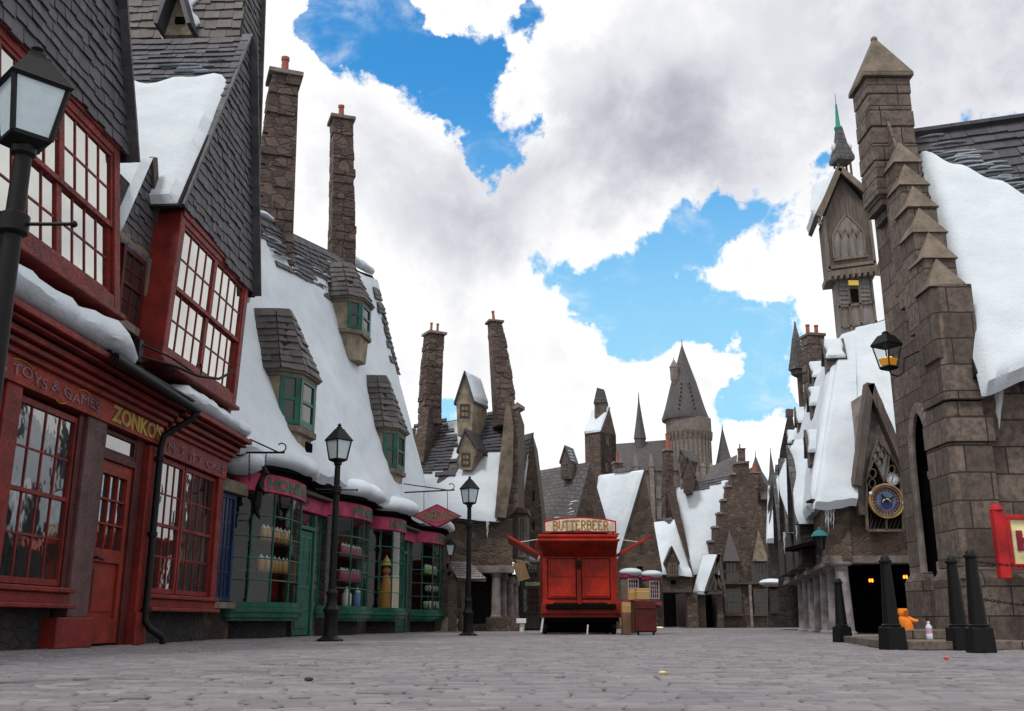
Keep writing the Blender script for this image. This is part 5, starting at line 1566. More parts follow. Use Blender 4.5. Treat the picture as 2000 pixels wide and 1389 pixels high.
# ------------------------------------------------------------------ stepped gable house
sg = thing('stepped_gable_house', 'tall stone house with a crow stepped gable and a long sweep of snowy roof', 'house', at(1450, 1224, 58))
F57 = Fac((0, 57.4), (1, 57.4))
pts = [(1386, 1226), (1386, 1082), (1385, 1058), (1394, 1058), (1394, 1030), (1403, 1030), (1403, 1003), (1411, 1003), (1411, 977), (1419, 977), (1419, 950), (1428, 950), (1428, 926), (1436, 926), (1436, 905),
       (1463, 903), (1464, 926), (1471, 930), (1472, 955), (1479, 957), (1480, 985), (1487, 988), (1488, 1012), (1496, 1014), (1498, 1045), (1506, 1048), (1512, 1226)]
m = px_prism(pts, 57.4, (0, .7, 0)); build(m, 'gable_wall', M_rubbles, sg)
for i in range(2, 15, 2):
    cpm = MB()
    (u0, v0), (u1, v1) = pts[i], pts[i + 1]; px_prism([(u0 - 1, v0 - 3), (u1 + 1, v1 - 3), (u1 + 1, v1 + 1), (u0 - 1, v0 + 1)], 57.3, (0, .9, 0), cpm); build(cpm, 'coping', M_smooth, sg)
chimney(sg, at(1448, 912, 57.8), at(1448, 878, 57.8), .38, .36, .25, ch=.2, pots=((-.1, 0),), pr=.05, snow=False)
rfs = roof4(sg, at(1350, 1122, 57.2), at(1412, 1122, 57.2), at(1436, 928, 60.5), at(1316, 952, 60.5), True, [([(-.01, .86), (.42, .86), (.8, .90), (1, .94), (1, 1.0), (-.01, 1.0)], .35), ([(.82, .7), (1.0, .78), (1.0, .99), (.86, .99)], .3)], .16, .2, .34)
m = px_prism([(1302, 950), (1317, 946), (1354, 1122), (1344, 1126)], 57.6, (.4, 3.0, 0)); build(m, 'verge_wall', M_rubbles, sg)
m = px_prism([(1302, 950), (1344, 1126), (1352, 1226), (1500, 1226), (1500, 1000)], 61.5, (0, .5, 0)); build(m, 'wall', M_rubbles, sg)
gabled_dormer(sg, 58.9, (1331, 930), (1356, 926), (1343, 893), (1336, 962), (1351, 962), (.35, 1.4, 0), M_rubbles, M_slatef, False, (3, 3), .1, M_timberd, ((1337, 934), (1350, 958)), M_glassp)
gabled_dormer(sg, 60.2, (1327, 900), (1342, 898), (1330, 880), (1329, 925), (1337, 925), (.8, .8, 0), M_rubbles, M_slatef, False, None)
roof4(sg, at(1374, 946, 60.8), at(1436, 944, 60.8), at(1440, 888, 63), at(1386, 912, 63), False, [], slab=.2, mat=M_slatef)
# lower roof strip and porch
roof4(sg, at(1352, 1161, 55.6), at(1380, 1161, 55.6), at(1408, 1083, 57.3), at(1372, 1082, 57.3), True, [([(.85, .35), (1.02, .35), (1.02, .95), (.9, .95)], .3)], .15)
m = MB()
for p_, q_ in (((1404, 1083), (1377, 1160)), ((1404, 1083), (1416, 1165)), ((1377, 1158), (1414, 1157)), ((1402, 1090), (1396, 1156)), ((1396, 1120), (1384, 1156)), ((1397, 1122), (1410, 1150))):
    m.bar(at(*p_, 55.6), at(*q_, 55.6), .17)
build(m, 'porch_truss', M_timberd, sg)
m = MB(); m.xbox(at(1360, 1180, 56).x, at(1377, 1180, 56).x, 56, 58, 0, at(1360, 1160, 56).z); m.xbox(at(1400, 1180, 56).x, at(1412, 1180, 56).x, 56, 57.4, 0, at(1360, 1160, 56).z); build(m, 'porch_wall', M_rubbles, sg)
s0, z1 = F57.hit(1379, 1160, .02); s1, z0 = F57.hit(1399, 1224, .02); m = MB(); m.box(F57.W, s0, s1, -.2, .012, 0, z1); build(m, 'doorway', M_dark, sg)
small_window(F57, 1446, 1011, 1457, 1030, sg, 2, 3, .05, M_timberd, M_glassl, .10)
small_window(F57, 1446, 1051, 1457, 1071, sg, 2, 3, .05, M_timberd, M_glassl, .10)
for (u0, u1, ua, vt) in ((1412, 1446, 1424, 1034), (1470, 1500, 1481, 1034)):
    m = MB(); f_ = [at(u0, 1096, 56.9), at(u1, 1096, 56.9), at(u1, 1088, 57.35), at(u0, 1088, 57.35)]
    apx = at(ua, vt, 57.35); m.add(f_ + [apx], [[0, 1, 4], [1, 2, 4], [2, 3, 4], [3, 0, 4], [3, 2, 1, 0]]); build(m, 'bay_hood', M_slatew if ua < 1450 else M_capst, sg)
for (u0, v0, u1, v1, c, r) in ((1407, 1096, 1444, 1137, 4, 2), (1466, 1096, 1502, 1137, 4, 2), (1414, 1150, 1450, 1200, 5, 4), (1471, 1150, 1506, 1200, 5, 4)):
    small_window(F57, u0, v0, u1, v1, sg, c, r, .22, M_timberd, M_glassl, .12, 'shop_window')
m = MB()
for (u0, u1, v) in ((1405, 1505, 1141), (1410, 1452, 1203), (1468, 1508, 1203)):
    s0, z1 = F57.hit(u0, v - 4, .3); s1, z0 = F57.hit(u1, v, .3); mm = MB(); mm.box(F57.W, s0, s1, 0, .34, z0, z1); build(mm, 'ledge', M_timberd, sg)
mm = MB(); mm.bar(at(1464, 1142, 57.1), at(1469, 1225, 57.1), .14); build(mm, 'post', M_smooth, sg)

# chimney standing between the roofs, small houses beyond
cs = thing('chimney_house', 'thin stone chimney with a red pot rising behind the snowy barn roof', 'chimney', at(1304, 1225, 60))
chimney(cs, at(1303, 1225, 60), at(1304, 882, 60), .62, .52, .85, ch=.3, yaw=.3, pots=((0, 0),), pr=.13)
bh = thing('slate_gable_house', 'small slate roofed house with a pot chimney right of the stepped gable', 'house', at(1487, 1225, 64))
m = px_prism([(1462, 1226), (1462, 960), (1476, 930), (1480, 905), (1492, 940), (1506, 962), (1512, 1226)], 64, (0, 3, 0)); build(m, 'wall', M_rubbles, bh)
roof4(bh, at(1486, 975, 63.5), at(1516, 975, 63.5), at(1500, 955, 64.2), at(1480, 906, 66), False, [], mat=M_slatef)
chimney(bh, at(1472, 955, 63.5), at(1473, 925, 63.5), .5, .45, .55, ch=.25, pots=((0, 0),), pr=.12)

# ------------------------------------------------------------------ generic castle far behind the roofs
ca = thing('castle', 'grey stone castle with a round tower under a tall cone roof far behind the village', 'castle', at(1300, 1210, 130))
YC = 130
def cz(v, u=1350): return at(u, v, YC).z
pc = at(1356, 900, YC); r0 = (at(1400, 850, YC).x - at(1313, 850, YC).x) / 2
m = MB()
m.lathe([(r0 * .95, 0), (r0 * .95, cz(850)), (r0 * 1.0, cz(842)), (r0 * 1.03, cz(838)), (r0 * 1.03, cz(812))], (pc.x, YC + 3, 0), 40)
tw_ = build(m, 'tower', M_ashlarc, ca, smooth=True)
m = MB(); m.lathe([(r0 * 1.06, cz(814)), (r0 * 1.08, cz(810)), (r0 * .92, cz(790)), (r0 * .60, cz(740)), (r0 * .27, cz(697)), (r0 * .03, cz(664)), (.02, cz(652))], (pc.x - .4, YC + 3, 0), 40)
co = build(m, 'cone_roof', M_slatef, ca, smooth=True)
m = MB(); m.lathe([(.26, cz(682)), (.20, cz(676)), (.04, cz(664)), (.03, cz(650))], (pc.x - .4, YC + 3, 0), 10); build(m, 'finial', M_verd, co)
m = MB()
for k in range(30):
    a_ = 2 * math.pi * k / 30; q_ = V((pc.x + r0 * .99 * math.cos(a_), YC + 3 + r0 * .99 * math.sin(a_), cz(846))); m.bar(q_ + V((0, 0, -.5)), q_ + V((.12 * math.cos(a_), .12 * math.sin(a_), .5)), .26, .3)
build(m, 'corbel', M_capst, tw_)
rp = MB()
for k in range(16):
    a_ = math.pi * (1 + k / 15); q_ = V((pc.x + r0 * .93 * math.cos(a_), YC + 3 + r0 * .93 * math.sin(a_), 0)); rp.bar(q_ + V((0, 0, cz(1000))), q_ + V((0, 0, cz(852))), .30, .35, up=(math.cos(a_), math.sin(a_), 0))
build(rp, 'shaft_rib', M_ashlarc, tw_)
for dz_, da in ((0, -.42), (0, .28)):
    m = MB()
    for k in range(7):
        v = 745 + k * 8.5; rr = r0 * (.60 + (v - 740) / 50 * .32) + .06; a_ = -math.pi / 2 + da * (.75 + .05 * k)
        m.bar(V((pc.x - .4 + rr * math.cos(a_), YC + 3 + rr * math.sin(a_), cz(v))), V((pc.x - .4 + rr * math.cos(a_) * 1.03, YC + 3 + rr * math.sin(a_) * 1.03, cz(v) - .1)), .24, .34)
    build(m, 'roof_vent', M_rubbles, co)
# slim side turret
m = MB(); q_ = at(1322, 730, YC); m.lathe([(.25, cz(745)), (.55, cz(735)), (.6, cz(712)), (.68, cz(711)), (.06, cz(695)), (.03, cz(690))], (q_.x, YC + 2, 0), 10); build(m, 'turret', M_ashlarc, ca)
# hall with slender spire, pinnacles and windows
xl, xr = at(1196, 900, YC).x, at(1325, 900, YC).x
m = MB(); m.xbox(xl, xr + 3, YC, YC + 9, 0, cz(920)); hall = build(m, 'hall_wall', M_ashlarc, ca)
m = MB(); m.hexa([V((xl, YC - .3, cz(920))), V((xr + 2, YC - .3, cz(920))), V((xr + 2, YC + 9, cz(920))), V((xl, YC + 9, cz(920)))], [V((xl + .1, YC + 4, at(1200, 868, YC + 4).z)), V((xr + 2, YC + 4, at(1330, 856, YC + 4).z)), V((xr + 2, YC + 4.4, at(1330, 856, YC + 4).z)), V((xl + .1, YC + 4.4, at(1200, 868, YC + 4).z))]); build(m, 'hall_roof', M_slatef, ca)
m = MB()
for u in (1212, 1241, 1271, 1300, 1330, 1372, 1388):
    x = at(u, 920, YC).x; zt = cz(885 if u < 1310 else 905)
    m.bar(V((x, YC - .5, 0)), V((x, YC - .5, cz(925))), .55, .8); m.lathe([(.42, cz(926)), (.40, cz(914)), (.5, cz(913)), (.02, zt)], (x, YC - .5, 0), 4, math.pi / 4)
build(m, 'buttress', M_ashlarc, hall)
for u in (1226, 1256, 1285, 1312):
    for (v0, v1) in ((945, 975), (985, 1015)):
        x = at(u, 950, YC).x; zb, zt = cz(v1), cz(v0); w = .35
        mm = MB(); mm.prism([V((x - w, YC - .12, zb)), V((x + w, YC - .12, zb)), V((x + w, YC - .12, zt - .5)), V((x, YC - .12, zt)), V((x - w, YC - .12, zt - .5))], (0, .2, 0)); wf = build(mm, 'window', M_smooth, hall)
        mm = MB()
        for sx in (-1, 1): mm.prism([V((x + sx * .17 - .11, YC - .16, zb + .1)), V((x + sx * .17 + .11, YC - .16, zb + .1)), V((x + sx * .17 + .11, YC - .16, zt - .6)), V((x + sx * .17, YC - .16, zt - .4)), V((x + sx * .17 - .11, YC - .16, zt - .6))], (0, .05, 0))
        build(mm, 'pane', M_glassp, wf)
m = MB(); q_ = at(1257, 860, YC); m.lathe([(.78, cz(885)), (.74, cz(850)), (.86, cz(848)), (.45, cz(810)), (.12, cz(775)), (.03, cz(755))], (q_.x, YC + 3.6, 0), 8); build(m, 'spire', M_slatef, ca)
m = MB(); q_ = at(1424, 905, YC); m.lathe([(1.15, 0), (1.15, cz(916)), (1.35, cz(914)), (.65, cz(870)), (.08, cz(830)), (.03, cz(820))], (q_.x, YC + 3, 0), 24); tr2 = build(m, 'cone_turret', M_slatef, ca, smooth=True)
m = MB(); m.lathe([(.18, cz(838)), (.12, cz(832)), (.02, cz(820))], (q_.x, YC + 3, 0), 8); build(m, 'finial', M_verd, tr2)

# ------------------------------------------------------------------ red drinks cart
YB = 23.9
ct = thing('drinks_cart', 'red wooden drinks cart with a cream name board and side flaps propped open', 'cart', at(1133, 1238, YB))
FC = Fac((0, YB), (1, YB))
def cx(u): return at(u, 1130, YB).x
def czz(v): return at(1133, v, YB).z
def cbox(u0, u1, v0, v1, n0, n1, mb=None):
    mb = mb or MB(); mb.xbox(cx(u0), cx(u1), YB - n1, YB - n0, czz(v1), czz(v0)); return mb
LEN = 2.6
m = cbox(1060, 1206, 1064, 1178, -LEN, 0); body = build(m, 'body', M_cart, ct, bevel=.012)
for (u0, u1) in ((1071, 1124), (1137, 1190)):
    d_ = build(cbox(u0, u1, 1093, 1168, 0, .035), 'door', M_cart, body, bevel=.008)
    for (v0, v1) in ((1096, 1127), (1132, 1165)):
        e = MB(); cbox(u0 + 4, u1 - 4, v0, v1, .035, .05, e); build(e, 'panel', M_cart, d_, bevel=.02)
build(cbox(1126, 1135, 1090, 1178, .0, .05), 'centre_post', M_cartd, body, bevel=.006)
m = MB(); cbox(1127, 1134, 1095, 1112, .05, .08, m); m.ball(V((cx(1130.5), YB - .09, czz(1106))), .03); build(m, 'latch', M_black, body)
m = MB()
for uu in (1069.5, 1125.3, 1135.7, 1191.5): m.xbox(cx(uu) - .006, cx(uu) + .006, YB - .012, YB - .001, czz(1170), czz(1091))
for vv0 in (1091, 1170): m.xbox(cx(1069.5), cx(1191.5), YB - .012, YB - .001, czz(vv0) - .006, czz(vv0) + .006)
build(m, 'door_gap', M_dark, body)
# apron with stepped cut outs, bumper and side boards
m = MB(); cbox(1057, 1080, 1176, 1192, -.02, .05, m); cbox(1127, 1134, 1178, 1184, .0, .05, m); cbox(1184, 1210, 1176, 1192, -.02, .05, m); build(m, 'apron', M_cart, body, bevel=.006)
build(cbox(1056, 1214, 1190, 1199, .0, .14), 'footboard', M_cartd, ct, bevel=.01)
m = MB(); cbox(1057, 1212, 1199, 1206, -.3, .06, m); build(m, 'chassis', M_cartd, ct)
build(cbox(1066, 1200, 1180, 1190, -.4, .22), 'step', M_dark, ct, bevel=.01)
m = MB(); m.xbox(cx(1062), cx(1205), YB + .45, YB + LEN - .2, .03, czz(1206)); cbox(1060, 1207, 1206, 1214, -LEN, -.05, m); cbox(1062, 1205, 1214, 1232, -LEN, -.4, m); build(m, 'undercarriage_and_shade', M_dark, ct)  # includes a dark box added to stand for the shade beneath the cart
for sx in (1062, 1196):
    for dy in (.35, 2.1):
        w = MB(); cxx, cyy = cx(sx + 3), YB + dy; rr = .17
        pr = [(rr * .2, -.05), (rr, -.05), (rr, .05), (rr * .2, .05)]
        for i in range(24):
            a0, a1 = 2 * math.pi * i / 24, 2 * math.pi * (i + 1) / 24
            def c3(r_, o_, a_): return V((cxx + o_, cyy + r_ * math.cos(a_), rr + r_ * math.sin(a_)))
            w.hexa([c3(rr * .8, -.04, a0), c3(rr * .8, .04, a0), c3(rr * .8, .04, a1), c3(rr * .8, -.04, a1)], [c3(rr, -.04, a0), c3(rr, .04, a0), c3(rr, .04, a1), c3(rr, -.04, a1)])
        for i in range(4):
            a0 = math.pi * i / 4; w.bar(V((cxx, cyy - rr * .85 * math.cos(a0), rr - rr * .85 * math.sin(a0))), V((cxx, cyy + rr * .85 * math.cos(a0), rr + rr * .85 * math.sin(a0))), .03)
        build(w, 'wheel', M_black, ct)
m = MB(); m.bar(V((cx(1209), YB - .02, czz(1200))), V((cx(1214), YB - .05, 0.0)), .04); m.bar(V((cx(1061), YB - .02, czz(1200))), V((cx(1056), YB - .05, .05)), .035); m.bar(V((cx(1146), YB - .1, czz(1220))), V((cx(1144), YB - .1, 0)), .03); build(m, 'prop_leg', M_white, ct)
# raised front flap, cornice and roof
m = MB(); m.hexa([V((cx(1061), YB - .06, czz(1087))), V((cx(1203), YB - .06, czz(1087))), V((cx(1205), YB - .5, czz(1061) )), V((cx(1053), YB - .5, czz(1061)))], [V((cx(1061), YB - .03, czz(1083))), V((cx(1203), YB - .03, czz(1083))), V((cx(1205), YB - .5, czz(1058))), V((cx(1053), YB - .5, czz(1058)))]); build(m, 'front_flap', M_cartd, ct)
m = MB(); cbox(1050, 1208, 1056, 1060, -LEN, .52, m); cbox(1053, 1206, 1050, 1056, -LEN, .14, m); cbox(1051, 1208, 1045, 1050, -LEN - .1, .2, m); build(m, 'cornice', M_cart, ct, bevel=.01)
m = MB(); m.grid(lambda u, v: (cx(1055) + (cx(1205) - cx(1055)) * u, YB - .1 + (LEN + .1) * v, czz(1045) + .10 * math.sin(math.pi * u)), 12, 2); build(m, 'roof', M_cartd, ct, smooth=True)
# side flaps seen edge on
for (p0, p1) in (((992, 1050), (1053, 1085)), ((1272, 1049), (1210, 1085))):
    a_, b_ = at(*p0, YB), at(*p1, YB); m = MB(); up_ = V((0, 0, .07)); yy = V((0, 1.9, 0))
    m.hexa([a_, b_, b_ + yy, a_ + yy], [a_ + up_, b_ + up_, b_ + yy + up_, a_ + yy + up_]); fo = build(m, 'side_flap', M_cart, ct, bevel=.008)
    r_ = MB(); r_.tube([a_.lerp(b_, .35) + V((0, .2, .05)), V((b_.x, b_.y + .2, czz(1052)))], .008, 5); build(r_, 'stay_rod', M_white, fo)
# name board
bw0, bw1 = cx(1063), cx(1206); zb0, zb1 = czz(1041), czz(1018); ar = czz(1010) - zb1
def arch(u): return zb1 + ar * (1 - (2 * u - 1) ** 2)
def board(g, n0, n1):
    k = 16; top = [V((bw1 - g - (bw1 - bw0 - 2 * g) * i / k, YB - n1, arch(1 - i / k) - g)) for i in range(k + 1)]
    mb = MB(); mb.prism([V((bw0 + g, YB - n1, zb0 + g)), V((bw1 - g, YB - n1, zb0 + g))] + top, (0, n1 - n0, 0)); return mb
nb_ = build(board(0, -.04, .05), 'name_board', M_cart, ct)
build(board(.035, .05, .056), 'name_panel', M_cream, nb_)
lt = MB(); tz = czz(1036); tx0 = cx(1081); twd = cx(1192) - cx(1081)
for off, mt, nm, th_ in ((.058, plain('brown_gold_letter', (.36, .20, .05), .6), 'lettering', .032),):
    lt = MB(); stroke_text(lt, 'BUTTERBEER', lambda x, y, o, off=off: V((x, YB - off - o, tz + y + .02 * math.sin((x - tx0) / twd * math.pi))), tx0, twd, .205, th_); build(lt, nm, mt, nb_)
m = MB()
for u in (1070, 1098, 1133, 1168, 1200): m.bar(V((cx(u), YB, czz(1046))), V((cx(u), YB, zb0)), .03)
m.bar(V((cx(1058), YB + .02, czz(1043))), V((cx(1212), YB + .02, czz(1043))), .03); build(m, 'board_rail', M_black, nb_)

# boxes, crates and trolley beside the cart
def crate(name, label, cat, u0, v0, u1, v1, y, d, mat, grp=None, extra=None, rz_=0.0):
    p0, p1 = at(u0, v1, y), at(u1, v0, y)
    t = thing(name, label, cat, V(((p0.x + p1.x) / 2, y + d / 2, p0.z)), grp)
    m = MB(); m.xbox(p0.x, p1.x, y, y + d, p0.z, p1.z); b_ = build(m, 'box', mat, t, bevel=.008)
    m = MB(); m.xbox(p0.x - .003, p1.x + .003, y - .004, y + d, (p0.z + p1.z) / 2 - .012 + (p1.z - p0.z) * .2, (p0.z + p1.z) / 2 + .012 + (p1.z - p0.z) * .2) if extra == 'tape' else m.xbox(p0.x + .04, p1.x - .04, y - .004, y, p0.z + .04, p1.z - .04)
    build(m, 'packing_tape' if extra == 'tape' else 'front_panel', plain('tape_' + name, (.55, .42, .22), .4) if extra == 'tape' else mat, t)
    return t
GB = 'cardboard boxes stacked beside the red cart'
crate('cardboard_box', 'tan cardboard box on top of the red trolley', 'box', 1244, 1149, 1268, 1171, 22.9, .35, M_card, GB, 'tape')
crate('cardboard_box', 'squat tan cardboard box at the top of the pile behind the trolley', 'box', 1228, 1150, 1242, 1172, 23.3, .3, M_card, GB, 'tape')
crate('cardboard_box', 'small tan cardboard box against the rear corner of the cart', 'box', 1216, 1176, 1232, 1197, 23.3, .3, M_card, GB, 'tape')
M_crate = wood('crate_boards', (.16, .08, .045), (.24, .13, .07))
crate('wooden_crate', 'tall brown wooden crate standing next to the cart wheel', 'crate', 1217, 1198, 1232, 1240, 23.3, .4, M_crate)
crate('wooden_crate', 'narrow brown crate under the squat box behind the trolley', 'crate', 1232, 1173, 1243, 1236, 23.5, .3, M_crate)
M_trol = paint('trolley_red', (.085, .012, .009), .5, .4)
tr = thing('trolley', 'dark red wooden trolley trunk standing upright on small castors', 'trolley', gnd(1262, 1241))
y = gnd(1262, 1241).y; p0, p1 = at(1243, 1236, y), at(1280, 1173, y)
m = MB(); m.xbox(p0.x, p1.x, y, y + .35, .06, p1.z); trb = build(m, 'trunk', M_trol, tr, bevel=.015)
m = MB(); m.xbox(p0.x - .01, p1.x + .01, y - .02, y + .36, p1.z - .17, p1.z - .145); m.xbox(p0.x - .01, p1.x + .01, y - .02, y + .36, .09, .12); m.xbox(p0.x - .006, p0.x + .03, y - .015, y, .12, p1.z - .17); m.xbox(p1.x - .03, p1.x + .006, y - .015, y, .12, p1.z - .17); build(m, 'batten', M_trol, trb, bevel=.004)
for sx in (p0.x + .05, p1.x - .05):
    m = MB(); m.tube([V((sx - .02, y + .1, .035)), V((sx + .02, y + .1, .035))], .035, 12); build(m, 'castor', M_black, tr)
rg = thing('paper_heap', 'crumpled white papers and rags on the paving behind the trolley', 'litter', gnd(1287, 1229))
m = MB(); m.ball(gnd(1235, 1237) + V((0, .1, .03)), .11, 9, 6, (1.3, 1, .4)); build(m, 'paper', M_white, rg)
m = MB(); m.ball(gnd(1288, 1229) + V((0, 0, .04)), .16, 9, 6, (1.2, 1, .4)); build(m, 'rag', M_cream, rg)
# ------------------------------------------------------------------ arcaded post office with the clock
YO = 23.5
O = Fac((0, YO), (1, YO))
S = Fac((9.3, 34.0), (7.35, YO))
LS = (V((9.3, 34.0, 0)) - V((7.35, YO, 0))).length
ar = thing('arcade_house', 'stone arcade house with round columns, a clock gable and dormers on a steep snowy roof', 'house', V((8.4, YO, 0)))
zl, ze = 1.62, 2.98
m = MB(); m.xbox(7.35, 11.5, YO, YO + .5, zl, ze); m.box(S.W, -3.0, LS, -.5, 0, zl - .05, 2.9); build(m, 'upper_wall', M_rubble, ar)
m = MB(); m.xbox(7.30, 11.5, YO - .05, YO + .45, zl - .03, zl + .14); m.box(S.W, -3.0, LS, -.5, .05, zl - .06, zl + .06); build(m, 'lintel', M_smooth, ar, bevel=.015)
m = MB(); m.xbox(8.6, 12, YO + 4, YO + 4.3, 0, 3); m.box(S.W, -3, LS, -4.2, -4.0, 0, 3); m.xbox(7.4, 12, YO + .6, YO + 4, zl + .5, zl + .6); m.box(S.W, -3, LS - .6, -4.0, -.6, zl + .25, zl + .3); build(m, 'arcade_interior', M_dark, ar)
colp = None
for k in range(7):
    p = S.W(LS - .08 - 1.62 * k, -.24, 0); m = MB()
    m.lathe([(.24, 0), (.24, .05), (.19, .08), (.142, zl - .22), (.142, zl - .20), (.165, zl - .18), (.142, zl - .16), (.15, zl - .10), (.25, zl - .06), (.26, zl - .01), (.2, zl)], p, 20)
    build(m, 'column', M_colm, ar, smooth=True)
# torches in the dark
M_flame = plain('flame', (1, .4, .05), .5, (1.0, .22, .02), 4.0)
for i, (u, v, lab) in enumerate(((1701, 1134, 'small torch flame burning deep in the dark arcade nearest the round columns'), (1768, 1127, 'small torch flame burning deep in the dark arcade next to the grey pier'))):
    p = at(u, v, YO + 3.2); t = thing('wall_torch', lab, 'torch', p)
    m = MB(); m.lathe([(.012, -.16), (.02, -.08), (.04, -.05), (.035, -.04)], p, 8); build(m, 'bracket', M_black, t)
    m = MB(); m.ball(p + V((-.03, 0, 0)), .035, 8, 6, (.8, .8, 1.4)); m.ball(p + V((.035, 0, .0)), .035, 8, 6, (.8, .8, 1.5)); build(m, 'flame', M_flame, t, smooth=True)
# roof: a hipped front and a long slope over the arcade
T0 = at(1640, 655, 26.0); T1 = at(1760, 612, 26.0)
E0 = at(1586, 990, YO - .35); E1 = V((11.4, YO - .35, E0.z + .06))
nh_ = quad_n(E0, E1, T1, T0)
Qh = quad(E0, E1, T1, T0)
def gab(x):   # height of the clock gable's own roof above a point of the front eaves
    gl, ga, gz_, gt = GX
    if x < gl or x > 2 * ga - gl + .25: return 0.0
    k = 1 - abs(x - ga) / (ga - gl) if x < ga else 1 - (x - ga) / (ga - gl + .25)
    return gz_ + (gt - gz_) * max(0, k)
g_l, g_z = O.hit(1672, 950, .35); g_a, g_t = O.hit(1697, 752, .35)
GX = (g_l, g_a, g_z, g_t)
def hipP(u, v):
    b = 0.0
    for _ in range(4):
        q = Qh(u, b); zg = gab(q.x); b = max(0.0, min(.97, (zg - E0.z) / (T0.z - E0.z))) if zg else 0.0
    return Qh(u, b + (1 - b) * v)
m = MB(); m.grid(lambda u, v: hipP(u, v) - nh_ * .02, 80, 16); arf = build(m, 'roof', M_under, ar)
s_ = MB(); snow_sheet(s_, lambda u, v: hipP(u, v * .99), nh_, 110, 60, .18, .03, .05, .14, .9); build(s_, 'snow', M_snow, arf, smooth=True)
m = MB(); m.box(O.W, E0.x, g_l, -.1, .33, ze + .0, ze + .05); build(m, 'soffit', M_under, arf)
sT = (T0 - S.a).dot(S.d); nT = (T0 - S.a).dot(S.n); zT = T0.z
sE = (E0 - S.a).dot(S.d); nE = .16; zE = 2.92
def slopeS(u, v):  # u from the near end to the far end, v eaves to ridge
    s = (sE * (1 - v) + sT * v) * (1 - u) + (-3.0) * u
    return S.W(s, nE + (nT - nE) * v + .10 * math.sin(math.pi * v), zE + (zT - zE) * v)
m = MB(); m.grid(lambda u, v: slopeS(u, v) - S.n * .04, 8, 8); m.add([T0, T1, V((11.4, 29, 2.9)), slopeS(1, 1), V((12, 36, 2.9))], [[0, 1, 2], [0, 2, 4, 3]]); arf2 = build(m, 'side_roof', M_slatef, ar)
s_ = MB(); snow_sheet(s_, lambda u, v: slopeS(u, v * .99), S.n, 60, 30, .12, .03, .04, .12, .9); build(s_, 'snow', M_snow, arf2, smooth=True)
s_ = MB(); snow_roll(s_, [E0.lerp(T0, .02) + V((.02, .02, .02)), E0.lerp(T0, .5) + V((.02, .05, .0)), E0.lerp(T0, .97)], .22, .16, 10, .15, sub=12); build(s_, 'snow_ledge', M_snow, arf, smooth=True)
def cross_gable(parent, s, nf, zb, zg, za, hw, back, snow=True, wall=None, name='dormer', over=.07, patch=True):
    m = MB(); m.prism([S.W(s - hw, nf, zb), S.W(s + hw, nf, zb), S.W(s + hw, nf, zg), S.W(s, nf, za), S.W(s - hw, nf, zg)], S.n * -back)
    o = build(m, name, wall or M_brown, parent)
    if name == 'dormer':
        w = hw * .7; m = MB(); m.hexa([S.W(s - w * .3, nf - .30, zb - .30), S.W(s + w * .3, nf - .30, zb - .30), S.W(s + w * .3, nf - back, zb - .30), S.W(s - w * .3, nf - back, zb - .30)], [S.W(s - w, nf - .03, zb - .004), S.W(s + w, nf - .03, zb - .004), S.W(s + w, nf - back, zb - .004), S.W(s - w, nf - back, zb - .004)]); build(m, 'corbel', wall or M_brown, o)
    for sg in (1, -1):
        a = S.W(s + sg * (hw + over), nf + over, zg - over); b = S.W(s + sg * (hw + over), nf - back, zg - over); c = S.W(s, nf - back, za); d = S.W(s, nf + over, za)
        up = (S.d * sg * (za - zg) + V((0, 0, hw))).normalized()
        m = MB(); m.hexa([a, b, c, d], [p + up * .06 for p in (a, b, c, d)]); r = build(m, name + '_roof', M_slatef, o)
        if snow:
            q = quad(a + up * .06, b + up * .06, c + up * .06, d + up * .06); sc = MB()
            ed = random.uniform(.12, .3)
            snow_sheet(sc, lambda u, v: q(.12 * (1 - u) * (.5 + nz((s, v * 2.0, sg), 1.5)) + u * (1 - .12 * (.5 + nz((s, v * 2.0, sg), 1.5))), v), up, 16, 16, .12 * min(1, hw * 2), .15, .03); build(sc, 'snow', M_snow, r, smooth=True)
    return o
def slope_n(z): 
    v = (z - zE) / (zT - zE); return nE + (nT - nE) * v + .10 * math.sin(math.pi * max(0, min(1, v)))
for (u, v, sz) in ((1612, 657, 1.0), (1586, 702, .95), (1583, 752, 1.0), (1557, 792, 1.0), (1579, 836, 1.05), (1554, 856, 1.0), (1540, 838, .9), (1571, 742, .8)):
    n = -.3
    for _ in range(6):
        s, za = S.hit(u, v, n); n = slope_n(za - .45 * sz) + .26 * sz
    s -= .45
    cross_gable(arf2, s, n, za - .86 * sz, za - .55 * sz, za, .30 * sz, .50 * sz)
for (s, hw, za) in ((LS - 4.0, 1.0, 5.0), (LS - 7.0, 1.15, 5.1), (LS - 10.0, 1.1, 5.0)):
    cross_gable(ar, s, .34, 1.75, 2.85, za, hw, 1.6, True, M_rubbled, 'wing', .12)
icicles('icicle', 'cluster of thin icicles under the snowy eave beside the teal lantern', [(1613, 988, 1030, .028), (1618, 988, 1040, .03), (1623, 988, 1026, .028), (1628, 988, 1034, .026), (1616, 988, 1022, .02)], YO - .3)
p = S.W(LS - 3.3, .45, 0); icicles('icicle', 'single long icicle nearest the round columns below the stepped snowy eaves', [(1556, 1018, 1057, .04)], 26.6)
icicles('icicle', 'thin icicle farthest along the row of snowy eaves', [(1532, 1040, 1082, .045)], 29.5)
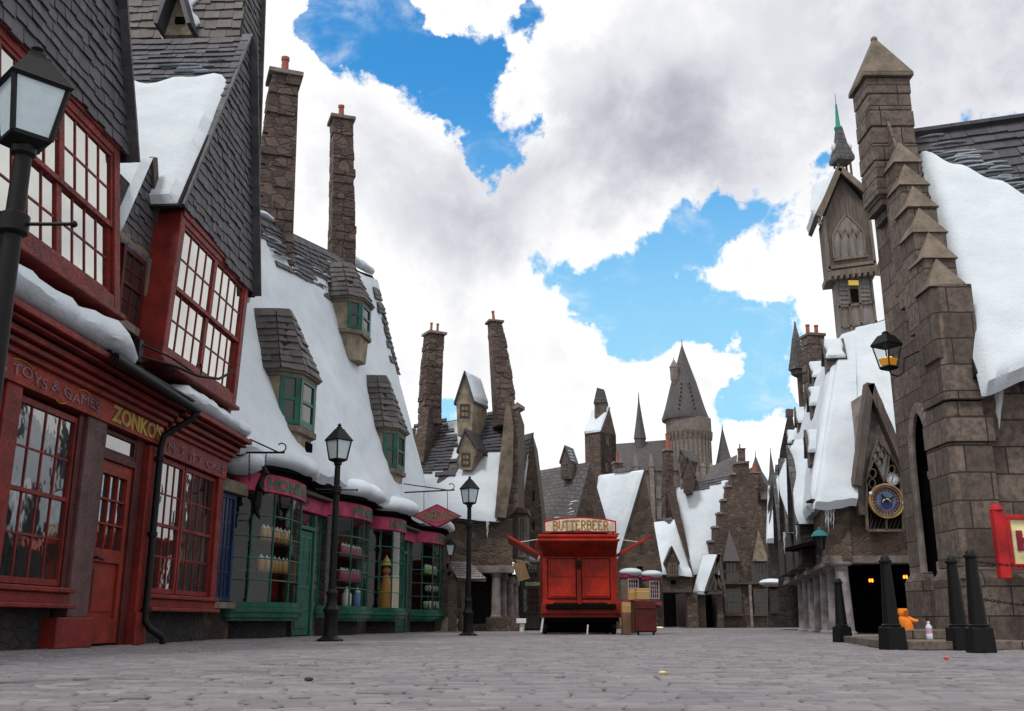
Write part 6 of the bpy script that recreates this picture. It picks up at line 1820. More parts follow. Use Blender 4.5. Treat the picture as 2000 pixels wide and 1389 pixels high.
# clock gable on the front
OW = O.W
def on(u, v, n): 
    s, z = O.hit(u, v, n); return s, z
gL, gz = on(1672, 950, .35); gA, gaz = on(1697, 752, .35); gR = 2 * gA - gL + .25
m = MB(); m.prism([OW(gL + .06, .22, ze - .3), OW(gR - .06, .22, ze - .3), OW(gR - .06, .22, gz), OW(gA, .22, gaz - .12), OW(gL + .06, .22, gz)], V((0, 2.2, 0))); cg = build(m, 'clock_gable', M_smooth, ar)
for (q0, q1) in (((gL, gz), (gA, gaz)), ((gA, gaz), (gR, gz))):
    m = MB(); k = 13
    for i in range(k):
        a, b = i / k, (i + 1.1) / k; p0 = OW(q0[0] + (q1[0] - q0[0]) * a, .34, q0[1] + (q1[1] - q0[1]) * a); p1 = OW(q0[0] + (q1[0] - q0[0]) * b, .34, q0[1] + (q1[1] - q0[1]) * b)
        m.bar(p0, p1, .30, .17 + .02 * random.random(), up=(0, -1, 0) if False else (q1[1] - q0[1], 0, -(q1[0] - q0[0])))
    build(m, 'barge_board', M_brown, cg, bevel=.008)
# gothic window behind the clock
def gpt(u, v, n=.25): s, z = on(u, v, n); return OW(s, n, z)
def arc_pts(l, r, ap, n=8):
    """Pointed arch from l up to ap and down to r (pixel points)."""
    out = []
    for (p0, p1, sg) in ((l, ap, 1), (ap, r, -1)):
        for i in range(n + 1):
            t = i / n; u = p0[0] + (p1[0] - p0[0]) * t; v = p0[1] + (p1[1] - p0[1]) * t
            b = math.sin(math.pi * t) * .10 * abs(p1[1] - p0[1]); u -= b * sg * .55
            out.append((u, v))
    return out
wl0 = arc_pts((1695, 935), (1762, 930), (1714, 858))
m = MB(); m.prism([gpt(u, v, .225) for u, v in ((1694, 1036), (1692, 945), (1701, 895), (1715, 858), (1740, 890), (1757, 932), (1764, 1036))], V((0, .03, 0))); gw = build(m, 'window', M_dark, cg)
m = MB(); m.prism([gpt(u, v, .232) for u, v in ((1706, 893), (1715, 862), (1737, 890), (1728, 940))], V((0, .012, 0))); build(m, 'pane', M_glassp, gw)
m = MB()
def strip(px, w=.045, n=.27):
    for a, b in zip(px[:-1], px[1:]): m.bar(gpt(*a, n), gpt(*b, n), w, .07, up=(0, 1, 0))
OUT_ = [(1694, 1036), (1692, 990), (1692, 945), (1695, 922), (1701, 895), (1708, 874), (1715, 858), (1727, 872), (1740, 890), (1750, 910), (1757, 932), (1761, 980), (1764, 1036)]
strip(OUT_, .05); strip([(1694, 1036), (1764, 1036)], .06); strip([(1731, 1036), (1729, 940)], .045)
strip([(1692, 945), (1700, 915), (1706, 897), (1716, 915), (1728, 945)], .03); strip([(1728, 945), (1734, 910), (1737, 889), (1748, 908), (1757, 932)], .03)
for (u0, v0) in ((1717, 876), (1711, 890), (1724, 888), (1719, 903)): strip([(u0 + 6 * math.cos(k * .7), v0 + 9 * math.sin(k * .7)) for k in range(10)], .018)
for (u0, v0) in ((1704, 925), (1703, 945), (1741, 918)): strip([(u0 + 6.5 * math.cos(k * .7), v0 + 9 * math.sin(k * .7)) for k in range(10)], .018)
build(m, 'tracery', M_capst, gw)
m = MB()
for k in range(9):
    u0 = 1698 + k * 7.5; m.bar(gpt(u0, 1034, .235), gpt(u0 + 12, 1004, .235), .008); m.bar(gpt(u0 + 4, 1004, .235), gpt(u0 - 6 if k else u0, 1034, .235), .008)
build(m, 'leading', M_timberd, gw)
# big clock
cc_ = gpt(1730, 979, .36); cr = (gpt(1764, 979, .36) - gpt(1696, 979, .36)).length / 2
ck = thing('wall_clock', 'big gilt clock with a violet and blue face of twelve bars on the gothic window', 'clock', cc_)
def disc(mb, c, r0, r1, n0, n1, seg=48):
    for i in range(seg):
        a0, a1 = 2 * math.pi * i / seg, 2 * math.pi * (i + 1) / seg
        def p(r, a, n): return c + V((r * math.cos(a), -n, r * math.sin(a)))
        mb.hexa([p(r0, a0, n0), p(r1, a0, n0), p(r1, a1, n0), p(r0, a1, n0)], [p(r0, a0, n1), p(r1, a0, n1), p(r1, a1, n1), p(r0, a1, n1)])
    return mb
M_gilt = paint('gilt', (.36, .235, .105), .45, .4); M_viol = paint('violet_enamel', (.05, .034, .095), .4, .3); M_sky = paint('sky_enamel', (.08, .14, .30), .4, .2); M_moon = paint('moon_enamel', (.02, .03, .14), .4, .2)
m = MB(); disc(m, cc_, cr * .90, cr, 0, .08); disc(m, cc_, cr * .80, cr * .84, 0, .06); build(m, 'rim', M_gilt, ck)
m = MB(); disc(m, cc_, .001, cr * .92, -.03, .02); build(m, 'dial', M_gilt, ck)
m = MB()
for i in range(24):
    a0 = 2 * math.pi * i / 24 + .06; a1 = a0 + .17; r0_, r1_ = cr * .55, cr * .79
    def p(r, a, n): return cc_ + V((r * math.cos(a), -n, r * math.sin(a)))
    m.hexa([p(r0_, a0, .02), p(r1_, a0, .02), p(r1_, a1, .02), p(r0_, a1, .02)], [p(r0_, a0, .032), p(r1_, a0, .032), p(r1_, a1, .032), p(r0_, a1, .032)])
build(m, 'hour_bars', M_viol, ck)
m = MB(); disc(m, cc_, .001, cr * .50, .02, .034); build(m, 'sky_disc', M_sky, ck)
m = MB(); disc(m, cc_ + V((0, 0, -cr * .12)), .001, cr * .34, .03, .044); build(m, 'night_disc', M_moon, ck)
m = MB(); m.tube([cc_ + V((cr * .24 * math.cos(a), -.055, -cr * .14 + cr * .24 * math.sin(a))) for a in [.25 + k * .3 for k in range(10)]], [.008 + .014 * math.sin(k / 9 * math.pi) for k in range(10)], 6); build(m, 'crescent', plain('crescent_gold', (.7, .5, .05), .4), ck)
m = MB(); m.bar(cc_ + V((0, -.06, 0)), cc_ + V((cr * .46, -.06, cr * .24)), .03, .012, up=(0, 1, 0)); build(m, 'hand', M_black, ck)
m = MB(); m.bar(cc_ + V((0, -.07, 0)), cc_ + V((-cr * .27, -.07, cr * .40)), .03, .012, up=(0, 1, 0)); build(m, 'hand', M_black, ck)
for (a, b) in ((-.92, .42), (.94, -.12)):
    m = MB(); m.ball(cc_ + V((a * cr, -.10, b * cr)), .04, 10, 6, (1, .5, 1)); build(m, 'boss', M_white, ck)
c2 = gpt(1742, 936, .34); r2_ = .155
sc = thing('small_dial', 'small white moon dial on the gothic window just above the big clock', 'clock', c2)
m = MB(); disc(m, c2, r2_ * .9, r2_, 0, .05); build(m, 'rim', M_capst, sc)
m = MB(); disc(m, c2, .001, r2_ * .91, -.03, .02); build(m, 'dial', paint('white_enamel', (.68, .70, .70), .4, .2), sc)
m = MB(); disc(m, c2, r2_ * .50, r2_ * .56, .018, .028); disc(m, c2, r2_ * .74, r2_ * .78, .018, .026); build(m, 'ring', plain('ring_blue', (.20, .24, .32), .5), sc)
m = MB()
for k in range(12):
    a = k * math.pi / 6; m.bar(c2 + V((r2_ * .6 * math.cos(a), -.024, r2_ * .6 * math.sin(a))), c2 + V((r2_ * .70 * math.cos(a), -.024, r2_ * .70 * math.sin(a))), .012, .006, up=(0, 1, 0))
build(m, 'marks', plain('mark_grey', (.22, .24, .28), .5), sc)
m = MB(); m.bar(c2 + V((-.02, -.03, -.08)), c2 + V((.025, -.03, .085)), .016, .008, up=(0, 1, 0)); build(m, 'hand', M_moon, sc)

# clock tower
YT = 26.0
tw = thing('bell_tower', 'weathered timber bell tower with a green copper spire rising from the snowy arcade roof', 'tower', at(1672, 650, YT))
def tp(px, vec, y=YT, mb=None): return px_prism(px, y, vec, mb)
vv = (.12, .95, .02)
m = tp([(1645, 668), (1632, 533), (1700, 524), (1714, 640)], (.16, .9, .02)); shaft = build(m, 'shaft', M_grey, tw)
m = MB()
for (p0, p1) in (((1645, 662), (1634, 533)), ((1663, 655), (1654, 530)), ((1683, 645), (1676, 527)), ((1711, 632), (1699, 524)), ((1637, 600), (1708, 590)), ((1643, 640), (1713, 628))):
    m.bar(at(*p0, YT - .02), at(*p1, YT - .02), .055, .05, up=(0, 1, 0))
build(m, 'timber_frame', M_timber, shaft)
for (p0, p1, nm) in (((1641, 545), (1654, 597), 'shutter'), ((1681, 542), (1695, 590), 'shutter')):
    a, b = at(p0[0], p1[1], YT), at(p1[0], p0[1], YT); m = MB()
    m.prism([V((a.x, YT - .03, a.z)), V((b.x, YT - .03, a.z)), V((b.x, YT - .03, b.z - .1)), V(((a.x + b.x) / 2, YT - .03, b.z)), V((a.x, YT - .03, b.z - .1))], (0, .05, 0))
    for k in range(5):
        z = a.z + (b.z - a.z) * (k + .3) / 6; m.xbox(a.x, b.x, YT - .055, YT - .03, z, z + .045)
    build(m, nm, M_grey, shaft)
a, b = at(1659, 594, YT), at(1676, 548, YT); m = MB(); m.xbox(a.x, b.x, YT - .035, YT, a.z, b.z); wn = build(m, 'window', M_timberd, shaft)
m = MB(); m.xbox(a.x + .01, b.x - .01, YT - .05, YT - .036, b.z - .15, b.z - .01); build(m, 'lit_pane', plain('lit_yellow_pane', (.6, .42, .06), .5, (1, .66, .12), .35), wn)
m = MB(); m.xbox(a.x + .05, b.x - .05, YT - .05, YT - .036, a.z + .05, a.z + .42); build(m, 'opening', M_dark, wn)
m = tp([(1615, 531), (1617, 541), (1714, 530), (1713, 517)], (.22, 1.2, .02), YT - .22); build(m, 'corbel_floor', M_timber, tw, bevel=.01)
m = MB()
for k in range(8):
    u = 1619 + k * 11.5; v = 541 - k * 1.3; m.bar(at(u, v, YT - .2), at(u + .5, v + 7, YT - .2), .07, .16, up=(0, 1, 0))
    if k < 6: m.bar(at(1714 + k * 1.5, 531 - k * 4, YT - .2 + k * .2), at(1714 + k * 1.5, 538 - k * 4, YT - .2 + k * .2), .16, .07, up=(0, 1, 0))
build(m, 'corbel', M_timber, tw)
m = tp([(1618, 531), (1607, 422), (1640, 340), (1698, 410), (1711, 519)], (.20, 1.05, .03), YT - .16); bel = build(m, 'belfry', M_brown, tw)
m = MB()
for (p0, p1) in (((1620, 530), (1609, 424)), ((1709, 518), (1696, 412)), ((1618, 524), (1709, 512)), ((1628, 508), (1694, 499))): m.bar(at(*p0, YT - .18), at(*p1, YT - .18), .08, .07, up=(0, 1, 0))
build(m, 'timber_frame', M_timber, bel)
lou = [(1629, 505)] + [(u, v) for u, v in arc_pts((1626, 462), (1687, 455), (1652, 418), 8)] + [(1690, 497)]
m = MB(); m.prism([at(u, v, YT - .17) for u, v in lou], V((0, -.04, 0))); lv_ = build(m, 'louvre_panel', M_grey, bel)
m = MB()
for a, b in zip(lou[:-1], lou[1:]): m.bar(at(*a, YT - .21), at(*b, YT - .21), .05, .05, up=(0, 1, 0))
for k in range(1, 4): m.bar(at(1628 + k * 15, 502 - k * 2, YT - .215), at(1626 + k * 15, 450, YT - .215), .03, .03, up=(0, 1, 0))
for k in range(4):
    pts = arc_pts((1628 + k * 15, 468 - k), (1643 + k * 15, 467 - k), (1635 + k * 15, 448 - k), 4)
    for a, b in zip(pts[:-1], pts[1:]): m.bar(at(*a, YT - .215), at(*b, YT - .215), .025, .03, up=(0, 1, 0))
build(m, 'louvre_frame', M_timber, lv_)
# belfry roof: two steep slopes with deep verge boards
apx = at(1639, 333, YT - .36); eL, eR = at(1601, 420, YT - .36), at(1709, 392, YT - .36); bv = V((.26, 1.55, .03))
for sg, e in ((-1, eL), (1, eR)):
    dn_ = (e - apx).normalized(); ee = e + dn_ * .08; up = V((sg * .10, 0, .07))
    m = MB(); m.hexa([ee, apx, apx + bv, ee + bv], [ee + up, apx + V((0, 0, .12)), apx + bv + V((0, 0, .12)), ee + bv + up]); r = build(m, 'belfry_roof', M_slatef, tw)
    s_ = MB(); q = quad(ee + up, ee + bv + up, apx + bv + V((0, 0, .12)), apx + V((0, 0, .12)))
    snow_sheet(s_, (lambda u, v, q=q: q(u, v)) if sg < 0 else (lambda u, v, q=q: q(.05 + .45 * u, v)), V((sg, -.1, .5)), 14, 14, .13, .1, .03); build(s_, 'snow', M_snow, r, smooth=True)
    m = MB(); m.bar(ee + V((0, -.03, .02)), apx + V((0, -.03, .06)), .06, .16, up=V((0, -1, 0)).cross(dn_)); m.bar(e + V((0, .04, -.02)), e + V((0, .04, -.28)), .07, .1); build(m, 'barge_board', M_timber, r)
m = tp([(1588, 421), (1588, 362), (1600, 357), (1601, 421)], (.25, 1.0, .02), YT + .1)
s_ = MB(); qs = quad(at(1587, 418, YT), at(1604, 420, YT - .3), at(1637, 340, YT - .3), at(1590, 362, YT + .9)); snow_sheet(s_, qs, V((-1, -.25, .4)), 14, 14, .12, .12, .03); build(s_, 'snow', M_snow, bel, smooth=True)
m = MB(); m.hexa([at(1587, 420, YT), at(1604, 422, YT - .3), at(1640, 420, YT + .3), at(1620, 418, YT + 1)], [at(1590, 362, YT + .9), at(1637, 342, YT - .3), at(1640, 345, YT - .2), at(1620, 350, YT + 1)]); build(m, 'side_roof', M_under, bel)
# cupola, bell and spire
cb_ = at(1647, 345, YT + .35); zb_ = cb_.z
def tz_(v): return at(1645, v, YT + .35).z
xo = at(1643, 300, YT + .35).x
m = MB()
for sx in (-.17, .17):
    for sy in (-.17, .17): m.bar(V((xo + sx + .02, YT + .35 + sy, tz_(368))), V((xo + sx, YT + .35 + sy, tz_(312))), .05)
cup = build(m, 'cupola_post', M_timberd, tw)
m = MB(); m.lathe([(.10, tz_(340)), (.085, tz_(336)), (.05, tz_(328)), (.01, tz_(326))], (xo, YT + .35, 0), 12); build(m, 'bell', M_black, tw, smooth=True)
m = MB(); m.lathe([(.36, tz_(318)), (.38, tz_(312)), (.20, tz_(282)), (.11, tz_(252)), (.09, tz_(248))], (xo, YT + .35, 0), 4, math.pi / 4 + .15); cr_ = build(m, 'cupola_roof', M_slatef, tw)
m = MB(); m.lathe([(.075, tz_(270)), (.085, tz_(256)), (.12, tz_(253)), (.12, tz_(250)), (.07, tz_(246)), (.028, tz_(208)), (.03, tz_(205)), (.012, tz_(203)), (.008, tz_(184))], (xo - .02, YT + .35, 0), 10); build(m, 'spire', M_verd, tw, smooth=True)
for (u, v) in ((1628, 288), (1659, 288)):
    s_ = MB(); p = at(u, v, YT + .3); s_.ball(p, .09, 8, 6, (.8, 1.2, 1.5)); build(s_, 'snow_cap', M_snow, cr_, smooth=True)
# teal lantern
tl_ = thing('teal_lantern', 'round teal copper lantern hanging on the arcade wall above the first column', 'wall lantern', at(1603, 1055, YO - .1))
p = at(1602, 1060, YO - .35); m = MB(); m.lathe([(.20, .14), (.19, .17), (.12, .25), (.03, .29), (.03, .33), (.008, .36)], p, 14); build(m, 'hood', M_teal, tl_, smooth=True)
m = MB()
for k in range(6):
    a = k * math.pi / 3; m.bar(p + V((.08 * math.cos(a), .08 * math.sin(a), -.16)), p + V((.14 * math.cos(a), .14 * math.sin(a), .14)), .016)
m.lathe([(.09, -.17), (.09, -.14)], p, 12); m.tube([p + V((0, 0, -.16)), p + V((0, .1, -.3)), p + V((.05, .5, -.28))], .015, 6); build(m, 'cage', M_black, tl_)
m = MB(); m.lathe([(.075, -.14), (.13, .13)], p, 12); build(m, 'lantern_glass', M_glassl, tl_)
# chimney, spire and far roofs beyond the arcade
fc = thing('far_chimney', 'square stone chimney with two red pots showing above the arcade dormers', 'chimney', at(1588, 800, 33))
chimney(fc, at(1586, 800, 33) - V((0, 0, 4)), at(1587, 660, 33), .62, .58, .36, ch=.3, cap=1.15, yaw=.2, pots=((-.17, 0), (.15, 0)), pr=.075)
fs = thing('small_turret', 'little turret with a snow dusted spire standing left of the double pot chimney', 'turret', at(1562, 790, 34))
p = at(1562, 735, 34); zz = lambda v: at(1562, v, 34).z
m = MB(); m.lathe([(.10, zz(1000)), (.10, zz(738)), (.30, zz(732)), (.30, zz(722))], (p.x, 34, 0), 6); build(m, 'shaft', M_timberd, fs)
m = MB(); m.lathe([(.36, zz(723)), (.27, zz(700)), (.16, zz(665)), (.05, zz(640)), (.02, zz(628))], (p.x - .03, 34, 0), 6); rf_ = build(m, 'spire', M_slatef, fs)
for k in range(6):
    s_ = MB(); v = 718 - k * 8; w = .30 - .024 * k; snow_roll(s_, [V((p.x - w * .5, 34 - w * .80, zz(v))), V((p.x + w * .75, 34 - w * .70, zz(v) + .02))], .07, .07, 8, .4, sub=5); build(s_, 'snow_strip', M_snow, rf_, smooth=True)
rh_ = thing('row_house', 'tall dark gable with a snowy roof at the far end of the arcade row', 'house', at(1530, 1225, 38))
m = px_prism([(1520, 1226), (1520, 910), (1524, 878), (1538, 812), (1548, 812), (1562, 900), (1562, 1226)], 37.5, (1.2, 4, 0)); build(m, 'gable_wall', M_rubbled, rh_)
roof4(rh_, at(1512, 1030, 37.2), at(1534, 1035, 37.0), at(1540, 910, 37.3), at(1516, 912, 38), True, [([(0, .5), (1, .5), (1, .98), (0, .98)], .5)], .14)
cnr = MB(); cnr.bar(at(1542, 815, 37.8), at(1542, 800, 37.8), .25); build(cnr, 'chimney', M_course, rh_)
rh2 = thing('shop_row_house', 'dark far house with a snowy roof and wide shop window left of the arcade columns', 'house', at(1515, 1225, 46))
m = px_prism([(1500, 1226), (1500, 985), (1508, 938), (1516, 985), (1530, 1226)], 46, (1.2, 5, 0)); build(m, 'gable_wall', M_rubbled, rh2)
roof4(rh2, at(1496, 1060, 45.5), at(1513, 1060, 45.5), at(1514, 945, 46.2), at(1500, 948, 47), True, [([(0, .4), (1, .4), (1, .95), (0, .95)], .5)], .16)
s = MB(); s.ball(at(1508, 1138, 45.5), .58, 14, 8, (1.0, .9, .30)); build(s, 'snow_cap', M_snow, rh2, smooth=True)
m = MB(); m.hexa([at(1492, 1146, 45.0), at(1524, 1146, 45.0), at(1524, 1146, 46.0), at(1492, 1146, 46.0)], [at(1492, 1141, 45.0), at(1524, 1141, 45.0), at(1524, 1136, 46.0), at(1492, 1136, 46.0)]); build(m, 'awning', M_timberd, rh2)
F46 = Fac((0, 45.9), (1, 45.9)); small_window(F46, 1502, 1150, 1526, 1198, rh2, 4, 4, .05, M_timberd, M_glassl, .08, 'shop_window')
sp_t = thing('thin_spire', 'needle thin dark spire between the stepped gable and the arcade row', 'spire', at(1510, 1225, 90))
p = at(1510, 960, 90); m = MB(); m.lathe([(.9, 0), (.9, at(1510, 985, 90).z), (.28, at(1510, 930, 90).z), (.05, at(1510, 885, 90).z)], (p.x, 90, 0), 8); build(m, 'cone', M_slatef, sp_t)
m = MB(); m.lathe([(.05, at(1510, 886, 90).z), (.03, at(1510, 874, 90).z)], (p.x, 90, 0), 6); build(m, 'finial', M_verd, sp_t)
sp2_ = thing('thin_spire', 'small pointed spire just right of the stepped gable roof', 'spire', at(1479, 1225, 90))
p = at(1480, 960, 90); m = MB(); m.lathe([(1.5, 0), (1.5, at(1480, 960, 90).z), (.5, at(1480, 920, 90).z), (.05, at(1480, 892, 90).z)], (p.x, 90, 0), 8); build(m, 'cone', M_slatef, sp2_)
m = MB(); m.lathe([(.05, at(1480, 893, 90).z), (.03, at(1480, 880, 90).z)], (p.x, 90, 0), 6); build(m, 'finial', M_verd, sp2_)

# ------------------------------------------------------------------ big stone hall on the right
XR = 5.96
gh = thing('stone_hall', 'great ashlar stone hall with stepped gablets, a pinnacle and a pointed arch door', 'hall', V((7, 13, 0)))
RF = Fac((XR, 16), (XR, 15)); RW = RF.W      # s = 16 - y
FF = Fac((0, 13.02), (1, 13.02)); FW = FF.W
ridge_z = 8.32
# side wall towards the street with the pointed opening left out
def rs_(u, v, n=0): return RF.hit(u, v, n)
sA, zA = rs_(1791, 797); j0, j1 = sA - .36, sA + .36; zs = 2.45
wallpoly_y0, wallpoly_y1 = .72, 2.98
m = MB()
arch_l = [(j0, .9), (j0, zs)] + [(j0 + (sA - j0) * (1 - math.cos(t)) , zs + (zA - zs) * math.sin(t)) for t in [k * math.pi / 2 / 8 for k in range(1, 9)]]
arch_r = [(2 * sA - a, b) for a, b in arch_l]
top_l, top_r = 7.9, 4.55
m.prism([RW(wallpoly_y0, 0, .9)] + [RW(a, 0, b) for a, b in arch_l] + [RW(sA, 0, 8.0), RW(wallpoly_y0, 0, 8.6)], RF.n * -.05)
m.prism([RW(a, 0, b) for a, b in arch_r] + [RW(sA, 0, 8.0), RW(wallpoly_y1, 0, 4.4), RW(wallpoly_y1, 0, .9)], RF.n * -.05)
m.prism([RW(wallpoly_y0, 0, 0), RW(wallpoly_y1, 0, 0), RW(wallpoly_y1, 0, .9), RW(wallpoly_y0, 0, .9)], RF.n * -.5)
build(m, 'side_wall', M_ashlar, gh)
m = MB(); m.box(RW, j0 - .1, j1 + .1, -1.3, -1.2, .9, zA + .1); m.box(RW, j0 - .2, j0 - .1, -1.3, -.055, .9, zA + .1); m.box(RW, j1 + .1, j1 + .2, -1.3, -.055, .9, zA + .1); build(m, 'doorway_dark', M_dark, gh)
m = MB(); k = 14
for poly in (arch_l, arch_r):
    for (a, b) in zip(poly[:-1], poly[1:]): m.bar(RW(a[0], .0, a[1]), RW(b[0], .0, b[1]), .16, .05, up=RF.n)
build(m, 'arch_surround', M_smooth, gh, bevel=.01)
m = MB(); m.lathe([(.13, .95), (.13, 1.08), (.085, 1.12), (.08, 2.2), (.12, 2.28), (.12, 2.36)], RW(j1 - .18, -.10, 0), 14); build(m, 'column', M_smooth, gh, smooth=True)
m = MB(); m.box(RW, .80, 1.36, -.12, .13, 0, .84)
m.hexa([RW(.80, -.1, .843), RW(.80, .13, .843), RW(1.36, .13, .843), RW(1.36, -.1, .843)], [RW(.84, -.1, .98), RW(.84, .03, .98), RW(1.32, .03, .98), RW(1.32, -.1, .98)])
build(m, 'door_plinth', M_ashlar, gh, bevel=.012)
# front wall
m = MB(); m.box(FW, XR + .02, 10.5, -.5, 0, .86, 3.72); build(m, 'front_wall', M_ashlar, gh)
m = MB(); m.box(FW, XR - .1, 10.5, -.4, .24, 0, .78); m.hexa([FW(XR - .1, .24, .782), FW(10.5, .24, .782), FW(10.5, -.2, .782), FW(XR - .1, -.2, .782)], [FW(XR - .1, .02, .95), FW(10.5, .02, .95), FW(10.5, -.2, .95), FW(XR - .1, -.2, .95)]); build(m, 'plinth', M_ashlar, gh, bevel=.015)
# corner buttress with its offsets
def bx(u, v): return FF.hit(u, v, .16)
m = MB()
def blk(x0, x1, n0, n1, z0, z1, ch=.07):
    pl = [(x0, n0), (x0, n1 - ch), (x0 + ch, n1), (x1 - ch * .2, n1), (x1, n1 - ch * .2), (x1, n0)]
    m.prism([FW(x, n, z0) for x, n in pl], V((0, 0, z1 - z0)))
blk(XR - .24, XR + .28, -.6, .18, 3.12, 4.72); blk(XR - .22, XR + .26, -.6, .12, 2.90, 3.10); blk(XR - .28, XR + .34, -.6, .20, 2.55, 2.88)
blk(XR - .26, XR + .30, -.6, .16, .96, 2.54); blk(XR - .36, XR + .42, -.6, .30, 0, .80)
m.hexa([FW(XR - .36, .30, .802), FW(XR + .42, .30, .802), FW(XR + .42, -.6, .802), FW(XR - .36, -.6, .802)], [FW(XR - .26, .17, .955), FW(XR + .30, .17, .955), FW(XR + .30, -.6, .955), FW(XR - .26, -.6, .955)])
m.hexa([FW(XR + .31, .0, 2.6), FW(XR + .44, .0, 2.6), FW(XR + .44, .12, 2.6), FW(XR + .31, .12, 2.6)], [FW(XR + .31, .0, 2.9), FW(XR + .44, .0, 2.9), FW(XR + .44, .06, 2.9), FW(XR + .31, .06, 2.9)])
build(m, 'corner_buttress', M_ashlar, gh, bevel=.012)
# stepped gablets climbing the verge
GB_ = [((1841, 492), (1815, 563), (1893, 554)), ((1828, 440), (1802, 507), (1873, 500)), ((1810, 392), (1782, 457), (1854, 449)), ((1793, 349), (1772, 405), (1836, 401)), ((1782, 306), (1756, 362), (1819, 358)), ((1776, 262), (1746, 319), (1804, 312))]
for k, (a_, b_, c_) in enumerate(GB_):
    y = 12.84 + k * .22; pa_, pl_, pr_2 = at(*a_, y), at(*b_, y), at(*c_, y); dp_ = .55; zc = (pl_.z + pr_2.z) / 2
    m = MB(); e = .035
    m.xbox(pl_.x + e, pr_2.x - e, y + e, y + dp_, zc - 1.0 - .2 * k, zc); g_ = build(m, 'gablet', M_ashlar, gh, bevel=.01)
    m = MB(); xm = (pl_.x + pr_2.x) / 2; ridge = [V((xm, y + .02, pa_.z)), V((xm, y + dp_, pa_.z + .02))]
    bs = [V((pl_.x, y, zc)), V((pr_2.x, y, zc)), V((pr_2.x, y + dp_, zc)), V((pl_.x, y + dp_, zc))]
    cap_ = V((xm - .03, y + dp_ * .42, pa_.z)); m.add(bs + [cap_], [[3, 2, 1, 0], [0, 1, 4], [1, 2, 4], [2, 3, 4], [3, 0, 4]]); build(m, 'gablet_cap', M_capst, g_, bevel=.012)
# pinnacle
YP = 14.4; f = 14.4 / 15
pc0, pc1 = at(1692, 160, YP), at(1772, 160, YP); px0, px1 = pc0.x, pc1.x; zt = at(1730, 150, YP).z; zb2 = at(1740, 420, YP).z; pd = px1 - px0
m = MB(); n_c = 7
for k in range(n_c):
    z0, z1 = zb2 + .35 + (zt - zb2 - .35) * k / n_c, zb2 + .35 + (zt - zb2 - .35) * (k + 1) / n_c - .012
    j = .012 * (k % 2); m.xbox(px0 + j, px1 - j + .05, YP + j, YP + pd, z0, z1)
m.xbox(px0 + .03, px1 + .02, YP + .03, YP + pd - .03, zb2 + .3, zt - .02)
pin = build(m, 'pinnacle', M_ashlar, gh, bevel=.02)
m = MB()
for k in range(4): m.xbox(px0 + .06 + .10 * k, px1 + .05, YP + .05 + .10 * k, YP + pd, zb2 + .35 - .16 * (k + 1), zb2 + .35 - .16 * k - .006)
build(m, 'corbel', M_ashlar, pin, bevel=.015)
m = MB(); ex = .05; bs = [V((px0 - ex, YP - ex, zt)), V((px1 + ex + .05, YP - ex, zt)), V((px1 + ex + .05, YP + pd + ex, zt)), V((px0 - ex, YP + pd + ex, zt))]
tp_ = V(((px0 + px1) / 2, YP + pd / 2, at(1722, 78, YP + pd / 2).z)); e = .03
m.hexa(bs, [p + V((0, 0, .07)) for p in bs]); m.add([p + V((0, 0, .072)) for p in bs] + [tp_ + V((-e, -e, 0)), tp_ + V((e, -e, 0)), tp_ + V((e, e, 0)), tp_ + V((-e, e, 0))], [[3, 2, 1, 0], [4, 5, 6, 7], [0, 1, 5, 4], [1, 2, 6, 5], [2, 3, 7, 6], [3, 0, 4, 7]]); m.ball(tp_, .06, 8, 6)
build(m, 'pinnacle_cap', M_capst, pin, bevel=.01)
# gable body behind the gablets
m = MB(); m.prism([RW(1.0, -.05, 4.0), RW(2.9, -.05, 4.0), RW(2.95, -.05, 4.6), RW(1.55, -.05, 7.7), RW(1.0, -.05, 8.0)], RF.n * -.2); build(m, 'gable_wall', M_ashlar, gh)
# roof
a, b, c, d = at(1906, 728, 12.72), V((11, 12.72, 3.72)), V((11.2, 15.1, ridge_z + .45)), at(1776, 268, 15.1)
rr_ = roof4(gh, a, b, c, d, False, [], slab=.2, mat=M_under)
Qr = quad(a, b, c, d); nq = quad_n(a, b, c, d); LuR = (b - a).length; LvR = (d - a).length
s_ = MB()
def snowtop(u): return .90 - .27 * max(0, min(1, u / .30)) + .012 * math.sin(u * 60)
snow_sheet(s_, lambda u, v: Qr(.002 + .998 * u, -.035 + v * (snowtop(u) + .035)), nq, 90, 60, .26, .05, .05, .20, .9); build(s_, 'snow', M_snow, rr_, smooth=True)
m = MB(); slates(m, lambda x, y: Qr(x / LuR, y / LvR) + nq * .03, nq, [(0, LvR * .45), (LuR, LvR * .45), (LuR, LvR * .99), (0, LvR * .99)], .20, .30, .045, .012); build(m, 'slate_tile', M_slate, rr_, recalc=False)
m = MB()
for k in range(14): m.bar(Qr(k / 14, 1.0) + V((0, -.02, .05)), Qr((k + 1.03) / 14, 1.0) + V((0, -.02, .05)), .24, .06)
build(m, 'ridge_tiles', M_slate, rr_)
for k in range(34):
    s_ = MB(); u0 = .02 + random.uniform(0, .42); v = snowtop(u0) + random.uniform(-.01, .09); ln = random.uniform(.05, .16)
    snow_roll(s_, [Qr(u0, v) + nq * .05, Qr(u0 + ln / 2, v + .003) + nq * .05, Qr(u0 + ln, v - .003) + nq * .05], .11, .022, 8, .4, sub=5); build(s_, 'snow_strip', M_snow, rr_, smooth=True)
m = MB(); m.add([d, c, V((11.2, 15.25, 3.5)), V((d.x, 15.25, 3.5))], [[0, 1, 2, 3]]); m.xbox(XR + .9, 11, 13.6, 15.2, 0, 3.6); build(m, 'rear_roof', M_slatef, gh)
icicles('icicle', 'big icicle hanging from the hall eaves by the buttress', [(1951, 722, 838, .085)], 12.85)
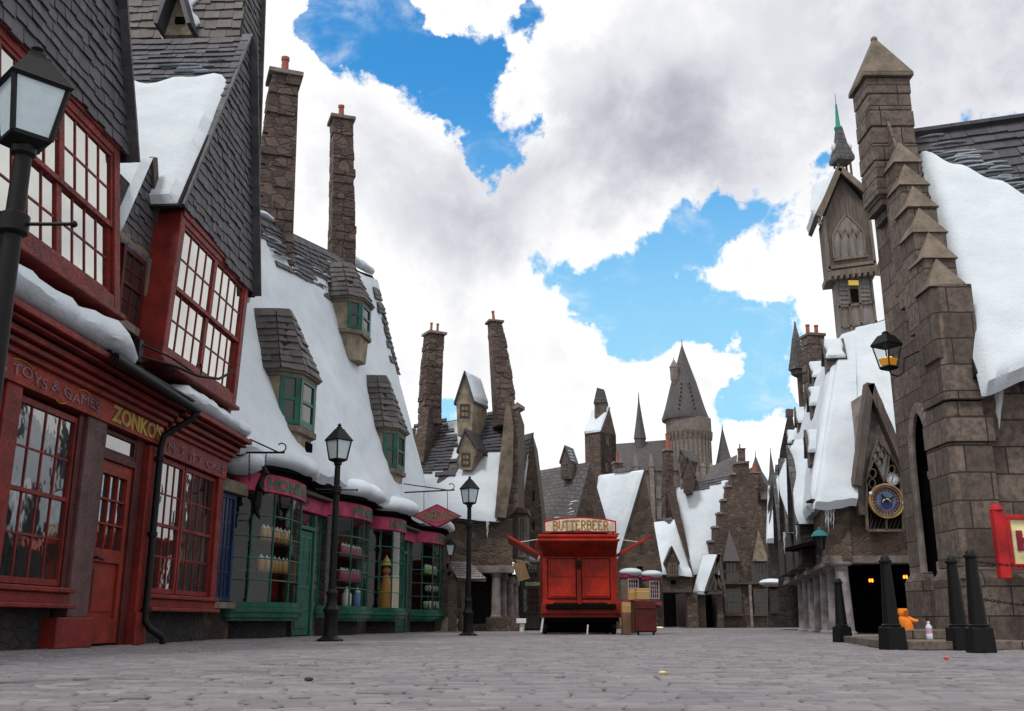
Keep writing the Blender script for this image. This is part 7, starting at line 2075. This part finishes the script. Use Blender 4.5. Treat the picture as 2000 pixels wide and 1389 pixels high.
# lit lantern on the hall
wlp = at(1733, 690, 13.6)
wt2 = thing('wall_lantern', 'black wall lantern with warm glowing bulbs on the edge of the stone hall', 'wall lantern', wlp)
def lz(v): return at(1733, v, 13.6).z
m = MB(); p = V((wlp.x, 13.6, 0)); r2 = math.sqrt(2); w0, w1 = .085 * r2, .135 * r2; rot = math.pi / 4 + .5
m.lathe([(w0, lz(716)), (w0 * 1.1, lz(718)), (w0 * .9, lz(722)), (.03, lz(724))], p, 4, rot)
for k in range(4):
    a_ = rot + k * math.pi / 2; m.bar(p + V((w0 * math.cos(a_), w0 * math.sin(a_), lz(716))), p + V((w1 * math.cos(a_), w1 * math.sin(a_), lz(676))), .018)
m.lathe([(w1 * 1.12, lz(677)), (w1 * 1.14, lz(673)), (w1 * .60, lz(656)), (.05, lz(653)), (.05, lz(650)), (.02, lz(647))], p, 4, rot)
fr2 = build(m, 'lantern_frame', M_black, wt2)
m = MB(); m.lathe([(w0 * .95, lz(715)), (w1 * .96, lz(678))], p, 4, rot); build(m, 'lantern_glass', M_clear2, wt2)
bl = MB(); bl.ball(p + V((-.03, -.02, lz(703))), .032, 10, 8, (1, 1, 1.2)); bl.ball(p + V((.035, -.01, lz(702))), .032, 10, 8, (1, 1, 1.2))
build(bl, 'bulb', plain('warm_bulb', (1, .6, .2), .5, (1.0, .50, .10), 6.0), wt2, smooth=True)
bl = MB(); bl.lathe([(w0 * .8, lz(714)), (w1 * .70, lz(701))], p, 4, rot); build(bl, 'glow_cup', plain('amber_glass', (.6, .24, .03), .3, (1, .40, .04), .30), wt2)
m = MB(); q1 = V((XR, 13.55, lz(672))); m.tube([p + V((0, 0, lz(722))), p + V((.03, 0, lz(732))), p + V((.12, 0, lz(735))), p + V((.20, 0, lz(728))), p + V((.23, 0, lz(700))), q1], .012, 8); m.bar(q1 + V((0, 0, -.06)), q1 + V((0, 0, .06)), .05); build(m, 'bracket', M_black, wt2, smooth=True)

# ------------------------------------------------------------------ steps, bollards, sign, litter
stp = thing('stone_steps', 'two low grey stone steps before the pointed arch door of the hall', 'steps', V((5, 11.5, 0)))
P1, P2 = gnd(1648, 1255), gnd(1740, 1270)
m = MB(); m.prism([P1, P2, V((5.55, P2.y, 0)), V((5.55, P1.y + .2, 0))], (0, 0, .088)); build(m, 'lower_step', M_ashlar, stp, bevel=.008)
u1 = at(1682, 1228, 13.6); m = MB(); m.prism([V((4.95, 13.8, .09)), V((4.45, 12.0, .09)), V((5.6, 12.0, .09)), V((5.6, 13.8, .09))], (0, 0, .10)); build(m, 'upper_step', M_ashlar, stp, bevel=.008)
def make_bollard(h, label):
    t = thing('bollard', label, 'bollard', (0, 0, 0), 'black iron bollards by the steps')
    m = MB(); m.lathe([(.148, 0), (.136, .225), (.118, .235)], (0, 0, 0), 4, math.pi / 4); build(m, 'base', M_black, t, bevel=.006)
    m = MB(); m.lathe([(.095, .235), (.10, .25), (.084, .262), (.052, h - .10), (.052, h - .085), (.068, h - .075), (.068, h - .055), (.052, h - .045), (.046, h - .02), (.03, h - .005), (.008, h)], (0, 0, 0), 18); build(m, 'shaft', M_black, t, smooth=True)
    return t
b1 = make_bollard(.96, 'black tapered bollard with a chain, standing in front of the red board'); b1.location = gnd(1917, 1275)
b2 = dup(b1, (3.93, 10.72, 0), .2, 'black tapered bollard at the outer front corner of the stone steps')
b3 = dup(b1, at(1853, 1262, 10.75) * V((1, 1, 0)) if False else V((4.64, 10.75, .0)), .1, 'black tapered bollard between the pointed arch door and the chained bollard')
b4 = dup(b1, (P1.x + .02, P1.y + .1, 0), .2, 'black tapered bollard at the far end of the steps beside the nearest round column', (1, 1, .93))
cn = thing('barrier_chain', 'black chain running from the bollard past the red board along the hall', 'chain', gnd(1917, 1275) + V((0, 0, .9)))
p0 = gnd(1917, 1275)
for i, (v0, v1) in enumerate(((1097, 1098), (1170, 1182))):
    m = MB(); a = V((p0.x + .06, p0.y, at(1915, v0, p0.y).z)); b = V((p0.x + 1.6, p0.y + .1, at(1915, v1, p0.y).z)); chain(m, a, b, None, .009, .05, .042); build(m, 'chain_links', M_black, cn, smooth=True)
sb = thing('red_board_sign', 'red framed pale yellow board with maroon letters in front of the stone hall', 'sign', at(1965, 1130, 12.3))
YS = 12.3
def sx(u): return at(u, 1050, YS).x
def sz(v): return at(1965, v, YS).z
m = MB(); m.xbox(sx(1946), sx(1968), YS, YS + .11, .785, sz(997)); m.lathe([(.075, sz(998)), (.08, sz(995)), (.07, sz(989)), (.035, sz(983)), (.01, sz(981))], ((sx(1946) + sx(1968)) / 2, YS + .055, 0), 14); build(m, 'post', M_board, sb, bevel=.01)
m = MB(); m.xbox(sx(1969), sx(1969) + 1.5, YS + .02, YS + .09, sz(1014), sz(1005)); m.xbox(sx(1969), sx(1969) + 1.5, YS + .02, YS + .09, sz(1112), sz(1101)); m.xbox(sx(1969), sx(1979), YS + .02, YS + .09, sz(1101) + .001, sz(1014) - .001); build(m, 'frame', M_board, sb, bevel=.008)
m = MB(); m.xbox(sx(1975), sx(1969) + 1.45, YS + .055, YS + .08, sz(1103), sz(1012)); fc_ = build(m, 'face', M_yellow, sb)
m = MB(); write(m, 'HOG', .30, lambda x, y, o: V((x, YS + .048 - o, y)), sx(1989), .75, .02, .012, sz(1072)); build(m, 'lettering', M_maroon, fc_)
# orange jacket and bottle
jp = V((4.77, 12.5, .19)); oj = thing('orange_jacket', 'bright orange hooded jacket propped upright on the upper stone step', 'jacket', jp)
M_or = paint('orange_cloth', (.75, .20, .02), .7, .25, (.45, .09, .01), .6)
m = MB(); m.lathe([(.10, 0), (.105, .05), (.10, .12), (.085, .17), (.062, .195), (.05, .20)], jp, 18, 0, .72)
for i in range(len(m.v)): m.v[i] = m.v[i] + V((-.035 * (m.v[i].z - jp.z) / .2, 0, 0)) + V((nz(m.v[i], 14) * .010, 0, 0))
build(m, 'jacket_body', M_or, oj, smooth=True)
m = MB(); m.lathe([(.055, .195), (.072, .22), (.076, .26), (.07, .30), (.066, .312), (.055, .308)], jp + V((-.04, 0, 0)), 16, 0, .85)
build(m, 'hood', M_or, oj, smooth=True)
m = MB(); m.tube([jp + V((.02, 0, .165)), jp + V((.07, -.02, .145)), jp + V((.12, -.03, .125)), jp + V((.165, -.03, .132))], [.042, .036, .028, .022], 12); build(m, 'sleeve', M_or, oj, smooth=True)
m = MB(); disc(m, jp + V((-.02, -.066, .245)), .010, .036, 0, .010, 16); build(m, 'hood_opening', paint('orange_shadow_cloth', (.38, .075, .01), .8, .2), oj, smooth=True)
oj.scale = (.8, .8, .8)
bp = V((4.72, 11.72, .088)); wb = thing('water_bottle', 'clear plastic water bottle with a pink label on the lower step', 'bottle', bp)
m = MB(); m.lathe([(.03, 0), (.036, .01), (.036, .06), (.033, .065), (.033, .115), (.036, .12), (.036, .14), (.014, .172), (.014, .178)], bp, 16); build(m, 'bottle_body', plain('clear_plastic', (.62, .66, .72), .15), wb, smooth=True)
m = MB(); m.lathe([(.0345, .066), (.0345, .114)], bp, 16); build(m, 'paper_label', plain('pink_label', (.55, .30, .45), .5), wb, smooth=True)
m = MB(); m.lathe([(.016, .179), (.016, .2)], bp, 12); build(m, 'cap', M_white, wb, smooth=True)
for (u, v, lab, c) in ((1736, 1269, 'tiny white paper scrap at the foot of the corner bollard', (.8, .8, .8)), (1848, 1288, 'tiny red scrap lying on the paving before the bollards', (.5, .03, .03)), (1294, 1317, 'pale yellow crumb of litter in the middle of the paving', (.6, .48, .2)), (1603 / 1, 1331, 'small dark pebble', (.02, .02, .02))):
    if v == 1331: u, v, lab = 603, 1330, 'small dark pebble lying on the paving left of centre'
    p = gnd(u, v); m = MB(); m.ball(p + V((0, 0, .008)), .018, 8, 5, (1.3, 1, .6)); tag(build(m, 'litter_scrap', plain('scrap', c, .7), smooth=True), lab, 'litter')
